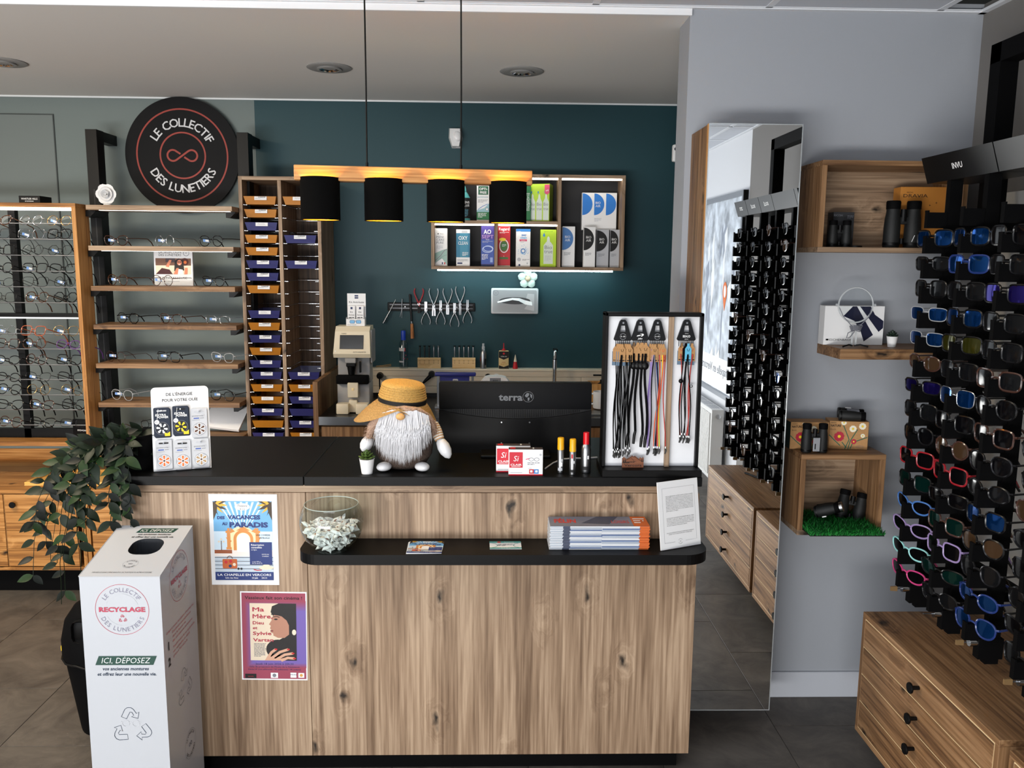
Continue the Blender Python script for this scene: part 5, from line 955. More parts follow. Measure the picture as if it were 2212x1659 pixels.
MB().cyl((-W2 * .1, 0.02, z3 + 0.002), (-W2 * .1, 0.02, zb1 - 0.03), 0.016, 0.024, 16).build('lens_support', BLK, lmz, smooth=40); MB().box(-W2 * .38, W2 * .2, -0.004, 0.03, zb1 - 0.046, zb1 - 0.0285, 0.004).build('marker_block', BLK, lmz); MB().box(W2 * .4, W2 * .52, 0.01, 0.02, z3 + 0.012, zb1 - 0.02, 0.002).build('lever', BLK, lmz)
bz1 = LPY(763, 826)[1]; bz0 = LPY(763, 858)[1]; bu = LPY(752, 830)[0]; bu1 = LPY(775, 830)[0]
MB().box(bu, bu1, -0.022, 0.018, bz0, bz1, 0.003).build('button_column', CRM, lmz, smooth=40); MB().box((bu + bu1) / 2 - .006, (bu + bu1) / 2 + .006, -0.0235, -0.0215, (bz0 + bz1) / 2 - .001, (bz0 + bz1) / 2 + .012, .001).build('button', mat('lit_button', (250, 226, 170), .4), lmz); MB().cyl((bu / 2 + bu1 / 2, -.004, bz1), (bu / 2 + bu1 / 2, -.004, z2 - .002), .009, n=12).build('button_neck', BLK, lmz)
for s in (-1, 1): MB().box(s * W2 * .98 if s < 0 else W2 * .22, -W2 * .22 if s < 0 else W2 * .98, -0.035, 0.10, 0.0, z4 + 0.004, 0.006).build('foot', CRM, lmz, smooth=40)
MB().box(-W2 * .26, W2 * .26, 0.0, 0.08, 0.004, z4 + 0.018, 0.005).build('foot_bridge', CRM, lmz, smooth=40)
# display carton on top of the lens meter
kz = WZ + zt1 + 0.0128; ky = lmY + 0.06; a = PY(748, 708, ky); c = PY(788, 708, ky); kw = c.x - a.x; kt = PY(770, 634, ky + .04).z - kz; kf = PY(770, 689, ky).z - kz
kd = thing('display_carton', 'white counter display carton reading Kit Anti-buée on top of the lens meter', 'box', ((a.x + c.x) / 2, ky, kz)); mb = MB(); 
mb.box(-kw / 2, kw / 2, 0, .001, 0, kf).box(-kw / 2, -kw / 2 + .001, .001, .045, 0, kf * 1.2).box(kw / 2 - .001, kw / 2, .001, .045, 0, kf * 1.2).box(-kw / 2, kw / 2, .045, .046, 0, kt).box(-kw / 2, kw / 2, 0.001, .045, 0, .001); mb.build('carton', PAPER, kd)
g = G((0, .045, 0), X3, Z3); g.rect(-kw * .1, kt * .84, kw * .1, kt * .95, NAVY, 1); g.rect(-kw * .1, kt * .885, kw * .1, kt * .9, WHITE, 2); g.text('Kit Anti-buée', 0, kt * .70, kt * .09, BLACK, fit=kw * .8); g.build('header_print', kd)
g = G((0, 0, 0), X3, Z3)
for s in (-1, 1): g.line(rrect(s * kw * .17 - kw * .13, kf * .38, s * kw * .17 + kw * .13, kf * .82, kf * .12, 3), .0014, NAVY, 2, True); g.poly(rrect(s * kw * .17 - kw * .13, kf * .38, s * kw * .17 + kw * .13, kf * .82, kf * .12, 3), SKYP, 1)
g.rect(-kw * .05, kf * .68, kw * .05, kf * .74, NAVY, 2); para(g, -kw * .45, kw * .45, kf * .2, kf * .1, 1, BLACK); g.build('front_print', kd)
for i, u in enumerate((-kw * .24, kw * .22)):
    t = thing('wipe_packet', 'white anti-fog kit packet standing in the display carton, %s of two' % ('left', 'right')[i], 'packet', (kd.location.x + u, ky + 0.012, kz + .0016), (radians(-8), 0, 0)); pw = kw * .40; ph = kt * .62; MB().box(-pw / 2, pw / 2, 0, .012, 0, ph, .001).build('packet_body', PAPER, t)
    g = G((0, 0, 0), X3, Z3); g.rect(-pw * .14, ph * .82, pw * .14, ph * .93, NAVY, 1); g.text('Kit', 0, ph * .64, ph * .12, BLACK); g.text('Anti-buée', 0, ph * .5, ph * .11, BLACK, fit=pw * .75); para(g, -pw * .36, pw * .36, ph * .42, ph * .07, 2, BLACK, t=ph * .04); g.build('packet_print', t)
# small cream machine behind the hat, blue tray rest, white scale, faucet, soap rack, mug, sink
q = PZ(850, 905, WZ); tz_ = PY(852, 823, 4.25).z
ec = thing('cream_machine', 'cream workshop machine mostly hidden behind the straw hat', 'machine', (PY(855, 830, 4.2).x, 4.2, WZ + .0006)); MB().prism([(-.085, 0), (.085, 0), (.085, tz_ - WZ - .03), (.03, tz_ - WZ - .004), (-.03, tz_ - WZ), (-.07, tz_ - WZ - .01), (-.085, tz_ - WZ - .045)], lambda u, v, d: (u, d, v), 0, .16).build('machine_body', mat('machine_white', (226, 220, 206), .4), ec); MB().box(-.02, .05, .02, .06, tz_ - WZ - .0045, tz_ - WZ + .002).build('lid_handle', BLK, ec)
a = PY(939, 805, 4.3); c = PY(1028, 813, 4.3); br = thing('blue_tray_rest', 'steel stand with a blue top rest behind the monitor', 'stand', ((a.x + c.x) / 2, 4.3, WZ + .0006)); w = c.x - a.x; hh_ = a.z - WZ; BB = mat('rest_blue', (40, 44, 120), .35)
MB().box(-w / 2, w / 2, -.01, .03, hh_ - .018, hh_, .006).build('blue_rest', BB, br, smooth=40); MB().box(-w * .38, w * .34, 0.01, .02, hh_ - .07, hh_ - .018).build('blue_plate', BB, br); g = G((0, .01, 0), X3, Z3); g.poly(rrect(-.014, hh_ - .048, .014, hh_ - .034, .006), LGREY, 1); g.text('Briot', 0, hh_ - .0445, .008, BLACK, 2); g.build('nameplate', br)
for s in (-1, 1): MB().box(s * w * .42 - .006, s * w * .42 + .006, 0, .02, 0, hh_ - .018, .001).build('stand_leg', STEEL, br)
MB().box(-w / 2, w / 2, -.03, .06, 0, .012, .002).build('stand_base', STEEL, br)
a = PY(1037, 815, 4.22); c = PY(1103, 815, 4.22); ws = thing('white_gauge', 'white rounded device with small display behind the monitor', 'device', ((a.x + c.x) / 2, 4.22, WZ + .0006)); w = c.x - a.x; hh_ = PY(1070, 814, 4.22).z - WZ; MB().prism([(-w / 2, 0), (w / 2, 0), (w / 2, hh_ * .8), (w * .34, hh_ * .97), (w * .2, hh_), (-w * .2, hh_), (-w * .34, hh_ * .97), (-w / 2, hh_ * .8)], lambda u, v, d: (u, d, v), 0, .07).build('device_body', WP, ws, smooth=30); g = G((0, 0, 0), X3, Z3); g.rect(-w * .18, hh_ * .8, w * .18, hh_ * .96, GREYP, 1); g.text('888', 0, hh_ * .84, hh_ * .1, BLACK, 2); g.build('display', ws)
q = PY(1195, 760, 4.55); ft = PY(1195, 755, 4.55).z - WZ; fa = thing('faucet', 'tall chrome faucet with bent spout against the teal wall', 'faucet', (PY(1198, 800, 4.55).x, 4.55, WZ + .0006)); MB().tube([(0, 0, 0), (0, 0, ft * .8), (0, -.012, ft * .93), (0, -.035, ft), (-.004, -.075, ft * .97), (-.006, -.09, ft * .84)], .011, 12).build('spout', CHROME, fa, smooth=60); MB().cyl((0, 0, 0), (0, 0, .03), .022, n=20).build('base_ring', CHROME, fa, smooth=40); MB().cyl((-.006, -.09, ft * .84), (-.0065, -.092, ft * .66), .012, n=14).build('nozzle', CHROME, fa, smooth=40); MB().box(-.012, .012, -.06, -.008, ft * .985, ft * 1.03, .005).build('lever', BLK, fa)
sk = thing('sink', 'stainless steel sink set in the worktop right of the monitor', 'sink', (PY(1275, 885, 4.3).x - .05, 4.3, WZ + .0006)); MB().box(-.22, .19, -.2, -.185, 0, .006).box(-.22, .19, .185, .2, 0, .006).box(-.22, -.205, -.185, .185, 0, .006).box(.175, .19, -.185, .185, 0, .006).build('rim', STEEL, sk); MB().box(-.205, .175, -.185, .185, 0, .001).build('basin', mat('sink_steel', (110, 108, 104), .35, .9), sk)
bxp = PY(1291, 872, 4.36); cr_ = thing('bamboo_caddy', 'bamboo soap caddy beside the cord display', 'caddy', (bxp.x + .035, 4.46, WZ + .0075)); chh = PY(1291, 827, 4.46).z - WZ - .0075
BAM = wood('bamboo', (176, 120, 60), (206, 150, 86), (222, 170, 104), 'z', 0); MB().box(-.07, .07, 0, .08, 0, .012).box(-.07, -.058, 0, .08, .012, chh).box(.058, .07, 0, .08, .012, chh * .8).box(-.058, .058, .068, .08, .012, chh).box(-.058, .058, 0, .012, .012, chh * .93).build('caddy_body', BAM, cr_)
so_ = thing('soap_pump', 'black soap pump bottle in the bamboo caddy', 'bottle', (bxp.x + .04, 4.5, WZ + .021)); sph = PY(1298, 809, 4.5).z - WZ - .021; MB().lathe([(0, 0), (.026, 0), (.026, sph * .62), (.012, sph * .68), (.012, sph * .78), (.005, sph * .8), (.005, sph * .95)], n=20).build('bottle_body', BLK, so_, smooth=40); MB().box(-.05, .012, -.007, .007, sph * .94, sph, .002).build('pump_head', BLK, so_)
mgp = PY(1294, 885, 4.3); mg = thing('white_mug', 'white mug with blue print beside the sink', 'mug', (PY(1297, 870, 4.28).x, 4.28, WZ + .0075)); mh = .088
MB().lathe([(0, 0), (.036, 0), (.039, .004), (.039, mh), (.0355, mh), (.0355, .006), (0, .006)], n=28).build('cup', WP, mg, smooth=40); MB().tube([(-.037, 0, mh * .85), (-.056, 0, mh * .86), (-.068, 0, mh * .66), (-.066, 0, mh * .4), (-.054, 0, mh * .24), (-.037, 0, mh * .24)], .0055, 8).build('handle', WP, mg, smooth=60); wrap('blue_print', BLUEP, .0394, mh * .1, mh * .5, 18, 50, mg, 5)
# ================================================================== ON THE COUNTER
cz = CT_Z + .0006
# monitor seen from behind
my = 2.86; a = PY(948, 826, my); c = PY(1279, 830, my); mw = c.x - a.x; mzt = a.z; mzb = PY(1100, 992, my).z
mo = thing('monitor', 'black computer monitor seen from behind with grey terra lettering', 'monitor', ((a.x + c.x) / 2, my, 0)); MK = mat('monitor_black', (10, 11, 14), .6, spec=.2); zm_ = PY(1100, 884, my).z
MB().box(-mw / 2, mw / 2, 0.0, .045, zm_, mzt, .004).build('upper_back', MK, mo, smooth=40)
z8 = PY(1100, 905, my).z; arc = [(-mw * .5 + mw * i / 16, z8 + (zm_ - z8) * (2 * (i / 16 - .5)) ** 2 * .9) for i in range(17)]
MB().prism([(mw * .5, zm_ - .0005), (-mw * .5, zm_ - .0005)] + arc, lambda u, v, d: (u, d, v), .008, .045).build('vent_recess', mat('vent_black', (8, 8, 9), .6), mo)
sl = MB()
for i in range(70): u = -mw * .42 + mw * .84 * i / 69; f_ = (2 * (u / mw)) ** 2; sl.box(u - .0009, u + .0009, .004, .0082, z8 + (zm_ - z8) * f_ * .9 + .003, zm_ - .003)
so2 = sl.build('vent_slats', MK, mo); so2['kind'] = 'stuff'
MB().prism([(mw * .5, mzb), (mw * .5, zm_ - (zm_ - z8) * .1)] + arc[::-1] + [(-mw * .5, mzb)], lambda u, v, d: (u, d, v), 0.0, .045).build('lower_back', mat('monitor_lower', (6, 6, 7), .5, spec=.2), mo)
MB().box(-.05, .05, -.022, 0.0, cz + .012, mzb + .02, .004).build('stand_neck', BLK, mo); MB().box(-.12, .12, -.09, .11, cz + .0006, cz + .012, .004).build('stand_base', BLK, mo)
for u in (-.048, .05):
    for z in (PY(1100, 912, my).z, PY(1100, 957, my).z): MB().cyl((u, -.0003, z), (u, -.003, z), .0028, n=10).build('mount_screw', STEEL, mo)
g = G((0, 0, 0), X3, Z3); TG = mat('terra_grey', (96, 99, 104), .5); tz2 = PY(1100, 865, my).z; g.text('terra', -.017 * 1.0, tz2, .034, TG, bold=.03, fit=.083); u0, v0 = .044, tz2 + .013; g.ring(u0, v0, .019, .0013, TG, 1, 30)
g.poly([(u0 - .012, v0 + .004), (u0 - .004, v0 + .014), (u0 + .004, v0 + .012), (u0 + .002, v0 + .004), (u0 - .004, v0 - .002), (u0 - .008, v0 - .001)], TG, 1); g.poly([(u0 - .002, v0 - .003), (u0 + .005, v0 - .002), (u0 + .004, v0 - .012), (u0 - .001, v0 - .015)], TG, 1); g.poly([(u0 + .007, v0 + .012), (u0 + .014, v0 + .006), (u0 + .013, v0 - .006), (u0 + .008, v0)], TG, 1); g.build('lettering', mo)
# cable lying behind the little sprays
cbl = thing('grey_cable', 'pale grey cable curving on the counter behind the spray bottles', 'cable', (0, 0, 0)); P = [PZ(x, y, cz + .003) for x, y in ((1178, 1012), (1195, 1000), (1215, 992), (1240, 990), (1265, 990), (1290, 988))]; MB().tube(P, .0028, 6).build('cable', LGREY, cbl, smooth=60)
# gnome
q = PZ(873, 1020, cz); gy = q.y + .075; gx = PY(873, 960, gy).x; gn = thing('gnome_plush', 'plush gnome with white beard, fur hood and wide straw hat on the counter', 'plush', (gx, gy, cz))
def gp(px, py, dy=0.0): p = PY(px, py, gy + dy); return Vector((p.x - gx, dy, p.z - cz))
BODY = mat('brown_wool', (74, 60, 52), .95, bump=.9, bscale=240, vary=.4); FUR = mat('beige_fur', (176, 146, 126), .95, bump=.8, bscale=200, vary=.2); BRD = mat('white_beard', (208, 208, 211), .8); SLV = mat('silver_fabric', (222, 222, 224), .45, .1, bump=.4, bscale=60); STR = mat('straw_crown', (186, 146, 78), .6, bump=.8, bscale=260, vary=.25); STR2 = mat('straw_brim', (166, 130, 78), .6, bump=.8, bscale=260, vary=.3)
br_ = (gp(936, 980).x - gp(812, 980).x) / 2; bh = gp(873, 900).z
MB().lathe([(0, 0.002), (br_ * .7, .004), (br_ * .97, .045), (br_ * 1.02, .08), (br_ * .9, .13), (br_ * .62, .175), (0, .19)], (0, 0, 0), 36, Matrix.Diagonal(Vector((1, .85, 1)))).build('body', BODY, gn, smooth=80)
for s, (px, py) in ((-1, (830, 1010)), (1, (912, 1010))):
    p = gp(px, py, -.06); mb = MB(); mb.ball((0, 0, 0), .02, 18, (1.15, 1.45, .72)); mb.v = [(v[0], v[1], max(v[2], -.0145)) for v in mb.v]; o = mb.build('foot', SLV, gn, (p.x, -.062, .0148), smooth=80); o.rotation_euler = (0, 0, s * .45)
# arms: striped sleeve and silver mitten
STP = [mat('sleeve_stripe_white', (226, 222, 216), .8), mat('sleeve_stripe_tan', (186, 146, 104), .8)]
for nm, p0, p1, p2 in (('right', gp(936, 915, -.01), gp(950, 950, -.03), gp(965, 978, -.04)), ('left', gp(812, 925, -.01), gp(800, 945, -.03), gp(788, 966, -.045))):
    mb = MB(); n = 14
    for i in range(n):
        t0, t1 = i / n, (i + 1) / n; mb.cur = i % 2; mb.cyl(p0.lerp(p1, t0), p0.lerp(p1, t1), .0155 + .003 * sin(pi * t0), .0155 + .003 * sin(pi * t1), 14, False)
    mb.build('sleeve', STP, gn, smooth=60); d = (p2 - p1); mb = MB(); mb.tube([p1 - d * .15, p1 + d * .1, p1 + d * .5, p1 + d * .9, p1 + d * 1.25, p1 + d * 1.42], [.006, .0155, .0205, .0195, .0125, .003], 16); mb.build('mitten', SLV, gn, smooth=80)
# fur hood under the hat (an arch of fur lobes) and long beard strands
fa_ = [gp(797, 944, -.045), gp(804, 921, -.06), gp(820, 903, -.070), gp(845, 893, -.078), gp(873, 889, -.080), gp(903, 893, -.078), gp(922, 905, -.070), gp(933, 921, -.06), gp(937, 936, -.045)]
mb = MB(); mb.tube(fa_, [.010, .016, .019, .020, .020, .020, .019, .016, .010], 16); mb.build('fur_hood', FUR, gn, smooth=80); MB().ball((0, 0, .145), .064, 24, (1.05, .88, .85)).build('head', FUR, gn, smooth=80)
RF = random.Random(4); ft_ = MB()
for i in range(900):
    t_ = RF.random() * 7.999; k = int(t_); b0_ = fa_[k].lerp(fa_[k + 1], t_ - k); a_ = RF.uniform(0, 2 * pi); d = Vector((cos(a_), -abs(sin(a_)) * .8, sin(a_) * .9)).normalized(); r_ = .018 if 0.7 < t_ < 7.3 else .012; p = b0_ + d * r_; e = p + d * .010 + Vector((RF.uniform(-.004, .004), -.002, RF.uniform(-.007, .001))); sd = d.cross(Vector((RF.random(), RF.random(), RF.random()))).normalized() * .0011; ft_.add([p - sd, p + sd, e], [(0, 1, 2)])
o = ft_.build('fur_tufts', FUR, gn); o['kind'] = 'stuff'
bd = MB(); RF = random.Random(9)
rt = [gp(822, 893, -.094), gp(848, 884, -.104), gp(873, 888, -.108), gp(900, 886, -.104), gp(925, 897, -.09)]; tp_ = [gp(812, 960, -.07), gp(833, 990, -.09), gp(868, 1004, -.095), gp(900, 990, -.09), gp(925, 955, -.07)]
for i in range(2400):
    t_ = RF.random() * 3.999; k = int(t_); f = t_ - k; s0 = rt[k].lerp(rt[k + 1], f); e0 = tp_[k].lerp(tp_[k + 1], f); d0 = RF.random(); ln = RF.uniform(.55, 1.05); s0 = s0.lerp(e0, RF.random() * .28); e = s0.lerp(e0, ln) + Vector((RF.gauss(0, .006), RF.uniform(-.006, .012), RF.gauss(0, .004))); b1 = s0.lerp(e, .5) + Vector((RF.gauss(0, .004), -.014 - .01 * RF.random(), 0.004)); w_ = RF.uniform(.0008, .0016)
    bd.add([s0 + Vector((-w_, 0, 0)), s0 + Vector((w_, 0, 0)), b1 + Vector((w_, 0, 0)), b1 + Vector((-w_, 0, 0)), e], [(0, 1, 2, 3), (3, 2, 4)])
bdm = MB(); bdm.tube([gp(873, 895, -.075), gp(872, 920, -.07), gp(870, 950, -.065), gp(868, 985, -.062)], [.028, .045, .038, .012], 20); o = bdm.build('beard', BRD, gn, smooth=80); o2 = bd.build('beard_strands', BRD, o); o2['kind'] = 'stuff'
p = gp(865, 900, -.118); MB().ball(p, .0125, 20, (1.15, .8, .9)).build('wooden_nose', wood('nose_wood', (176, 122, 66), (206, 154, 92), (222, 176, 116), 'x', 0), gn, smooth=80)
# straw hat: coiled brim bending down at the sides, ribbed crown, black band
hc = gp(869, 868, 0.0); tl = Matrix.Rotation(radians(5), 3, 'Y') @ Matrix.Rotation(radians(3), 3, 'X'); hz = hc.z + .002
def brim(t, th):
    c, n = cos(th), sin(th); ro = .114 + .036 * max(0, -c) ** 2 + .004 * max(0, -n); r = .074 + (ro - .074) * t
    return Vector((r * c, r * n, -(t ** 1.35) * (.074 * max(0, -c) ** 1.15 + .060 * max(0, c) ** 1.25 + .006 * max(0, -n))))
mb = MB(); N_ = 56; vs = []; NR_ = 23
for i in range(NR_):
    for j in range(N_): th = 2 * pi * j / N_; v = tl @ (brim(i / (NR_ - 1), th) + Vector((0, 0, .0014 if i % 3 == 1 else 0))); vs.append((v.x + hc.x, v.y, v.z + hz))
mb.add(vs, [(i * N_ + j, i * N_ + (j + 1) % N_, (i + 1) * N_ + (j + 1) % N_, (i + 1) * N_ + j) for i in range(NR_ - 1) for j in range(N_)]); mb.build('hat_brim', STR2, gn, smooth=60)
def lathe_hat(nm, prof, m, par): 
    mb = MB(); mb.lathe(prof, (0, 0, 0), 44, tl); mb.v = [(v[0] + hc.x, v[1], v[2] + hz) for v in mb.v]; return mb.build(nm, m, par, smooth=50)
crp = [(.0755, .0)]
for i in range(6): z = .014 + i * .0072; r = .0765 - .0016 * i; crp += [(r, z), (r + .0016, z + .0036), (r - .0004, z + .0068)]
crp += [(.062, .062), (.044, .066), (.022, .068), (0.00001, .069)]
hat = lathe_hat('hat_crown', crp, STR, gn); lathe_hat('hat_band', [(.0775, -.002), (.0785, .013)], mat('black_ribbon', (10, 10, 11), .7), gn)
# succulent in a white pot
def succulent(label, loc, s, lm_, n=4):
    t = thing('succulent', label, 'plant', loc); MB().lathe([(0, 0), (.0185 * s, 0), (.0255 * s, .050 * s), (.0265 * s, .052 * s), (.0245 * s, .052 * s), (.023 * s, .046 * s), (0, .045 * s)], n=28).build('pot', mat('white_pot', (232, 232, 232), .35), t, smooth=40)
    lf = MB(); L_ = .03 * s; vs = []
    for i in range(6):
        u = i / 5; w = .0085 * s * (sin(pi * min(1, .12 + u * .88)) ** .7 if u < 1 else 0.02) ; h = .004 * s * sin(pi * u * .9) + .0004
        vs += [(-w, L_ * u, .004 * s * u * u), (0, L_ * u, h + .004 * s * u * u), (w, L_ * u, .004 * s * u * u), (0, L_ * u, -h + .004 * s * u * u)]
    lf.add(vs, [(4 * i + k, 4 * i + (k + 1) % 4, 4 * i + 4 + (k + 1) % 4, 4 * i + 4 + k) for i in range(5) for k in range(4)] + [(20, 21, 22, 23)]); o = lf.build('leaf', lm_, t, smooth=60); me = o.data; o.scale = (0.5,) * 3; o.location = (0, 0, .07 * s); o.rotation_euler = (radians(80), 0, 0)
    for ring in range(n):
        for i in range(8 - ring): o = link('leaf', me, t); o.location = (0, 0, (.05 + .0045 * ring) * s); o.rotation_euler = (radians(12 + ring * 19), 0, 2 * pi * i / (8 - ring) + ring * .4); o.scale = (1 - ring * .12,) * 3
    return t
q = PZ(791, 1026, cz); succulent('green succulent in a white pot in front of the gnome', (q.x, q.y + .02, cz), .92, mat('succulent_green', (70, 92, 40), .45, vary=.25, bscale=60))
# Si clair boxes
def d_si(g, w, h):
    SR_ = mat('si_red', (196, 24, 46), .5); g.rect(-w * .5, 0, w * .5, h * .05, SR_, 0); g.rect(-w * .48, h * .3, -w * .09, h * .9, SR_, 1); g.text('Si', -w * .28, h * .55, h * .3, WHITE, 2, shear=.2); g.text('CLAIR', -w * .28, h * .38, h * .1, WHITE, 2, fit=w * .33, bold=.02); g.line([(-w * .42, h * .34), (-w * .15, h * .35)], h * .015, WHITE, 2)
    g.line([(w * .0, h * .62), (w * .12, h * .66)], h * .03, PINK, 1)
    for s in (.16, .32): g.line([(w * s + w * .07 * cos(radians(a)), h * .62 + h * .065 * sin(radians(a))) for a in range(0, 360, 20)], h * .016, GREYP, 1, True)
    para(g, w * .05, w * .42, h * .5, h * .06, 2, GREYP); g.text('x42', w * .12, h * .25, h * .1, LGREY); g.circ(w * .43, h * .8, w * .035, LGREY, 1, 14); g.rect(w * .1, h * .07, w * .24, h * .24, RED, 1); g.rect(w * .24, h * .07, w * .38, h * .24, BLUEP, 1); g.rect(w * .13, h * .12, w * .2, h * .2, WHITE, 2); g.rect(w * .28, h * .12, w * .35, h * .2, WHITE, 2); g.rect(-w * .45, h * .1, -w * .1, h * .13, LGREY, 1)
def s_top(g, w, d): pass
for i, (x0, x1, yb_, yt, lb_) in enumerate(((1099, 1173, 1027, 971, 'white and red Si CLAIR lens wipe box standing in front of the other'), (1072, 1146, 1020, 963, 'white and red Si CLAIR lens wipe box half hidden behind its twin'))):
    q = PZ((x0 + x1) / 2, yb_, cz); a = PY(x0, yt, q.y); c = PY(x1, yt, q.y); w = c.x - a.x; h = a.z - cz; t = thing('wipe_box', lb_, 'box', ((a.x + c.x) / 2, q.y, cz)); MB().box(-w / 2, w / 2, 0, .03, 0, h, .0006).build('carton', WHITE, t); MB().box(-w / 2, w / 2, 0, .03, h, h + .0006).build('top_flap', mat('dark_flap', (60, 54, 58), .5), t); g = G((0, 0, 0), X3, Z3); d_si(g, w, h); g.build('printed_front', t); g = G((0, 0, h + .0006), X3, Y3); g.rect(-w * .46, .004, -w * .3, .026, RED, 1); g.rect(w * .2, .006, w * .25, .024, LGREY, 1); g.build('top_print', t)
# spray bottles
for i, (px, pb, pt, pc_, rr_, capm, lb_) in enumerate(((1211, 1023, 945, 971, .0102, 'amber_cap', 'small silver spray with yellow cap left of the three sprays'), (1237, 1027, 948, 975, .0102, 'amber_cap', 'small silver spray with yellow cap and red mark, middle of the three sprays'), (1266, 1023, 934, 959, .016, 'red_cap', 'larger silver spray bottle with red cap'))):
    q = PZ(px, pb, cz); y = q.y + rr_; h = PY(px, pt, y).z - cz; hc_ = PY(px, pc_, y).z - cz; t = thing('spray_bottle', lb_, 'bottle', (q.x, y, cz)); capmat = mat('amber_cap', (226, 168, 20), .3) if i < 2 else mat('red_cap', (206, 18, 30), .35)
    if i < 2: MB().lathe([(0, 0), (rr_ * .96, 0), (rr_, .002), (rr_, hc_ - .002), (rr_ * .9, hc_)], n=24).build('bottle_body', STEEL, t, smooth=40); MB().lathe([(rr_ * 1.0, hc_), (rr_ * 1.02, h * .97), (rr_ * .9, h), (0, h)], n=20).build('cap', capmat, t, smooth=40); MB().lathe([(rr_ * 1.04, hc_ + .001), (rr_ * 1.04, hc_ + (h - hc_) * .35)], n=20).build('cap_collar', capmat, t)
    else: MB().lathe([(0, 0), (rr_ * .96, 0), (rr_, .002), (rr_, hc_ * .82), (rr_ * .85, hc_ * .93), (rr_ * .6, hc_)], n=24).build('bottle_body', STEEL, t, smooth=40); MB().lathe([(rr_ * .62, hc_), (rr_ * .6, h), (0, h)], n=20).build('cap', capmat, t, smooth=40)
    wrap('label_text', LGREY if i == 0 else BLACK, rr_ + .0003, hc_ * .12, hc_ * .24, -55, 30, t); wrap('hazard_mark', WHITE, rr_ + .0003, hc_ * .5, hc_ * .62, -28, -4, t, 4); wrap('hazard_mark', WHITE, rr_ + .0003, hc_ * .5, hc_ * .62, 10, 30, t, 4)
    if i == 1: wrap('red_mark', RED, rr_ + .0003, hc_ * .72, hc_ * .9, -30, 0, t, 4)
    if i == 0: wrap('round_emblem', WHITE, rr_ + .0003, hc_ * .3, hc_ * .48, -30, 30, t, 6)
# battery display
a = PZ(332, 1020, CT_Z); c = PZ(457, 1011, CT_Z); u_ = Vector((c.x - a.x, c.y - a.y, 0)); bw = u_.length; u_.normalize(); tp = PY(324, 838, a.y + .06); bt_ = thing('battery_display', 'white counter card reading De l\'énergie pour votre ouïe hung with battery packs', 'display', (a.x, a.y, cz), math.atan2(u_.y, u_.x)); bh = (tp.z - cz) / cos(radians(14)); V_ = Vector((0, sin(radians(14)), cos(radians(14))))
fn = lambda u, v, d: tuple(Vector((u, 0, 0.0)) + V_ * v + Vector((0, cos(radians(14)), -sin(radians(14)))) * d)
ol = [(0, .001), (bw, .001)] + [(bw - .013 + .013 * cos(radians(t_)), bh - .013 + .013 * sin(radians(t_))) for t_ in range(0, 91, 15)] + [(.013 + .013 * cos(radians(t_)), bh - .013 + .013 * sin(radians(t_))) for t_ in range(90, 181, 15)]
MB().prism(ol, fn, 0, .003).build('backing_card', WHITE, bt_); MB().prism([(0, 0), (bw, 0), (bw, .004), (0, .004)], lambda u, v, d: (u, d, v), .004, .09).build('foot_plate', WHITE, bt_)
mb = MB(); mb.add([(bw * .2, .088, .004), (bw * .8, .088, .004), tuple(Vector(fn(bw * .7, bh * .7, .004))), tuple(Vector(fn(bw * .3, bh * .7, .004)))], [(0, 1, 2, 3)]); mb.build('rear_strut', PAPER, bt_)
g = G((0, 0, 0), X3, V_); g.text('DE L\'ÉNERGIE', bw * .49, bh * .895, bh * .05, BLACK, bold=.012, fit=bw * .46); g.text('POUR VOTRE OUÏE', bw * .5, bh * .825, bh * .05, BLACK, bold=.012, fit=bw * .62); g.build('lettering', bt_)
pw, ph = bw * .28, bh * .345
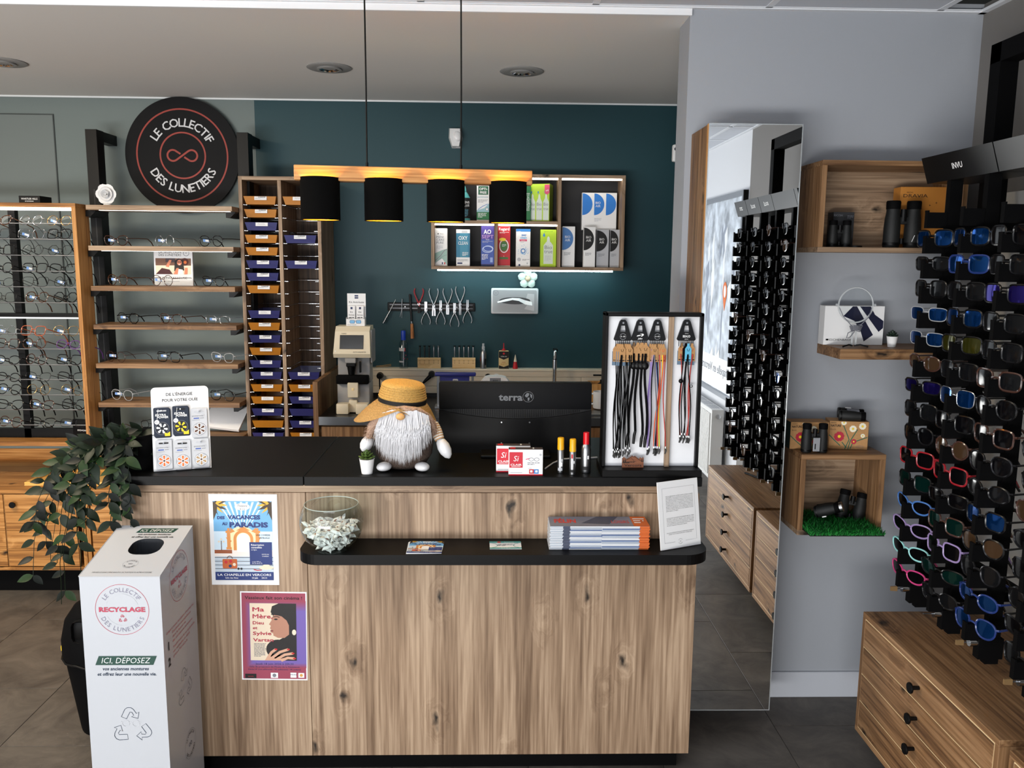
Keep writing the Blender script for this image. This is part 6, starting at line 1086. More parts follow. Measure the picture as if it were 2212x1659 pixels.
def pack(kind, label, u, v, depth, full):
    loc = bt_.matrix_basis @ Vector(fn(u, v, -depth)); t = thing('battery_pack', label, 'battery pack', loc, (radians(-14), 0, math.atan2(u_.y, u_.x)), 'hearing aid battery packs'); dk = kind in ('white', 'yellow'); bm_ = mat('battery_navy', (26, 36, 54), .4) if dk else mat('battery_silver', (196, 198, 202), .35)
    MB().prism(rrect(0, -ph, pw, 0, .004, 3), lambda a_, b_, d: (a_, d, b_), 0, .0022).build('card', bm_, t)
    if not full: return t
    g = G((0, 0, 0), X3, Z3); col = {'white': WHITE, 'yellow': YEL, 'brown': BROWNP, 'orange': ORANGE, 'tan': mat('tan_tab', (170, 140, 100), .4)}[kind]; cx, cy = pw * .5, -ph * .72; R_2 = pw * .37
    g.poly(rrect(pw * .2, -ph * .14, pw * .8, -ph * .09, ph * .022, 3), BLACK if kind in ('orange', 'yellow') else LGREY, 1)
    if dk: g.text('EXTRA', pw * .44, -ph * .29, ph * .1, WHITE, fit=pw * .66, bold=.03, shear=.15); g.text('POWER', pw * .56, -ph * .37, ph * .1, WHITE, fit=pw * .7, bold=.03, shear=.15); g.line([(pw * .3, -ph * .05), (pw * .22, -ph * .42)], pw * .02, WHITE, 3); g.circ(pw * .2, -ph * .5, pw * .15, WHITE, 3, 18); para(g, pw * .1, pw * .3, -ph * .48, ph * .03, 2, GREYP, 4); g.circ(cx, cy, R_2 * 1.15, mat('battery_dark_disc', (36, 40, 48), .25), 1, 30); g.ring(cx, cy, R_2 * 1.15, R_2 * .06, GREYP, 2, 30); g.poly([(pw * .66, -ph * .99), (pw * .98, -ph * .99), (pw * .98, -ph * .84), (pw * .8, -ph * .9), (pw * .64, -ph * .86)], YEL, 2)
    else: g.text('powerone', pw * .42, -ph * .28, ph * .075, GREYP, fit=pw * .7); g.ring(pw * .74, -ph * .25, ph * .055, ph * .008, LGREY, 2, 20); g.rect(pw * .16, -ph * .36, pw * .5, -ph * .325, mat('implant_blue', (60, 90, 170), .5), 1); g.rect(pw * .55, -ph * .35, pw * .8, -ph * .335, GREYP, 1); para(g, pw * .05, pw * .95, -ph * .40, ph * .02, 1, GREYP, ragged=0); g.circ(cx, cy, R_2 * 1.12, LGREY, 1, 30); g.ring(cx, cy, R_2 * 1.12, R_2 * .05, GREYP, 2, 30)
    for i in range(6):
        t_ = radians(90 + 60 * i + (20 if dk else 0)); d = Vector((cos(t_), sin(t_))); n = Vector((-d.y, d.x)); q0 = Vector((cx, cy)) + d * R_2 * .3; q1 = Vector((cx, cy)) + d * R_2 * .86; 
        if not dk: q0b = Vector((cx, cy)) + d * R_2 * .2; g.poly([tuple(q0b + n * R_2 * .16), tuple(q0b - n * R_2 * .16), tuple(q1 - n * R_2 * .3 + d * R_2 * .1), tuple(q1 + d * R_2 * .22), tuple(q1 + n * R_2 * .3 + d * R_2 * .1)], WHITE, 2)
        g.poly([tuple(q0 + n * R_2 * .1), tuple(q0 - n * R_2 * .1), tuple(q1 - n * R_2 * .2), tuple(q1 + d * R_2 * .1), tuple(q1 + n * R_2 * .2)], col, 3)
    g.circ(cx, cy, R_2 * .16, BLACK if dk else BROWNP, 4, 14); g.build('printed_front', t); MB().cyl((pw * .5, .004, -ph * .115), (pw * .5, -.012, -ph * .115), .0022, n=8).build('peg', CHROME if not dk else WHITE, t); return t
PK = [('white', bw * .035, .755, 'black Extra Power pack with white tabs, upper left of the battery display'), ('yellow', bw * .36, .765, 'black Extra Power pack with yellow tabs, upper middle of the battery display'), ('brown', bw * .68, .725, 'silver battery pack with brown tabs, upper right of the battery display'), ('orange', bw * .05, .37, 'silver battery pack with orange tabs, lower left of the battery display'), ('orange', bw * .37, .355, 'silver battery pack with orange tabs, lower middle of the battery display'), ('tan', bw * .69, .36, 'silver battery pack with tan tabs, lower right of the battery display')]
for kind, u, v, lb_ in PK:
    k = 4 if kind in ('white', 'yellow') else 3
    for j in range(k): pack(kind, lb_ if j == k - 1 else lb_.replace('battery display', 'display').replace(' pack with', ' pack behind one with') , u + (k - 1 - j) * .0008, bh * v - (k - 1 - j) * .0012, .0028 + .0028 * j, j == k - 1)
# ================================================================== GLASSES CORD DISPLAY
q = PZ(1310, 1031, CT_Z); dY = q.y + .055; a = PY(1314, 682, dY); c = PY(1515, 682, dY); dz1 = a.z; dx0 = PY(1310, 900, dY).x; dx1 = PY(1506, 850, dY).x; zb2 = PY(1400, 1012, dY).z
dx0 = PY(1312, 760, dY).x; dx1 = PY(1509, 760, dY).x
cd = thing('cord_display', 'white panelled counter stand in a black frame hung with glasses cords', 'display stand', (0, 0, 0)); bx0 = PZ(1298, 1020, CT_Z + .02).x
MB().box(PY(1301, 1025, q.y).x, PY(1516, 1025, q.y).x, q.y, q.y + .15, cz, cz + .022, .001).build('base', LAM, cd); zb2 = cz + .0225
ft = .0105
MB().box(dx0, dx1, dY + .004, dY + .008, zb2, dz1 - .002).build('back_panel', mat('panel_white', (232, 233, 236), .5), cd)
for x in (dx0 - ft, dx1): MB().box(x, x + ft, dY - .014, dY + .05, zb2, dz1 + ft, .002).build('frame_side', BLK, cd)
MB().box(dx0 - ft, dx1 + ft, dY - .014, dY + .05, dz1 - .001, dz1 + ft, .002).build('frame_top', BLK, cd)
bx_ = PY(1446, 800, dY).x; MB().box(bx_ - .0075, bx_ + .0075, dY - .012, dY + .0035, zb2, dz1 - .0015, .0006).build('divider', oak('z', 'grey'), cd)
CORDM = {'k': BLKM, 'v': VIOLET, 'b': mat('cord_blue', (60, 80, 160), .6), 'l': mat('cord_lilac', (160, 140, 190), .6), 'o': mat('cord_orange', (226, 84, 30), .6), 'y': mat('cord_yellow', (226, 220, 40), .6), 'r': mat('cord_red', (176, 44, 36), .6), 'g': GREYP, 'm': mat('cord_maroon', (110, 30, 60), .6)}
RC = random.Random(21)
def hanger(label, px, pyt, pyb, w0, logo):
    p = PY(px, pyt, dY); e = PY(px, pyb, dY); h = p.z - e.z; w = w0; t = thing('cord_hanger', label, 'hanger', (p.x, dY - .0, e.z)); HM = mat('hanger_black', (15, 16, 19), .5, spec=.25); o_ = [(-w / 2, .004), (-w / 2 + .004, 0), (w / 2 - .004, 0), (w / 2, .004), (.011, h - .006), (.006, h), (-.006, h), (-.011, h - .006)]
    # plate with a trapezoid window: four limbs round the opening
    inn = [(-w * .16, h * .42), (w * .16, h * .42), (.0065, h * .72), (-.0065, h * .72)]
    mb = MB(); D0, D1 = -.016, -.006
    quads = [[(-w / 2, .004), (-w / 2 + .004, 0), (w / 2 - .004, 0), (w / 2, .004), inn[1], inn[0]], [(w / 2, .004), (.011, h - .006), inn[2], inn[1]], [(-.011, h - .006), (-w / 2, .004), inn[0], inn[3]], [(.011, h - .006), (.006, h), (-.006, h), (-.011, h - .006), inn[3], inn[2]]]
    for qd in quads: mb.prism(qd, lambda u, v, d: (u, d, v), D1, D0)
    mb.build('plate', HM, t); MB().cyl((0, D0 - .001, h * .85), (0, .003, h * .85), .003, n=12).build('peg', STEEL, t); g = G((0, D0, 0), X3, Z3)
    if logo == 'ring': g.ring(0, h * .2, w * .17, w * .012, LGREY, 1, 24, 20, 160); g.ring(0, h * .2, w * .17, w * .012, LGREY, 1, 24, 200, 340); g.text('-I-0-', 0, h * .17, h * .1, WHITE, fit=w * .36)
    elif logo == 'j': g.poly([(-w * .2, h * .2), (-w * .16, h * .26), (.0, h * .28), (.002, h * .22), (w * .1, h * .2), (w * .22, h * .28), (w * .16, h * .34), (-w * .02, h * .33), (w * .1, h * .3), (w * .08, h * .25), (.006, h * .255)], WHITE, 1); g.text('Julbo', 0, h * .07, h * .1, WHITE, shear=.3, bold=.03)
    else: g.text('Clément', 0, h * .33, h * .05, WHITE); g.text('BEAUD', 0, h * .16, h * .15, WHITE, fit=w * .4, bold=.02); g.text('Junior', 0, h * .06, h * .07, WHITE, shear=.2)
    g.build('logo', t); pr = MB()
    for i in range(8): x = -w * .38 + w * .76 * i / 7; pr.cyl((x, -.011, 0), (x, -.011, -.022 if i % 2 else -.018), .0011, n=6)
    pr.build('hook_pins', BLK, t); return t, p.x, e.z, w
def cord(label, x, ztop, bot, cols, card, k, sport=False, blue=False, w=.021):
    y = dY - .008 - .0035 * (k % 4); t = thing('glasses_cord', label, 'cord', (x, y, ztop), 0, 'glasses cords on the counter stand'); L_ = ztop - bot; ch = .040
    if card is not None: 
        MB().prism([(-w / 2, -.012 - ch), (w / 2, -.012 - ch), (w / 2, -.013), (w * .2, -.004), (w * .14, .004), (-w * .14, .004), (-w * .2, -.004), (-w / 2, -.013)], lambda u, v, d: (u, d, v), -.0016, -.0006).build('card', card, t)
        g = G((0, -.0016, 0), X3, Z3); g.text('Bla bla'[:0] + ('Julbo' if sport else '-I-0-'), 0, -.04, .0085, BLACK, fit=w * .55); g.line([(-w * .2, -.012), (-w * .1, -.02), (w * .1, -.02), (w * .2, -.012)], .0012, CORDM[cols[0]], 1)
        if not sport: g.rect(-w * .4, -.049, w * .4, -.046, BLACK, 1)
        g.build('card_print', t)
        if blue: MB().box(-w / 2 - .002, w / 2 - .001, -.0004, .0002, -.064, -.02).build('blue_card_back', mat('slate_card', (96, 118, 138), .6), t)
    for j, cc in enumerate(cols):
        sx = (j - (len(cols) - 1) / 2) * .004; ex = sx * 1.6 + RC.uniform(-.012, .012); P = []
        for i in range(9): u = i / 8; P.append((sx * (1 - u) + ex * u + sin(u * pi * 2 + k + j) * .0035, -.003 - .0015 * j - .002 * sin(u * 3), -.03 - (L_ - .055) * u))
        r_ = .0040 if sport else .0016
        MB().tube(P, r_, 6).build('strand', CORDM[cc], t, smooth=60); e = Vector(P[-1])
        if sport: MB().tube([e, e + Vector((-.003, 0, -.012)), e + Vector((-.005, 0, -.04))], [.0042, .0048, .0042], 8).build('end_sleeve', PLAS, t, smooth=60)
        else: MB().cyl(e, e + Vector((0, 0, -.006)), .0016, n=6).build('end_spring', STEEL, t); MB().tube([e + Vector((0, 0, -.006)), e + Vector((.002, 0, -.014)), e + Vector((-.001, 0, -.024))], [.0022, .0026, .0018], 6).build('end_loop', PLAS, t, smooth=60)
    if sport: MB().ball((0, -.006, -.068), .0105, 12, (1.1, .6, 1.2)).build('slider', PLAS, t, smooth=60)
    return t
zc_ = PY(1345, 738, dY).z
h1 = hanger('dark triangular hanger with a white ring emblem at the left of the cord stand', 1345, 690, 735, .056, 'ring'); h2 = hanger('black triangular hanger with a white Julbo logo on the cord stand', 1382, 690, 735, .054, 'j'); h3 = hanger('black triangular hanger with ring emblem left of the oak divider', 1419, 690, 735, .054, 'ring'); h4 = hanger('dark triangular hanger reading BEAUD right of the oak divider', 1482, 690, 735, .058, 'b')
bz = PY(1340, 985, dY).z
for i in range(8): cord('black glasses cord on a kraft card, %s from the left on the left hanger' % ORD[i].replace('top', 'first'), h1[1] - .019 + .0058 * i, h1[2] - .014, bz + RC.uniform(-.006, .008), 'kk', KRAFT, i, blue=i % 3 != 1, w=.02)
for i in range(4): cord('thick black sports strap on a kraft card, %s from the left on the logo hanger' % ORD[i].replace('top', 'first'), h2[1] - .017 + .0115 * i, h2[2] - .010, PY(1380, 950, dY).z + RC.uniform(-.006, .006), 'k', KRAFT if i != 0 else mat('kraft_dark', (150, 112, 74), .7), i, True, w=.034 if i == 2 else .026)
for i, cc in enumerate(('ll', 'vl', 'kg', 'bb', 'km', 'oy', 'or')): cord('%s glasses cord on the hanger left of the divider' % ('lilac', 'violet', 'black and grey', 'blue', 'black and maroon', 'orange and yellow', 'orange and red')[i], h3[1] - .02 + .0066 * i, h3[2] - .014, PY(1420, 980, dY).z + RC.uniform(-.008, .006), cc, KRAFT, i + 1, w=.019)
for i, (cc, dx, bt2, cdm, lb_) in enumerate((('rk', -.013, 955, KRAFT, 'red and black cord with black bead on the right hanger'), ('kk', .0, 950, BLKM, 'black cord behind a dark card on the right hanger'), ('kk', .006, 955, mat('sky_card', (92, 176, 210), .5), 'black cord on a bright blue BEAUD card'), ('rr', .0185, 955, KRAFT, 'red cord swinging over the right frame of the cord stand'))):
    t = cord(lb_, h4[1] + dx, h4[2] - .012, PY(1480, bt2, dY).z, cc, cdm, (0, 1, 3, 2)[i] , blue=i in (0, 3), w=.02)
    if i in (0, 3): MB().ball((.001, -.006, -.115 if i == 0 else -.13), .0075 if i == 0 else .005, 10).build('bead', BLK if i == 0 else CHROME, t, smooth=60)
# wooden Vercors plaque
a = PY(1343, 1012, dY - .02); c = PY(1389, 1012, dY - .02); w = c.x - a.x; h = PY(1366, 984, dY - .02).z - zb2; vp = thing('wooden_plaque', 'small brown wooden plaque with mountains reading Vercors', 'plaque', ((a.x + c.x) / 2, dY - .026, zb2 + .0005)); PLQ = wood('plaque_wood', (84, 46, 28), (116, 68, 44), (134, 84, 56), 'x', 0)
MB().prism([(-w / 2, 0), (w / 2, 0), (w / 2, h * .8), (w * .47, h * .9), (w * .43, h * .74), (w * .36, h * .86), (w * .28, h * .72), (w * .1, h * .98), (w * .02, h * .9), (-.02 * w, h), (-w * .2, h * .78), (-w * .3, h * .72), (-w * .42, h * .88), (-w / 2, h * .74)], lambda u, v, d: (u, d, v), 0, .006).build('plaque_board', PLQ, vp); g = G((0, 0, 0), X3, Z3); BRN = mat('burnt_line', (28, 14, 8), .7)
g.text('Vercors', 0, h * .12, h * .26, BRN, fit=w * .8, bold=.01); g.line([(-w * .48, h * .5), (-w * .2, h * .76), (-.02 * w, h * .96), (w * .1, h * .9), (w * .28, h * .68), (w * .48, h * .5)], w * .014, BRN, 1); g.line([(-w * .1, h * .8), (0, h * .7), (w * .02, h * .58), (w * .16, h * .5)], w * .012, BRN, 1); para(g, -w * .48, w * .1, h * .52, h * .07, 2, BRN, t=h * .07)
for u in (-.44, -.36, .4, .47): g.poly([(w * u - w * .025, h * .5), (w * u + w * .025, h * .5), (w * u, h * .8)], BRN, 2)
g.build('engraving', vp)
# ================================================================== ON THE LEDGE AND THE COUNTER FRONT
lz = LZ + .0006
q = PZ(718, 1196, LZ); bwr = (PY(788, 1130, 2.48).x - PY(652, 1130, 2.48).x) / 2; bcx = PY(720, 1130, 2.475).x; bcy = 2.475 if 2.475 + bwr < CY - .002 else CY - .003 - bwr
bcy = min(2.475, CY - .004 - bwr); bzt = PY(716, 1088, bcy).z - lz
fb = thing('glass_bowl', 'round clear glass bowl filled with white wrapped sweets on the ledge', 'bowl', (bcx, bcy, lz)); GL = glass_mat('bowl_glass', (232, 240, 238), .05, edge=1.0); th_t = math.acos(max(-1, min(1, (bzt - bwr * .93) / bwr)))
pf_ = [(bwr * .5, .001)] + [(bwr * sin(radians(t_)), bwr * .93 - bwr * cos(radians(t_))) for t_ in range(32, int(180 - math.degrees(th_t)), 6)] + [(bwr * sin(th_t), bzt)]
vv_ = MB().lathe(pf_, (0, 0, 0), 48); vv_.f = vv_.f[:-1]; vv_.m = vv_.m[:-1]; vv_.build('glass_wall', GL, fb, smooth=60); rt_ = bwr * sin(th_t); MB().tube([(rt_ * cos(2 * pi * i / 48), rt_ * sin(2 * pi * i / 48), bzt) for i in range(48)], .0014, 6, True).build('glass_rim', mat('glass_rim', (190, 205, 200), .08, alpha=.55), fb, smooth=60)
SW = mat('sweet_wrapper', (236, 235, 234), .35); SW2 = mat('wrapper_mark', (150, 96, 70), .5); RS = random.Random(12); sm = []
for k in range(3):
    mb = MB(); mb.cur = 0; w_, h_ = .0185, .0115
    top = [(-w_, -h_ * .9), (-w_ * .6, -h_ * .5), (0, -h_), (w_ * .6, -h_ * .5), (w_, -h_), (w_ * .85, 0), (w_, h_ * .8), (w_ * .6, h_ * .55), (0, h_), (-w_ * .6, h_ * .5), (-w_, h_), (-w_ * .8, 0)]
    R = random.Random(k); ed = [(x + R.uniform(-.002, .002), y + R.uniform(-.002, .002), R.uniform(-.003, .003)) for x, y in top]; mb.add([(0, 0, .006), (0, 0, -.006)] + [(x * .55, y * .6, .005) for x, y, z in ed] + ed + [(x * .55, y * .6, -.005) for x, y, z in ed], [(0, 2 + i, 2 + (i + 1) % 12) for i in range(12)] + [(2 + i, 14 + i, 14 + (i + 1) % 12, 2 + (i + 1) % 12) for i in range(12)] + [(14 + i, 26 + i, 26 + (i + 1) % 12, 14 + (i + 1) % 12) for i in range(12)] + [(1, 26 + (i + 1) % 12, 26 + i) for i in range(12)])
    mb.cur = 1; mb.add([(.006 * cos(t_), .004 * sin(t_), .0066) for t_ in (0.3, 1.4, 2.5, 3.6)] , [(0, 1, 2, 3)]); mb.add([(-.008, -.004, .0063), (-.002, -.0045, .0063), (-.003, -.003, .0064)], [(0, 1, 2)])
    me = bpy.data.meshes.new('wrapped_sweet'); me.from_pydata(mb.v, [], mb.f); me.materials.append(SW); me.materials.append(SW2); me.polygons.foreach_set('material_index', mb.m); sm.append(me)
n = 0; lay = 0
while n < 120:
    z = .012 + .0125 * lay; rmx = math.sqrt(max(1e-6, bwr ** 2 - (z - bwr * .93) ** 2)) - .018 if z > .005 else .02
    cnt = max(3, int(rmx * rmx / .0002)); 
    for i in range(cnt):
        if n >= 120: break
        a_ = i * 2.4 + lay; r_ = rmx * math.sqrt((i + .5) / cnt); zz = z + (abs(cos(a_ + 1.0)) * .006 if lay > 5 else 0)
        o = bpy.data.objects.new('wrapped_sweet', sm[n % 3]); COL.objects.link(o); o.location = (bcx + r_ * cos(a_), bcy + r_ * sin(a_), lz + zz); o.rotation_euler = (RS.uniform(-.7, .7) + (.5 if lay > 4 else 0), RS.uniform(-.6, .6), RS.uniform(0, 6.28)); tag(o, 'white wrapped sweet in the glass bowl on the ledge', 'sweet', 'wrapped sweets in the glass bowl'); n += 1
    lay += 1
def theatre(g, w, h, qr=True):
    """the theatre poster's picture, drawn over 0..w x 0..h"""
    sky = mat('poster_sky', (108, 170, 214), .5); pal = mat('poster_pale_sky', (206, 226, 240), .5); stp = mat('poster_steps', (196, 200, 210), .5); nv = mat('poster_navy', (24, 48, 112), .5); gld = mat('poster_gold', (214, 140, 72), .5); glw = mat('poster_glow', (250, 226, 176), .5); pk = mat('poster_palm', (60, 42, 20), .5); py_ = mat('poster_palm_light', (222, 170, 50), .5)
    g.rect(0, 0, w, h, pal, 0); g.rect(0, h * .62, w, h, sky, 1)
    for i in range(9): a0 = radians(200 + i * 18 - 90); g.poly([(w * .5, h * .55), (w * .5 + w * cos(radians(20 + i * 17)) * .9, min(h, h * .55 + h * .5 * abs(sin(radians(20 + i * 17))))), (w * .5 + w * cos(radians(26 + i * 17)) * .9, min(h, h * .55 + h * .5 * abs(sin(radians(26 + i * 17)))))] if False else [(w * .48, h * .55), (w * (.06 + i * .1), h * .99), (w * (.1 + i * .1), h * .99)], pal, 2)
    g.circ(w * .48, h * .5, w * .26, glw, 3, 24)
    for s, cx_ in ((1, 0), (-1, w)):
        for i in range(7): a_ = radians((-70 + i * 24)); x0 = cx_; y0 = h * .97; e = (cx_ + s * w * .26 * cos(a_), y0 + h * .13 * sin(a_) - h * .03); e = (min(max(e[0], 0), w), min(e[1], h)); g.poly([(x0, y0), ((x0 + e[0]) / 2, min(h, (y0 + e[1]) / 2 + h * .02)), e, ((x0 + e[0]) / 2, (y0 + e[1]) / 2 - h * .025)], [pk, py_][i % 2], 4)
        g.poly([(cx_, h * .76), (cx_ + s * w * .06, h * .86), (cx_ + s * w * .08, h * .95), (cx_, h)], pk, 5)
    for u in (.25, .74): g.rect(w * (u - .03), h * .4, w * (u + .03), h * .62, gld, 4); g.rect(w * (u - .05), h * .6, w * (u + .05), h * .63, gld, 5); g.rect(w * (u - .045), h * .39, w * (u + .045), h * .42, gld, 5); g.circ(w * u, h * .645, w * .025, gld, 5, 12)
    g.ring(w * .5, h * .52, w * .17, w * .05, gld, 5, 24, 0, 180, ry=h * .12); g.rect(w * .33, h * .38, w * .38, h * .52, gld, 5); g.rect(w * .62, h * .38, w * .67, h * .52, gld, 5); g.poly([(w * .38, h * .63), (w * .5, h * .685), (w * .62, h * .63)], gld, 4); g.rect(w * .39, h * .36, w * .61, h * .52, WHITE, 4); g.circ(w * .5, h * .52, w * .11, WHITE, 4, 20)
    for s in (-1, 1): g.poly([(w * (.5 + s * .14), h * .62), (w * (.5 + s * .22), h * .67), (w * (.5 + s * .21), h * .6)], gld, 6); g.poly([(w * (.5 + s * .2), h * .5), (w * (.5 + s * .3), h * .55), (w * (.5 + s * .24), h * .46)], gld, 6)
    g.rect(0, h * .3, w, h * .385, mat('poster_cloud', (236, 226, 220), .5), 3); g.rect(0, h * .34, w * .3, h * .385, mat('poster_copper', (150, 80, 44), .5), 6); g.line([(w * .12, h * .38), (w * .12, h * .5)], w * .012, BROWNP, 6); g.circ(w * .08, h * .49, w * .018, CREAM, 6, 8); g.circ(w * .16, h * .49, w * .018, CREAM, 6, 8); g.circ(w * .12, h * .52, w * .018, CREAM, 6, 8)
    for i in range(8): g.rect(0, h * (.115 + .024 * i), w, h * (.115 + .024 * i + .011), [stp, mat('poster_step_dark', (120, 122, 132), .5)][i % 2], 7)
    g.poly(rrect(w * .13, h * .15, w * .38, h * .27, h * .012, 3), mat('poster_suitcase', (190, 92, 40), .5), 8); g.ring(w * .255, h * .275, w * .05, w * .012, BROWNP, 8, 16, 0, 180)
    for u, v in ((.19, .23), (.27, .24), (.33, .2), (.26, .18)): g.circ(w * u, h * v, w * .028, [BLACK, CREAM, NAVY, RED][int(u * 100) % 4], 9, 12)
    g.circ(w * .4, h * .145, w * .02, BLACK, 8, 10); g.circ(w * .45, h * .145, w * .02, BLACK, 8, 10); g.circ(w * .88, h * .16, w * .13, CREAM, 8, 20, ry=h * .025); g.circ(w * .88, h * .175, w * .07, CREAM, 9, 20, ry=h * .03); g.line([(w * .66, h * .14), (w * .72, h * .125), (w * .8, h * .13)], w * .015, RED, 9)
    g.circ(w * .5, h * .93, w * .13, WHITE, 6, 20, ry=h * .045); g.text('Théâtre', w * .5, h * .93, h * .038, BLACK, 8, shear=.25); g.text('& Cie', w * .5, h * .895, h * .028, BLACK, 8, shear=.25)
    g.text('DES', w * .13, h * .775, h * .05, nv, 8, bold=.05, fit=w * .13); g.text('VACANCES', w * .52, h * .775, h * .07, nv, 8, bold=.05, fit=w * .56); g.text('AU', w * .19, h * .70, h * .05, nv, 8, bold=.05, fit=w * .09); g.text('PARADIS', w * .6, h * .675, h * .085, nv, 8, bold=.05, fit=w * .66)
    g.text('UNE COMÉDIE', w * .84, h * .565, h * .028, BLACK, 9, fit=w * .24); g.text('FAMILIALE', w * .86, h * .53, h * .026, BLACK, 9, fit=w * .18)
    g.rect(w * .6, h * .2, w * .985, h * .485, nv, 10); g.text('Réservation', w * .63, h * .44, h * .033, WHITE, 11, 'L', bold=.01); g.text('conseillée', w * .63, h * .408, h * .033, WHITE, 11, 'L', bold=.01); g.text('en ligne', w * .63, h * .382, h * .022, WHITE, 11, 'L'); g.text('SORTIE AU', w * .87, h * .325, h * .018, WHITE, 11); g.text('CHAPEAU', w * .87, h * .3, h * .018, WHITE, 11); g.text('ou par SMS au', w * .64, h * .232, h * .018, WHITE, 11, 'L'); g.text('06 33 64 63 72', w * .64, h * .21, h * .02, WHITE, 11, 'L')
    g.rect(0, 0, w, h * .105, nv, 10); g.text('LA CHAPELLE EN VERCORS', w * .5, h * .055, h * .04, WHITE, 11, fit=w * .92, bold=.01); g.text('Salle des fêtes', w * .28, h * .02, h * .028, WHITE, 11); g.text('13 juin', w * .68, h * .02, h * .028, WHITE, 11, bold=.02); g.text('20h15', w * .84, h * .02, h * .028, WHITE, 11)
def poster(label, c0, c1, c2, deco):
    """a paper sheet stuck on the counter front: top-left, top-right, bottom-left corners in the photograph"""
    A = PY(*c0, CY - .001); B = PY(*c1, CY - .001); C_ = PY(*c2, CY - .001); U = (B - A).normalized(); w = (B - A).length; h = (A - C_).length; rz = math.atan2(U.z, U.x); t = thing('poster', label, 'poster', (C_.x, CY - .0012, C_.z), (0, -rz, 0)); MB().box(0, w, 0, .0006, 0, h).build('sheet', PAPER, t); g = G((0, 0, 0), X3, Z3, .0003, .00012); deco(g, w, h); g.build('artwork', t); return t
def P1(g, w, h):
    gg = G(g.P(w * .06, h * .055, 0), X3, Z3, .0002, .00012); theatre(gg, w * .86, h * .87); g.mb = gg.mb; g.mats = gg.mats
poster('theatre poster DES VACANCES AU PARADIS taped to the oak counter front', (448, 1067), (596, 1068), (458, 1263), P1)
def P2(g, w, h):
    a_ = mat('cinema_red', (150, 62, 84), .55); b_ = mat('cinema_violet', (124, 84, 150), .55); g.rect(w * .02, h * .015, w * .98, h * .985, a_, 0)
    for i in range(10): g.rect(w * (.06 + .012 * i), h * (.14 + .006 * i), w * (.985 - .0 * i), h * (.90 - .012 * i), mat('cinema_mix_%d' % i, tuple(int(150 + (112 - 150) * i / 9 if k == 0 else (62 + (92 - 62) * i / 9 if k == 1 else 84 + (166 - 84) * i / 9)) for k in range(3)), .55), 1 + i * .2)
    g.text('Vassieux fait son cinéma !', w * .5, h * .915, h * .05, BLACK, 5, fit=w * .86, bold=.01); x0, x1, y0, y1 = w * .14, w * .84, h * .225, h * .87
    g.rect(x0, y0, x1, y1, mat('film_cream', (222, 206, 182), .5), 4); W, H = x1 - x0, y1 - y0; hair = mat('film_hair', (22, 18, 20), .5); sk = mat('film_skin', (176, 126, 104), .5); P = lambda L_: [(x0 + u * W, y0 + v * H) for u, v in L_]
    g.poly(P([(.46, 0), (1, 0), (1, 1), (.62, 1), (.48, .95), (.45, .85), (.55, .72), (.7, .6), (.7, .4), (.5, .3)]), hair, 5)
    g.poly(P([(.52, .8), (.62, .79), (.76, .76), (.84, .62), (.84, .46), (.74, .4), (.6, .4), (.5, .44), (.5, .475), (.44, .5), (.46, .54), (.43, .565), (.45, .61), (.41, .635), (.47, .71), (.48, .76)]), sk, 6)
    g.poly(P([(.46, .8), (.62, .82), (.8, .7), (.86, .9), (.66, .99), (.5, .93)]), hair, 7); g.circ(x0 + .56 * W, y0 + .725 * H, W * .04, hair, 8, 12, ry=H * .014); g.line(P([(.5, .765), (.58, .775), (.64, .76)]), H * .012, hair, 8); g.line(P([(.44, .525), (.5, .52)]), H * .02, mat('film_lips', (120, 44, 50), .5), 8); g.circ(x0 + .95 * W, y0 + .5 * H, W * .045, CREAM, 8, 12, ry=H * .05); g.circ(x0 + .6 * W, y0 + .2 * H, W * .26, hair, 8, 24, ry=H * .17)
    for i, (u, v, e, f) in enumerate(((.36, .03, .55, .2), (.45, .04, .82, .2), (.56, .02, .92, .13), (.66, .0, .95, .04))): g.line(P([(u, v), ((u + e) / 2, (v + f) / 2 + .03), (e, f)]), H * .045, mat('film_hand', (206, 160, 134), .5), 9 + i * .2); g.circ(x0 + e * W, y0 + f * H, W * .035, RED, 11, 10, ry=H * .015)
    g.poly(P([(.3, 0), (.75, 0), (.7, .1), (.42, .12)]), mat('film_hand', (206, 160, 134), .5), 8.5); fr_ = mat('film_red', (170, 24, 60), .5)
    for i, (s, f, sz) in enumerate((('Ma', .25, .1), ('Mère,', .43, .1), ('Dieu', .24, .075), ('et', .1, .065), ('Sylvie', .4, .08), ('Vartan', .44, .08))): g.text(s, x0 + W * .06, y0 + H * (.86, .74, .635, .55, .45, .335)[i], H * sz, fr_, 12, 'L', fit=W * f, bold=.018)
    para(g, x0 + W * .08, x0 + W * .34, y0 + H * .3, H * .022, 11, GREYP, 12); g.text('Jeudi 18 juin 2026 à 20h30', w * .5, h * .175, h * .034, NAVY, 5, fit=w * .58); g.text('Salle de projection du Musée de la Résistance', w * .5, h * .143, h * .026, NAVY, 5, fit=w * .76); g.text('Entrée 6€ (non adhérents) / 5€ (adhérents) / 4€ (enfants)', w * .5, h * .115, h * .024, NAVY, 5, fit=w * .8)
    g.rect(w * .05, h * .02, w * .22, h * .07, BLACK, 5); g.text('vercors', w * .135, h * .037, h * .02, RED, 6); g.rect(w * .44, h * .025, w * .55, h * .085, WHITE, 5); g.circ(w * .495, h * .055, w * .03, GREYP, 6, 12); g.rect(w * .74, h * .03, w * .83, h * .088, WHITE, 5); g.text('MHN', w * .785, h * .055, h * .028, NAVY, 6); g.rect(w * .86, h * .03, w * .95, h * .085, WHITE, 5); g.circ(w * .905, h * .058, w * .025, GOLDP, 6, 10)
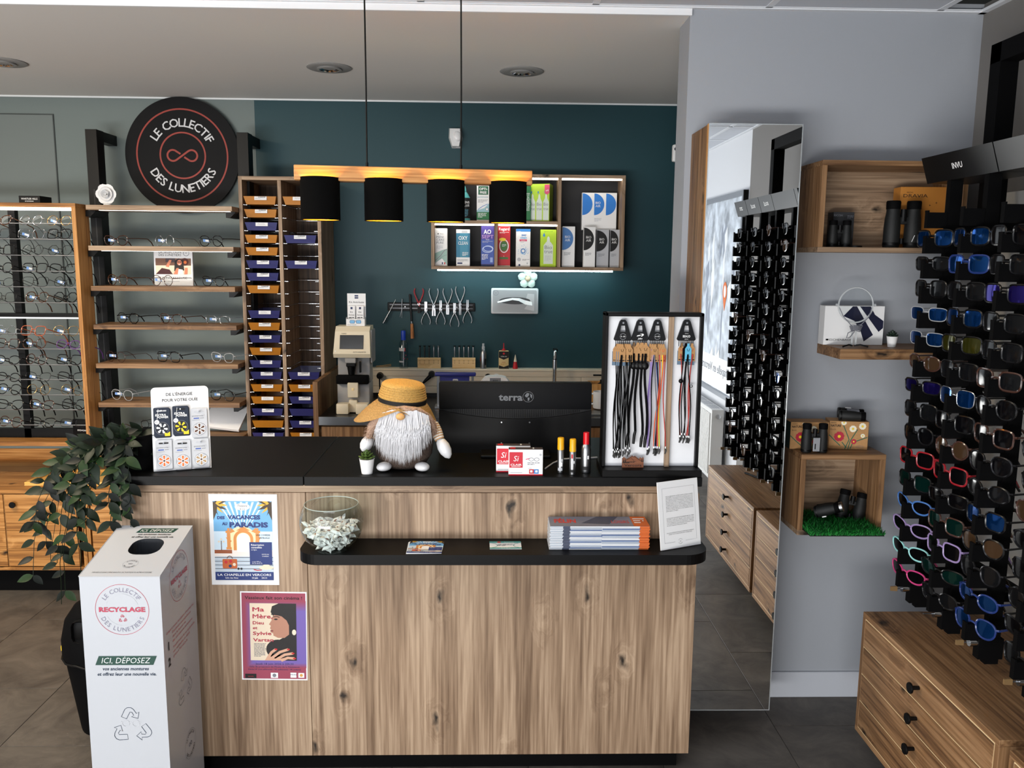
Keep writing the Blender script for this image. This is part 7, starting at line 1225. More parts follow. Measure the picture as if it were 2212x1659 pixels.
poster('cinema poster with a dark haired woman in profile, taped lowest on the counter front', (517, 1277), (661, 1279), (523, 1468), P2)
# flyers, cards, magazines, framed letter on the ledge
q0 = PZ(877, 1197, LZ); q1 = PZ(953, 1197, LZ); w = q1.x - q0.x; d = .105
for i in range(4):
    t = thing('flyer', 'theatre flyer on top of the small pile on the ledge' if i == 3 else 'theatre flyer beneath the top one of the small pile', 'flyer', (q0.x + .001 * (i % 2), q0.y + .0008 * i, lz + .0006 * i), radians(1.5 - i), 'theatre flyers on the ledge'); MB().box(0, w, 0, d, 0, .0005).build('sheet', PAPER, t)
    if i == 3: g = G((0, 0, .0005), X3, Y3, .0002, .0001); theatre(g, w, d); g.build('artwork', t)
q0 = PZ(1058, 1187, LZ); q1 = PZ(1127, 1187, LZ); w = q1.x - q0.x; d = .066
for i in range(3):
    t = thing('business_card', 'teal bordered card on top of the card pile on the ledge' if i == 2 else 'teal bordered card beneath the top one of the card pile', 'card', (q0.x, q0.y, lz + .0006 * i), radians(.5 * i), 'cards on the ledge'); MB().box(0, w, 0, d, 0, .0005).build('sheet', PAPER, t)
    if i == 2: g = G((0, 0, .0005), X3, Y3); ct_ = mat('card_teal', (70, 150, 150), .5); g.rect(0, d * .78, w, d, ct_, 0); g.rect(0, 0, w, d * .16, ct_, 0); g.circ(w * .3, d * .88, d * .09, RED, 1, 14); g.text('Acoumob', w * .62, d * .84, d * .12, WHITE, 1); para(g, w * .25, w * .75, d * .62, d * .1, 3, GREYP); g.ring(w * .05, d * .45, d * .3, d * .03, ct_, 0, 20, -80, 80); g.ring(w * .95, d * .45, d * .3, d * .03, ct_, 0, 20, 100, 260); g.text('04 75 48 23', w * .5, d * .04, d * .09, WHITE, 1); g.build('card_print', t)
q0 = PZ(1187, 1188, LZ); q1 = PZ(1402, 1189, LZ); w = q1.x - q0.x; d = CY - .006 - q0.y; nm_ = 20; mh = PY(1300, 1137, q0.y).z - lz; th_ = mh / nm_
PG = [mat('magazine_paper_%d' % i, c_, .5) for i, c_ in enumerate(((206, 210, 216), (180, 188, 198), (90, 110, 150), (214, 216, 220), (166, 176, 192)))]; SPN = mat('magazine_orange', (206, 100, 40), .5); DKB = mat('magazine_dark', (70, 76, 96), .5)
for i in range(nm_):
    t = thing('magazine', 'magazine with orange corner, topmost of the tall pile on the ledge' if i == nm_ - 1 else 'magazine within the tall pile on the ledge', 'magazine', (q0.x + RS.uniform(-.0015, .0015) + (.001 * (i % 3)), q0.y + RS.uniform(0, .002), lz + th_ * i), radians(RS.uniform(-.4, .4)), 'magazines in the pile on the ledge')
    dd = d - .004; MB().box(0, w * .13, 0, dd, 0, th_ * .86).build('page_edges', PG[i % 2], t); MB().box(w * .1302, w * .2, 0.0002, dd, 0, th_ * .86).build('page_edges', DKB, t); MB().box(w * .2002, w * .52, 0, dd, 0, th_ * .86).build('page_edges', PG[(i * 2) % 5], t); MB().box(w * .5202, w * .90, 0, dd, 0, th_ * .86).build('page_edges', PG[(i * 3 + 1) % 5], t); MB().box(w * .9002, w, 0.0003, dd, 0, th_ * .86).build('page_edges', SPN, t)
    if i == nm_ - 1: 
        MB().box(0, w, 0, dd, th_ * .86, th_ * .9).build('cover', mat('cover_photo', (120, 124, 140), .4), t); g = G((0, 0, th_ * .9), X3, Y3); g.rect(0, 0, w, dd, mat('cover_photo', (120, 124, 140), .4), 0); g.poly([(w * .32, dd * .3), (w * .5, dd), (w * .72, dd), (w * .6, dd * .2)], DKB, 1); g.rect(w * .84, 0, w, dd, SPN, 1); g.text('FÉLIN', w * .16, dd * .35, dd * .5, mat('cover_red', (220, 60, 50), .5), 2, bold=.03, fit=w * .22); g.text('LOISIRS', w * .72, dd * .3, dd * .4, mat('cover_red', (220, 60, 50), .5), 2, fit=w * .18); para(g, w * .86, w * .98, dd * .8, dd * .2, 3, WHITE, 2); g.build('cover_print', t)
A = PZ(1428, 1191, LZ); B = PZ(1514, 1176, LZ); U = (B - A); w = U.length; rz = math.atan2(U.y, U.x); h = (PY(1415, 1043, A.y + .03).z - LZ) / cos(radians(9))
lt = thing('letter_card', 'white framed letter with black text leaning on the right end of the ledge', 'card', (A.x, A.y, lz), (radians(-9), 0, rz)); MB().box(0, w, 0, .003, .001, h).build('card_board', WHITE, lt); g = G((0, 0, 0), X3, Z3)
g.line([(w * .1, h * .10), (w * .36, h * .10)], .0006, GREYP, 1); g.line([(w * .62, h * .10), (w * .9, h * .10), (w * .9, h * .90), (w * .1, h * .90), (w * .1, h * .10)], .0006, GREYP, 1)
BT1 = ['PAR LA REMISE DE VOTRE CARTE VITALE À VOTRE', 'OPTICIEN, vous acceptez qu\'il procède à l\'envoi des', 'informations nécessaires à votre identification ainsi', 'que celles permettant l\'identification de l\'équipement', 'optique présumé par votre opticien à votre caisse de', 'sécurité sociale, à votre organisme d\'assurance maladie', 'complémentaire ou, le cas échéant, à l\'organisme', 'gestionnaire mandaté par votre organisme d\'assurance', 'maladie complémentaire, afin de déterminer le niveau', 'de prise en charge et/ou de vous faire bénéficier du tiers', 'payant partiel ou intégral.']
BT2 = ['SI VOUS NE SOUHAITEZ PAS BÉNÉFICIER DU TIERS', 'PAYANT, il suffit de le signaler à votre opticien. Vous', 'devrez alors faire l\'avance de l\'ensemble des frais relatifs', 'à votre équipement et il vous appartiendra d\'effectuer', 'votre demande de remboursement directement auprès', 'de votre organisme d\'assurance maladie.']
for i, s in enumerate(BT1): g.text(s, w * .18, h * (.77 - .0215 * i), h * .017, BLACK, 1, 'L', fit=w * (.68 if i < 10 else .3))
for i, s in enumerate(BT2): g.text(s, w * .18, h * (.45 - .0215 * i), h * .017, BLACK, 1, 'L', fit=w * (.68 if i < 5 else .5))
g.text('UN DEVIS DÉTAILLÉ VOUS EST REMIS GRATUITEMENT', w * .5, h * .235, h * .016, BLACK, fit=w * .68); g.text('AVANT TOUT ACHAT DE PRODUIT CORRECTEUR', w * .5, h * .213, h * .016, BLACK, fit=w * .58); g.arc('LE COLLECTIF', w * .49, h * .10, h * .032, h * .012, BLACK, span=120); g.arc('DES LUNETIERS', w * .49, h * .10, h * .032, h * .012, BLACK, 1, False, 270, span=130); g.text('∞', w * .49, h * .09, h * .03, GREYP); g.build('lettering', lt)
# ================================================================== RECYCLING BOX AND TRASH CAN
by = 2.235; bk = 2.50; A = PY(170, 1242, by); B = PY(345, 1247, by); bx0_, bx1_ = A.x, B.x; fz_ = (A.z + B.z) / 2; rz_ = PY(415, 1135, bk).z
rb_ = thing('recycling_box', 'tall white cardboard recycling box with sloping top in front of the counter', 'box', (0, 0, 0)); CARD = mat('white_gloss_card', (180, 183, 188), .35, coat=.15); m_ = 20; k = [(by, .0), (bk, .0), (bk, rz_), (by, fz_)]
MB().add([(bx0_, by, .001), (bx1_, by, .001), (bx1_, by, fz_), (bx0_, by, fz_)], [(0, 1, 2, 3)]).add([(bx1_, by, .001), (bx1_, bk, .001), (bx1_, bk, rz_), (bx1_, by, fz_)], [(0, 1, 2, 3)]).add([(bx0_, bk, .001), (bx0_, by, .001), (bx0_, by, fz_), (bx0_, bk, rz_)], [(0, 1, 2, 3)]).add([(bx1_, bk, .001), (bx0_, bk, .001), (bx0_, bk, rz_), (bx1_, bk, rz_)], [(0, 1, 2, 3)]).add([(bx0_, by, .001), (bx0_, bk, .001), (bx1_, bk, .001), (bx1_, by, .001)], [(0, 1, 2, 3)]).build('box_body', CARD, rb_)
W_ = bx1_ - bx0_; S_ = Vector((0, bk - by, rz_ - fz_)); SL = S_.length; sv = S_.normalized(); n_ = Vector((1, 0, 0)).cross(sv)
hole = rrect(W_ * .36, SL * .40, W_ * .78, SL * .72, .034, 6); o0 = Vector((bx0_, by, fz_))
bm = bmesh.new(); ov = [bm.verts.new(o0 + Vector((u, 0, 0)) + sv * v) for u, v in ((-.001, -.002), (W_ + .001, -.002), (W_ + .001, SL), (-.001, SL))]; iv = [bm.verts.new(o0 + Vector((u, 0, 0)) + sv * v) for u, v in hole]
ee = [bm.edges.new((L_[i], L_[(i + 1) % len(L_)])) for L_ in (ov, iv) for i in range(len(L_))]; bmesh.ops.triangle_fill(bm, edges=ee, use_beauty=True, use_dissolve=False); bmesh.ops.recalc_face_normals(bm, faces=bm.faces[:])
MB().bm(bm).build('lid', CARD, rb_)
for s, x in ((0, bx0_ - .0012), (1, bx1_ + .0002)): MB().prism([(0, -.004), (SL * .97, -.004), (SL * .97, 0.001), (0, .001)], lambda u, v, d: tuple(Vector((x + d, by, fz_)) + sv * u + n_ * v), 0, .001).build('lid_flange', CARD, rb_)
ins = MB(); P3 = [o0 + Vector((u, 0, 0)) + sv * v - n_ * .001 for u, v in hole]; ins.add(P3 + [p - Vector((0, 0, .16)) for p in P3], [(i, (i + 1) % len(P3), len(P3) + (i + 1) % len(P3), len(P3) + i) for i in range(len(P3))] + [tuple(range(len(P3), 2 * len(P3)))]); ins.build('inner_liner', mat('dark_liner', (26, 30, 36), .7), rb_)
PG1 = mat('slate_print', (130, 128, 146), .5); PRD = mat('recyclage_red', (176, 62, 84), .5); PDG = mat('box_green', (20, 62, 52), .5); PNV = mat('box_navy', (30, 48, 70), .5)
def arrows(g, u, v, r, m, t, dbl=True):
    for i in range(3):
        a = radians(90 + 120 * i); c, s_ = cos(a), sin(a)
        def T(x, y): x, y = x * r, y * r + r * .95; return (u + x * s_ + y * c if False else u + x * cos(a - pi / 2) - y * sin(a - pi / 2), v + x * sin(a - pi / 2) + y * cos(a - pi / 2))
        g.line([T(x, y) for x, y in ((-.62, -.28), (-.38, .22), (-.22, .34), (.0, .34), (.16, .22), (.34, -.06), (.5, .04), (.42, -.4), (.02, -.28), (.16, -.18), (.06, .02), (-.06, .04), (-.3, -.42))], t, m, 2, True)
def rec_ring(g, u, v, r, big=True):
    g.ring(u, v, r, r * .016, PRD, 1, 56); g.ring(u, v, r * .63, r * .014, LGREY, 1, 40, 20, 160); g.ring(u, v, r * .63, r * .014, LGREY, 1, 40, 205, 335)
    g.arc('LE COLLECTIF', u, v, r * .70, r * .24, PG1, 2, True, 90, span=118); g.arc('DES LUNETIERS', u, v, r * .70, r * .24, PG1, 2, False, 270, span=138); g.text('RECYCLAGE', u, v - r * .08, r * .25, PRD, 3, fit=r * 1.72, bold=.04); arrows(g, u, v - r * .36, r * .12, PRD, r * .02)
g = G((bx0_, by, fz_), X3, Z3)
k_ = W_ / 175.0
rec_ring(g, W_ * .51, -.098, .0745); y1 = PY(270, 1427, by).z - fz_; g.poly([(W_ * .13, y1 - .013), (W_ * .86, y1 - .013), (W_ * .91, y1 + .014), (W_ * .18, y1 + .014)], PDG, 1); g.text('ICI, DÉPOSEZ', W_ * .52, y1 - .0075, .024, WHITE, 2, fit=W_ * .62, shear=.25, bold=-.01)
y2 = PY(270, 1444, by).z - fz_; g.text('vos anciennes montures', W_ * .51, y2 - .005, .0135, PNV, 2, fit=W_ * .58, shear=.2, bold=.02); g.text('et offrez leur une nouvelle vie.', W_ * .52, y2 - .021, .0135, PNV, 2, fit=W_ * .74, shear=.2, bold=.02)
def specs(g, u, v, r):
    for s in (-1, 1): g.ring(u + s * r * .55, v, r * .42, r * .07, LGREY, 2, 24); g.line([(u + s * r * .95, v + r * .12), (u + s * r * 1.08, v + r * .2)], r * .09, LGREY, 2)
    g.line([(u - r * .15, v + r * .08), (u, v + r * .14), (u + r * .15, v + r * .08)], r * .08, LGREY, 2)
y3 = PY(280, 1565, by).z - fz_; arrows(g, W_ * .54, y3 - .006, .045, PNV, .0014); specs(g, W_ * .53, y3 + .004, .026)
g.build('front_print', rb_)
g = G(o0, X3, sv, .0006); g.poly([(W_ * .30, SL * .84), (W_ * .80, SL * .84), (W_ * .84, SL * .93), (W_ * .34, SL * .93)], PDG, 1); g.text('ICI, DÉPOSEZ', W_ * .57, SL * .855, .021, WHITE, 2, fit=W_ * .44, shear=.25, bold=-.01); g.text('vos anciennes montures', W_ * .57, SL * .79, .012, BLACK, 2, fit=W_ * .44, shear=.25, bold=.02); g.text('et offrez leur une nouvelle vie.', W_ * .57, SL * .735, .012, BLACK, 2, fit=W_ * .56, shear=.25, bold=.02)
g.ring(W_ * .53, SL * .22, .021, .0005, GREYP, 1, 36); g.arc('LE COLLECTIF', W_ * .53, SL * .22, .0142, .006, BLACK, span=118); g.arc('DES LUNETIERS', W_ * .53, SL * .22, .0142, .006, BLACK, 1, False, 270, span=130); g.text('∞', W_ * .53, SL * .205, .014, GREYP); g.text('DÉPOSEZ-LES DANS L\'URNE SANS ÉTUI, SAC PLASTIQUE OU AUTRE ACCESSOIRE', W_ * .5, SL * .055, .0075, BLACK, 1, fit=W_ * .74); g.build('lid_print', rb_)
D_ = bk - by; g = G((bx1_, by, fz_), Y3, Z3, .0006); rec_ring(g, D_ * .52, -.052, .0745)
for i, s in enumerate(('Grâce à notre fondation d\'entreprise :', 'Distribution aux populations', 'dans le besoin via', 'des associations partenaires', 'Transformation de vos équipements', 'non réutilisables en objets', 'grâce à TerraCycle')): g.text(s, D_ * (.08 if i == 0 else .24), -.185 - .0135 * i - (.006 if i > 3 else 0), .0105, PRD, 2, 'L', fit=D_ * (.84, .56, .4, .6, .66, .5, .42)[i])
g.text('1', D_ * .13, -.235, .034, BLACK, 2, bold=.04); g.text('2', D_ * .13, -.283, .034, BLACK, 2, bold=.04); y4 = PY(395, 1530, by + .12).z - fz_; arrows(g, D_ * .52, -.40, .045, PNV, .0014); specs(g, D_ * .52, -.40, .024)
g.ring(D_ * .6, -.60, .045, .0008, GREYP, 1, 40); g.arc('LE COLLECTIF', D_ * .6, -.60, .031, .012, BLACK, span=118); g.arc('DES LUNETIERS', D_ * .6, -.60, .031, .012, BLACK, 1, False, 270, span=130); g.text('∞', D_ * .6, -.61, .03, GREYP); g.build('side_print', rb_)
tcy = 2.86; tcz = PY(150, 1388, tcy).z; tcl = PY(139, 1375, tcy).x; tcr = .155; tcx = tcl + tcr; tct = PY(215, 1290, tcy).z
tc_ = thing('trash_can', 'black swing lid trash can behind the white recycling box', 'trash can', (tcx, tcy, .001)); cx_ = (xl - .012) - tcx
sqm = Matrix.Diagonal(Vector((1, .8, 1))); MB().lathe([(0, 0), (tcr * .68, 0), (tcr * .70, .012), (tcr * .95, tcz - .03), (0, tcz - .03)], (0, 0, 0), 36, sqm).build('bin_body', BLKM, tc_, smooth=40)
MB().lathe([(tcr * .99, tcz - .035), (tcr, tcz - .02), (tcr, tcz + .03), (tcr * .9, tcz + .10), (tcr * .68, tcz + .15), (tcr * .4, tcz + .175), (0, tcz + .18)], (0, 0, 0), 36, sqm).build('dome_lid', BLKM, tc_, smooth=60); MB().box(-tcr * .45, tcr * .45, -tcr * .74, -tcr * .62, tcz + .05, tcz + .13, .02).build('swing_flap', BLK, tc_, smooth=40); MB().tube([(tcr * 1.0 * cos(2 * pi * i / 32), tcr * .8 * sin(2 * pi * i / 32), tcz - .036 + .004 * sin(i * 2.4)) for i in range(32)], .004, 6, True).build('bag_edge', BLK, tc_, smooth=60); MB().box(-tcr - .012, -tcr - .001, -.01, .01, tcz - .03, tcz - .008, .004).build('yellow_bag_tie', YEL, tc_)
# ================================================================== MIRROR CABINET ON THE PARTITION
YM = 2.80; mx0 = PY(1532, 266, YM).x; mx1 = PY(1736, 268, YM).x; mz1 = PY(1634, 267, YM).z; mz0 = PY(1600, 1534.5, YM).z; mc = thing('mirror_cabinet', 'tall mirror fronted wall cabinet with oak sides on the grey partition', 'mirror cabinet', (0, 0, 0)); OD = oak('z', 'warm')
MB().box(mx0, mx1 - .012, YM + .004, YP - .001, mz0 + .002, mz1 - .002, .001).build('cabinet_body', OD, mc); MB().box(mx0 - .001, mx0 + .004, YM + .0035, YM + .02, mz0 + .001, mz1 - .001).build('front_edging', oak('z', 'gold'), mc)
mir = MB().add([(mx0 + .003, YM, mz0 + .003), (mx1 - .003, YM, mz0 + .003), (mx1 - .003, YM, mz1 - .003), (mx0 + .003, YM, mz1 - .003)], [(0, 1, 2, 3)]); mir.build('mirror_glass', mat('mirror_silver', (236, 239, 240), .0, 1.0), mc)
e_ = MB(); ed = mat('mirror_edge', (206, 212, 214), .15, .6)
for b in ((mx0, mx0 + .003, mz0, mz1), (mx1 - .003, mx1, mz0, mz1), (mx0 + .003, mx1 - .003, mz0, mz0 + .003), (mx0 + .003, mx1 - .003, mz1 - .003, mz1)): e_.box(b[0], b[1], YM - .0005, YM + .0035, b[2], b[3])
e_.build('bevelled_edge', ed, mc); MB().box(mx0 + .003, mx1 - .003, YM + .0005, YM + .0038, mz0 + .003, mz1 - .003).build('mirror_back', BLKM, mc)
# ================================================================== OPEN OAK BOXES ON THE PARTITION
def open_box(name, label, x0, x1, z0, z1, y0, t=.017):
    o = thing(name, label, 'shelf', (0, 0, 0)); ow = oak('x', 'grey')
    MB().box(x0, x1, y0, YP - .001, z1 - t, z1, .0008).build('top_board', oak('x', 'warm'), o); MB().box(x0, x1, y0, YP - .001, z0, z0 + t, .0008).build('bottom_board', ow, o)
    MB().box(x0, x0 + t, y0, YP - .001, z0 + t, z1 - t, .0008).build('side_board', oak('z', 'warm'), o); MB().box(x1 - t, x1, y0, YP - .001, z0 + t, z1 - t, .0008).build('side_board', oak('z', 'warm'), o); MB().box(x0 + t, x1 - t, YP - .009, YP - .001, z0 + t, z1 - t).build('back_board', ow, o); return o
BY = 2.83; ub = (PY(1778, 347, BY).x, PY(2092, 405, BY).x, PY(1850, 545, BY).z, PY(1850, 346, BY).z); lb2 = (PY(1732, 981.6, BY).x, PY(1915, 983, BY).x, PY(1718.6, 1156, BY).z, PY(1800, 982, BY).z)
open_box('wall_box', 'wide open oak wall box holding two binoculars and an orange carton', *ub, BY); open_box('wall_box', 'square open oak wall box with artificial grass inside', *lb2, BY, .0185)
hx0 = PY(1816, 757, BY).x; hz1 = PY(1900, 754, BY).z; hz0 = PY(1900, 777, BY).z; hs = thing('wall_board', 'thick floating oak board with a magnifier and a white box on it', 'shelf', (0, 0, 0)); MB().box(hx0, ub[1], BY, YP - .001, hz0, hz1, .001).build('board', oak('x', 'warm'), hs)
def binocs(label, loc, rot, L_, r, sp, white=False, mt=None):
    """two barrels side by side standing on their objective ends"""
    t = thing('binoculars', label, 'binoculars', loc, rot); m = mt or mat('binocular_rubber', (15, 17, 17), .6, bump=.3, bscale=500)
    for s in (-1, 1): b = MB().lathe([(0, 0), (r * .92, 0), (r, .004), (r, L_ * .42), (r * .93, L_ * .62), (r * .82, L_ * .74), (r * .8, L_ * .82)], (s * sp, 0, 0), 24).build('barrel', m, t, smooth=40); MB().lathe([(r * .86, L_ * .82), (r * .88, L_ * .97), (r * .8, L_), (0, L_ * .985)], (s * sp, 0, 0), 24).build('eyecup', BLKM, b, smooth=40); MB().lathe([(r * 1.02, L_ * .05), (r * 1.04, L_ * .08), (r * 1.02, L_ * .11)], (s * sp, 0, 0), 24).build('grip_ring', BLK, b, smooth=60)
    MB().box(-sp, sp, -r * .4, r * .4, L_ * .50, L_ * .66, .004).build('bridge', m, t, smooth=40); MB().cyl((0, -r * .1, L_ * .56), (0, -r * .1, L_ * .82), r * .42, n=16).build('focus_wheel', BLK, t, smooth=40); MB().cyl((0, 0, L_ * .08), (0, 0, L_ * .2), r * .3, n=12).build('hinge', BLK, t, smooth=40)
    return t
uz = ub[2] + .0176; p = PY(1812, 530, 2.90); binocs('small black binoculars standing at the left in the wide oak box', (p.x, 2.90, uz), 0, PY(1812, 476, 2.9).z - uz, .0165, .024)
p = PY(1946, 531, 2.89); b_ = binocs('large black binoculars standing before the orange carton in the wide oak box', (p.x, 2.89, uz), 0, PY(1946, 434, 2.89).z - uz, .027, .036); g = G((.036, -.0273, 0), X3, Z3, .0012); g.line([(-.014, .02), (-.005, .042)], .0022, WHITE, 1); g.line([(.005, .02), (.007, .042)], .0022, WHITE, 1); g.build('white_stripe', b_)
p = PY(1815, 531, 2.97); rc = thing('camera_carton', 'dark grey carton reading RICOH behind the small binoculars', 'box', (p.x, 2.955, uz)); rh = PY(1805, 458, 2.955).z - uz; MB().box(-.037, .037, 0, .05, 0, rh, .0006).build('carton', mat('carton_dark', (44, 45, 48), .5), rc); g = G((0, 0, 0), X3, Z3); g.text('RICOH', -.02, rh * .88, .010, GREYP, 1); para(g, .012, .034, rh * .9, .004, 3, GREYP); g.build('lettering', rc)
p = PY(1990, 531, 2.93); dv = thing('binocular_carton', 'orange brown carton with DRAVIA and a bird drawing in the wide oak box', 'box', (PY(1937, 531, 2.945).x, 2.945, uz), radians(-3)); dh = PY(1990, 404, 2.945).z - uz; dw = PY(2058, 480, 2.945).x - PY(1937, 480, 2.945).x; MB().box(0, dw, 0, .06, 0, dh, .0008).build('carton', mat('dravia_orange', (186, 122, 48), .6), dv); g = G((0, 0, 0), X3, Z3); g.text('PENTAX', dw * .16, dh * .9, .006, BLACK); g.text('DRAVIA', dw * .26, dh * .83, .0165, BLACK, fit=dw * .42)
g.poly([(dw * .5, dh * .42), (dw * .58, dh * .52), (dw * .64, dh * .46), (dw * .6, dh * .47)], BLACK, 1); g.poly([(dw * .6, dh * .54), (dw * .66, dh * .5), (dw * .78, dh * .38), (dw * .68, dh * .42)], BLACK, 1); g.line([(dw * .46, dh * .41), (dw * .84, dh * .40)], .0015, BLACK, 1); [g.poly([(dw * u - .005, dh * .36), (dw * u + .005, dh * .36), (dw * u, dh * .44)], BLACK, 1) for u in (.5, .57)]; [g.text('+', dw * u, dh * v, .014, BLACK) for u, v in ((.52, .68), (.63, .72))]; g.ring(dw * .74, dh * .1, .017, .0008, BLACK, 1, 24, ry=.005); g.text('2 YEARS', dw * .74, dh * .09, .005, BLACK); g.build('printed_front', dv)
lcap = thing('flat_case', 'flat black case lying in the wide oak box between the binoculars', 'cover', (PY(1848, 529, 2.87).x, 2.87, uz)); MB().lathe([(0, 0), (.022, 0), (.022, .005), (.018, .006), (0, .006)], n=20).build('cap_disc', BLK, lcap, smooth=40)
# board: white box, neck magnifier, succulent, hand magnifier
h1_ = hz1 + .0006; a = PY(1778, 741, 2.965); c = PY(1906, 741, 2.965); w = c.x - a.x; eh = PY(1840, 661, 2.965).z - h1_; ec2 = thing('magnifier_carton', 'white carton reading ESCHENBACH with navy shapes on the floating oak board', 'box', (a.x, 2.965, h1_), 0); MB().box(0, w, 0, .05, 0, eh, .0006).build('carton', WHITE, ec2); g = G((0, 0, 0), X3, Z3); NV2 = mat('eschenbach_navy', (20, 24, 52), .5)
g.poly([(w * .31, eh * .74), (w * .46, eh * .99), (w * .53, eh * .99), (w * .83, eh * .26), (w * .68, eh * .09), (w * .62, eh * .34), (w * .5, eh * .62)], NV2, 1); g.poly([(w * .58, eh * .99), (w * .76, eh * .99), (w * .84, eh * .78), (w * .99, eh * .62), (w * .99, eh * .44), (w * .92, eh * .34)], NV2, 1); g.text('ESCHENBACH', w * .29, eh * .105, eh * .075, BLACK, fit=w * .38); g.rect(w * .04, eh * .11, w * .085, eh * .155, BLACK, 1); g.build('printed_front', ec2)
p = PY(1843, 742, 2.90); nm = thing('neck_magnifier', 'round clear neck magnifier with grey cord on the floating oak board', 'magnifier', (p.x, 2.90, h1_)); cz_ = PY(1843, 659, 2.9).z - h1_; rr_ = .061; ringp = [(rr_ * cos(2 * pi * i / 40), 0, cz_ + rr_ * sin(2 * pi * i / 40)) for i in range(40)]; CP = mat('clear_rim', (214, 218, 220), .1, alpha=.6); MB().tube(ringp, .003, 6, True).build('clear_ring', CP, nm, smooth=60); mb = MB(); mb.add([(0, 0, cz_)] + ringp, [(0, 1 + i, 1 + (i + 1) % 40) for i in range(40)]); mb.build('lens', CLEAR, nm)
for s in (-1, 1): MB().tube([(s * .058, 0, cz_ - .008), (s * .045, -.01, cz_ - .04), (s * .008, -.012, cz_ * .46)], .0016, 5).build('cord', GREYP, nm, smooth=60); MB().tube([(s * .004, 0, .004), (s * .02, -.012, .008), (s * .045, -.02, .002)], .003, 6).build('foot', PLAS, nm, smooth=60); MB().box(s * .007 - .0025, s * .007 + .0025, -.004, .0, .006, cz_ * .48).build('clear_stem', CP, nm); MB().cyl((s * .064, 0, cz_), (s * .07, 0, cz_), .005, n=10).build('clip', CP, nm)
for i in range(5): MB().tube([(.016 * cos(t_ * .7) * (1 + .1 * i), -.014 + .008 * sin(t_ * .7), cz_ * .40 + .004 * i + .004 * sin(t_ * 1.4)) for t_ in range(9)], .0017, 5, True).build('cord_coil', GREYP, nm, smooth=60)
MB().tube([(-.008, -.014, cz_ * .4), (-.028, -.016, cz_ * .34), (-.032, -.016, cz_ * .22), (-.02, -.016, cz_ * .24), (-.004, -.014, cz_ * .38)], .0017, 5).build('cord_loop', GREYP, nm, smooth=60)
p = PY(1926, 746, 2.90); succulent('dark green spiky succulent in a white pot on the floating oak board', (p.x, 2.90, h1_), .72, mat('succulent_dark', (34, 50, 40), .5), 5)
p = PZ(1990, 743, h1_); hm = thing('hand_magnifier', 'clear folding hand magnifier lying on the floating oak board', 'magnifier', (p.x - .01, 2.92, h1_ + .003)); MB().tube([(.024 * cos(2 * pi * i / 28), .024 * sin(2 * pi * i / 28), 0) for i in range(28)], .0028, 6, True).build('clear_ring', CP, hm, smooth=60); mb = MB(); mb.add([(0, 0, 0)] + [(.024 * cos(2 * pi * i / 28), .024 * sin(2 * pi * i / 28), 0) for i in range(28)], [(0, 1 + i, 1 + (i + 1) % 28) for i in range(28)]); mb.build('lens', CLEAR, hm); MB().box(.025, .10, -.008, .008, -.002, .003, .001).build('grip', CP, hm)
# lower box: flowery cartons, binoculars, grass mat
lz1 = lb2[3] + .0006
def d_nat(seed):
    def f(g, w, h):
        R = random.Random(seed); gr = mat('stem_green', (30, 92, 72), .6); rd = mat('flower_red', (176, 34, 56), .6); wh_ = mat('flower_white', (232, 226, 202), .6)
        for p in (((.42, 0), (.52, .35), (.34, .9)), ((.5, 0), (.55, .3), (.72, .72)), ((.56, .02), (.62, .25), (.98, .45)), ((.0, .5), (.15, .3), (.3, .12)), ((.34, .25), (.46, .05))): g.line([(u * w, v * h) for u, v in p], h * .03, gr, 1)
        for u, v, r, c in ((.26, .45, .19, rd), (.6, .74, .13, wh_), (.84, .84, .13, wh_), (.86, .5, .08, wh_), (.36, .95, .1, wh_), (.64, .28, .1, rd)):
            for i in range(10): a = 2 * pi * i / 10 + R.random() * .2; q = (u * w + r * h * .62 * cos(a), v * h + r * h * .62 * sin(a)); q = (min(max(q[0], .04 * w), .96 * w), min(max(q[1], .05 * h), .95 * h)); g.circ(q[0], q[1], r * h * .34, c, 2, 8)
            g.circ(u * w, min(v * h, h * .95), r * h * .28, YEL, 3, 10)
        g.text('PENTAX', w * .1, h * .92, h * .05, BLACK, 4); g.text('NATURE', w * .16, h * .80, h * .11, BLACK, 4, fit=w * .26, bold=.02); g.text('8 x 21' if seed == 1 else '10 x 21', w * .09, h * .68, h * .07, BLACK, 4); g.ring(w * .8, h * .1, w * .1, w * .006, GREYP, 4, 20, ry=h * .04)
    return f
for i, (x0, x1, yt, yb_, yy, rz, lab_) in enumerate(((1709, 1792, 911, 967, 2.915, -.05, 'flowered kraft carton reading NATURE at the left on the square oak box'), (1793, 1873, 908, 970, 2.925, .16, 'flowered kraft carton reading NATURE under the lying binoculars'))):
    a = PY(x0, yt, yy); c = PY(x1, yt, yy); w = (c.x - a.x) ; h = PY(x0, yt + 1, yy).z - lz1; t = thing('nature_carton', lab_, 'box', (a.x, yy, lz1), -rz if i else 0); MB().box(0, w, 0, .07, 0, h, .0006).build('carton', KRAFT, t); g = G((0, 0, 0), X3, Z3); d_nat(i + 1)(g, w, h); g.build('printed_front', t)
    if i: MB().box(w, w + .0008, 0.0005, .07, 0, h).build('dark_side', mat('carton_green_side', (26, 44, 40), .6), t); nat_top = h; nat = t
    else: MB().box(-.0008, 0, .0005, .07, 0, h).build('dark_side', mat('carton_green_side', (26, 44, 40), .6), t)
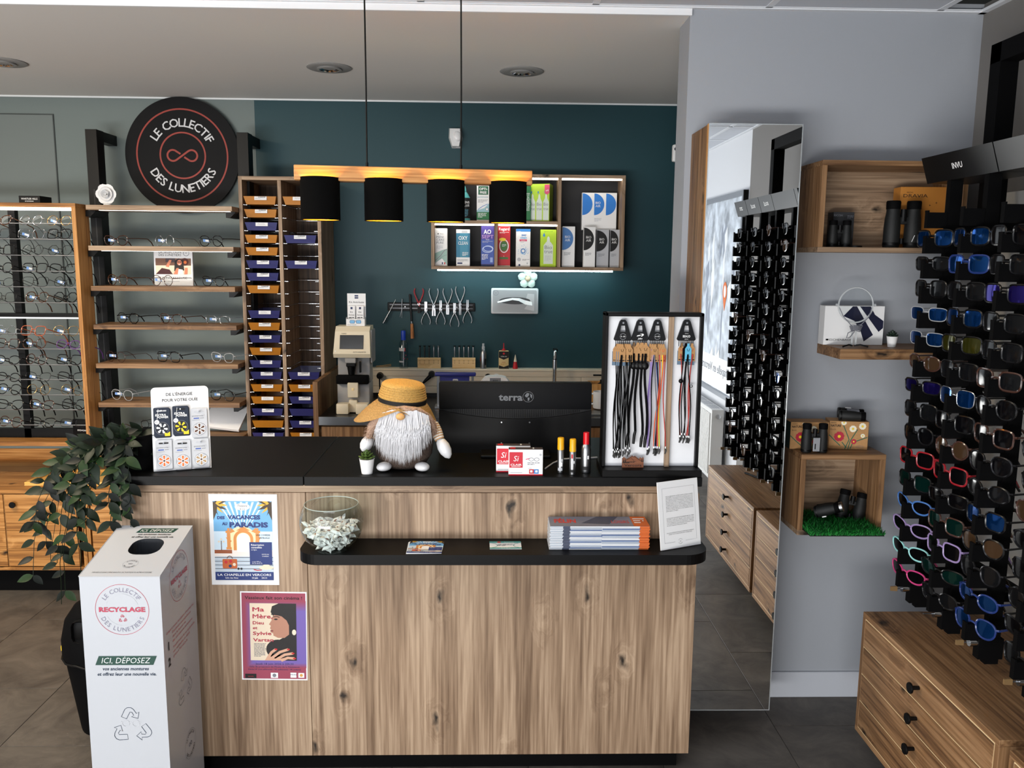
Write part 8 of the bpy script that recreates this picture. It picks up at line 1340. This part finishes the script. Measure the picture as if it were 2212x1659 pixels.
p = PY(1758, 974, 2.87); t = binocs('black folding binoculars with a silver plate standing on the square oak box', (p.x, 2.87, lz1), 0, PY(1758, 915, 2.87).z - lz1, .018, .029); MB().box(-.012, .012, -.022, -.018, .006, .055, .001).build('silver_plate', mat('silver_plate', (196, 198, 202), .35, .6), t); MB().box(-.007, -.003, -.0226, -.0218, .014, .034).build('maker_mark', BLACK, t)
p = PY(1840, 908, 2.95); t = binocs('black compact binoculars lying on top of the flowered carton', (p.x - .045, 2.945, lz1 + nat_top + .021), (0, radians(90), radians(-12)), .09, .019, .03); t.rotation_euler = (radians(90), 0, radians(72)); t.location = (p.x - .05, 2.955, lz1 + nat_top + .0205); MB().box(-.02, .02, .012, .019, .03, .07, .001).build('grey_plate', GREYP, t); MB().box(.015, .035, .0195, .0205, .025, .045).build('price_tag', WHITE, t)
lzb = lb2[2] + .0192; gx0, gx1 = lb2[0] + .02, lb2[1] - .02; gy0 = 2.76
gm = thing('grass_mat', 'bright green artificial grass mat overhanging the square oak box', 'mat', (0, 0, 0)); mb = MB(); mb.box(gx0, gx1, gy0, YP - .012, lzb, lzb + .003); mb.build('mat_backing', mat('mat_black', (12, 16, 12), .8), gm); RGm = random.Random(3); gb = MB(); GG = [mat('blade_green_%d' % i, c_, .6) for i, c_ in enumerate(((18, 110, 40), (34, 146, 56), (12, 78, 30)))]
for i in range(5200):
    x = RGm.uniform(gx0, gx1); y = gy0 + (YP - .02 - gy0) * RGm.random() ** 1.4; h = RGm.uniform(.016, .031); d = Vector((RGm.gauss(0, .35), RGm.gauss(-.25, .35), 1)).normalized(); s = Vector((RGm.uniform(-1, 1), RGm.uniform(-.4, .4), 0)).normalized() * .0011; b0_ = Vector((x, y, lzb + .003)); m1 = b0_ + d * h * .6; e = b0_ + d * h + Vector((d.x, d.y - .2, -.15)) * h * .5; gb.cur = i % 3; e.x = min(max(e.x, gx0 - .004), gx1 + .004); gb.add([b0_ - s, b0_ + s, m1 + s * .8, m1 - s * .8, e], [(0, 1, 2, 3), (3, 2, 4)])
o = gb.build('grass_blades', GG, gm); o['kind'] = 'stuff'
gt = lzb + .018
t = binocs('black binoculars lying tilted on the grass at the left of the square box', (PY(1752, 1120, 2.87).x + .03, 2.90, gt + .03), (radians(62), radians(0), radians(62)), .085, .021, .026); t.rotation_euler = (radians(70), radians(8), radians(58)); MB().box(-.03, -.015, -.024, -.020, .02, .034).build('white_tag', WHITE, t); MB().lathe([(.018, .087), (.0185, .097), (.015, .099), (0, .099)], (-.026, 0, 0), 20).build('steel_eyepiece', STEEL, t, smooth=40)
binocs('black binoculars standing aslant on the grass at the right of the square box', (PY(1832, 1122, 2.93).x, 2.925, gt - .008), (radians(-10), radians(9), radians(-14)), .105, .0215, .030)
# ================================================================== WALL CABINETS ON THE RIGHT WALL
XF = 1.247
def plank_cabinet(label, y0, y1, nk):
    t = thing('plank_cabinet', label, 'cabinet', (0, 0, 0)); z1 = .54; z0 = .118; ow = oak('y', 'warm'); ow2 = oak('y', 'warm')
    MB().box(XF, XR - .001, y0, y1, z1 - .018, z1, .001).build('top_board', ow, t); MB().box(XF, XR - .001, y0, y1, z0, z0 + .018, .001).build('bottom_board', ow, t)
    for y in (y0, y1 - .018): MB().box(XF, XR - .001, y, y + .018, z0 + .018, z1 - .018, .001).build('side_board', oak('z', 'warm'), t)
    MB().box(XF + .0016, XF + .02, y0 + .018, y1 - .018, z0 + .018, z1 - .018).build('carcass_front', mat('pale_groove', (232, 206, 160), .5), t)
    n = 4; h = (z1 - z0 - .040) / n
    for i in range(n):
        zb0 = z1 - .020 - (i + 1) * h; d = MB().box(XF - .0004, XF + .0014, y0 + .0205, y1 - .0205, zb0 + .0018, zb0 + h - .0018, .0012).build('drawer', ow2, t)
        MB().lathe([(0, .030), (.0155, .030), (.0165, .027), (.0155, .024), (.0065, .019), (.0058, 0.0)], (XF - .0004, (y0 + y1) / 2, zb0 + h / 2), 18, Matrix(((0, 0, -1), (0, 1, 0), (1, 0, 0)))).build('knob', BLK, d, smooth=40)
    for s in ((y0 + .0185, y0 + .0203), (y1 - .0203, y1 - .0185)): MB().box(XF + .001, XF + .006, s[0], s[1], z0 + .02, z1 - .02).build('light_edge', mat('pale_groove', (232, 206, 160), .5), t)
plank_cabinet('oak plank drawer cabinet with black knobs under the sunglasses, nearest the grey partition', 1.855, 2.61, 4); plank_cabinet('oak plank drawer cabinet at the lower right corner, next along the right wall', .98, 1.815, 4)
pn = thing('pen', 'dark pen lying on the second oak plank cabinet', 'pen', (1.42, 1.25, .5466), radians(70)); MB().cyl((-.07, 0, .0), (.06, 0, 0), .0052, n=10).build('barrel', BLK, pn, smooth=40); MB().cyl((.06, 0, 0), (.075, 0, 0), .0045, .001, 10).build('tip', RED, pn, smooth=40)
# ================================================================== SUNGLASSES RACK
CXR = 1.40; COLY = [2.55, 2.355, 2.165, 1.945, 1.725, 1.50, 1.262, 1.015]
fr = thing('sunglasses_rack', 'black floor to ceiling sunglasses rack with lockable columns on the right wall', 'rack', (0, 0, 0)); FX = 1.60
for y in (2.66, .80): MB().box(FX - .03, FX + .03, y, y + .055, .541, 2.372, .001).build('frame_post', BLKM, fr)
MB().box(FX - .03, FX + .03, .80, 2.715, 2.312, 2.372, .001).build('frame_top', BLKM, fr)
for z in (1.80, .70): MB().box(FX - .012, FX + .012, .855, 2.66, z - .02, z + .02).build('frame_rail', BLKM, fr)
hs_ = [(2.675, 2.30, 'INVU'), (2.295, 1.86, 'REVO'), (1.84, 1.80, None), (1.795, 1.49, None), (1.485, 1.29, 'BOLLÉ'), (1.285, 1.07, 'BOLLÉ'), (1.065, .87, 'ZETS')]
for y1_, y0_, s in hs_:
    hb_ = MB().prism([(CXR - .045, 2.018), (CXR - .02, 1.94), (CXR + .12, 1.94), (CXR + .12, 2.018)], lambda u, v, d: (u, d, v), y0_, y1_).build('header_box', mat('header_black', (8, 9, 11), .38, spec=.35), fr)
    if s: g = G((CXR - .0325, (y0_ + y1_) / 2, 1.979), -Y3, Vector((-.025, 0, .078))); g.text(s, 0, -.009, .024, WHITE, 1, bold=.02); g.build('header_lettering', hb_)
MB().box(CXR + .1205, FX - .0125, 2.4, 2.44, 1.95, 1.99).build('header_arm', BLKM, fr); MB().box(CXR + .1205, FX - .0125, 1.0, 1.04, 1.95, 1.99).build('header_arm', BLKM, fr)
MB().box(1.70, 1.712, 1.66, 2.88, .60, 1.925).build('back_panel', mat('rack_white_panel', (214, 212, 206), .4), fr)
NR = 16; Z0c = .70; DZ = .0762
colh = MB(); colh.box(-.018, .02, -.011, .011, .585, 1.9395); colm = None; keym = None
hk = MB(); hk.box(-.080, -.0185, -.008, .008, -.046, .001); hk.box(-.080, -.075, -.009, .009, .001, .007)
hkm = None; BRASS = mat('key_bow', (120, 96, 64), .4)
for ci, y in enumerate(COLY):
    o = colh.build('column_post', BLKM, fr, (CXR, y, 0)) if colm is None else link('column_post', colm, fr, (CXR, y, 0)); colm = o.data
    for r in range(NR):
        q = hk.build('nose_hook', BLKM, o, (0, 0, Z0c + DZ * r)) if hkm is None else link('nose_hook', hkm, o, (0, 0, Z0c + DZ * r)); hkm = q.data
    MB().box(.02, FX - CXR - .0125, -.008, .008, 1.785, 1.815).build('column_arm', BLKM, o, (0, 0, 0)); MB().box(.02, FX - CXR - .0125, -.008, .008, .685, .715).build('column_arm', BLKM, o); MB().box(-.04, .03, -.013, .013, .60, .66).build('lock_block', BLKM, o); MB().cyl((-.04, 0, .645), (-.062, 0, .645), .011, n=14).build('lock_barrel', CHROME, o, smooth=40)
    kt = thing('lock_key', '%s key in the lock at the foot of the %s sunglasses column' % (('brown', 'plain steel', 'brown', 'brown', 'brown', 'brown', 'brown', 'brown')[ci], ORD[ci].replace('top', 'farthest')), 'key', (CXR - .0625, y, .645)); MB().cyl((0, 0, 0), (-.014 if ci != 1 else -.03, 0, 0), .0022, n=8).build('shaft', STEEL, kt); 
    if ci != 1: MB().prism([(-.036, -.007), (-.036, .007), (-.014, .0085), (-.014, -.0085)], lambda u, v, d: (u, d, v), -.0025, .0025).build('bow', BRASS, kt)
SP_ = {0: ['pink:wrap:dark', 'mint:wrap:dark', 'lilac:wrap:dark', 'sky:wrap:dark', 'black:square:green', 'red:square:dark', 'gunmetal:panto:dark', 'black:square:grey', 'black:rectangular:violet', 'brown:oval:brown', 'clear:rectangular:blue', 'clear:rectangular:blue', 'black:square:grey', 'black:rectangular:grey', 'black:square:blue', None],
       1: ['black:oval:grey', 'black:wrap:green', 'lilac:square:dark', 'brown:square:green', 'black:rectangular:dark', 'red:square:dark', 'brown:round:brown', 'black:square:dark', 'silver:square:blue', 'black:square:grey', 'black:square:olive', 'black:square:blue', 'black:square:grey', 'blue:square:blue', 'black:square:blue', None],
       2: ['blue:panto:blue', 'blue:oval:blue', 'gunmetal:panto:grey', 'black:panto:brown', 'black:square:blue', 'black:oval:grey', 'gunmetal:panto:dark', 'brown:square:dark', 'black:panto:dark', 'brown:square:grey', 'black:square:grey', 'black:square:grey', 'black:square:violet', 'black:square:grey', 'black:square:dark', None]}
KS = ['black:square:dark', 'black:panto:grey', 'black:rectangular:dark', 'gunmetal:oval:dark', 'black:cat-eye:dark', 'black:round:grey', 'brown:panto:brown', 'black:square:grey']
LN = {'dark': 'black', 'grey': 'grey', 'blue': 'blue mirror', 'green': 'green mirror', 'violet': 'violet mirror', 'olive': 'olive', 'brown': 'brown'}
for ci, y in enumerate(COLY):
    for r in range(NR - 1 if ci < 3 else NR):
        spec = SP_[ci][r] if ci in SP_ else KS[(r * 3 + ci * 5) % 8]
        if ci == 4 and r == 6: spec = 'silver:panto:blue'
        if not spec: continue
        f_, s_, l_ = spec.split(':'); zz = Z0c + DZ * r; dz = -SHAPES[s_][1] - .006
        glasses('sunglasses', '%s %s sunglasses with %s lenses, %s hook up of the %s column' % (CN.get(f_, f_), s_, LN[l_], ORD[r].replace('top', 'first'), ORD[ci].replace('top', 'farthest')), 'sunglasses', (CXR - .056, y, zz + dz * 1.2 + .004), (0, 0, radians(-80 + 3 * ((r + ci) % 3 - 1))), s_, f_, l_, .0012 if f_ in ('silver', 'clear') else .0024, curve=2.2, size=1.2)
# ================================================================== SEEN IN THE MIRROR: POSTER AND RADIATOR ON THE WHITE WALL
pt = thing('framed_poster', 'large grey framed winter map poster seen in the mirror', 'poster', (0, 0, 0)); py0, py1, pz0, pz1 = -1.28, -.085, .70, 2.17; fx = XR - .001; FRM = mat('frame_grey', (150, 154, 160), .35, .5)
MB().box(fx - .012, fx, py0 + .03, py1 - .03, pz0 + .03, pz1 - .03).build('poster_sheet', mat('snow_print', (196, 204, 214), .35, vary=.5, bscale=9), pt)
for b in ((py0, py0 + .035, pz0, pz1), (py1 - .035, py1, pz0, pz1), (py0 + .035, py1 - .035, pz0, pz0 + .035), (py0 + .035, py1 - .035, pz1 - .035, pz1)): MB().box(fx - .03, fx, b[0], b[1], b[2], b[3], .002).build('frame_bar', FRM, pt)
MB().box(fx - .032, fx - .001, py1 + .0005, py1 + .014, pz0, pz1).build('frame_edge', BLK, pt)
g = G((fx - .012, py1 - .04, 0), -Y3, Z3); SNW = mat('snow_white', (240, 243, 246), .4); RK = mat('rock_grey', (150, 158, 172), .45); RM = random.Random(6)
for i in range(26): u = RM.uniform(.03, 1.05); v = RM.uniform(.95, 2.05); w = RM.uniform(.02, .09); hgt = RM.uniform(.12, .4); g.poly([(u, v), (u + w, v - hgt * .3), (u + w * .6, v - hgt), (u - w * .3, v - hgt * .5)], [SNW, RK][i % 2], i * .1)
g.circ(.36, 1.47, .055, ORANGE, 6, 24, ry=.075); g.poly([(.31, 1.44), (.41, 1.44), (.36, 1.33)], ORANGE, 6); g.circ(.36, 1.475, .03, WHITE, 7, 20, ry=.045); g.rect(.0, .74, 1.12, .98, SNW, 4); g.text('La Chapelle en Vercors', .03, .86, .095, GREYP, 8, 'L'); g.build('map_print', pt)
rd = thing('radiator', 'white panel radiator with a valve under the poster, seen in the mirror', 'radiator', (0, 0, 0)); ry0, ry1 = -1.25, -.30; MB().box(1.60, 1.69, ry0, ry1, .12, .63, .004).build('radiator_body', mat('radiator_white', (226, 226, 224), .35), rd); mb = MB()
for i in range(24): mb.box(1.592, 1.5998, ry0 + .03 + i * .0375, ry0 + .055 + i * .0375, .15, .60)
o = mb.build('convector_ribs', mat('radiator_white', (226, 226, 224), .35), rd); o['kind'] = 'stuff'; mb = MB()
for i in range(20): mb.box(1.61 + (i % 4) * .018, 1.622 + (i % 4) * .018, ry0 + .02 + (i // 4) * .18, ry0 + .17 + (i // 4) * .18, .6302, .6312)
o = mb.build('top_grille', LGREY, rd); o['kind'] = 'stuff'; MB().cyl((1.645, ry1, .58), (1.645, ry1 + .02, .58), .016, n=16).build('valve', CHROME, rd, smooth=40); MB().box(1.69, XR - .001, ry0 + .1, ry0 + .14, .2, .55).build('wall_bracket', STEEL, rd); MB().box(1.69, XR - .001, ry1 - .14, ry1 - .1, .2, .55).build('wall_bracket', STEEL, rd)
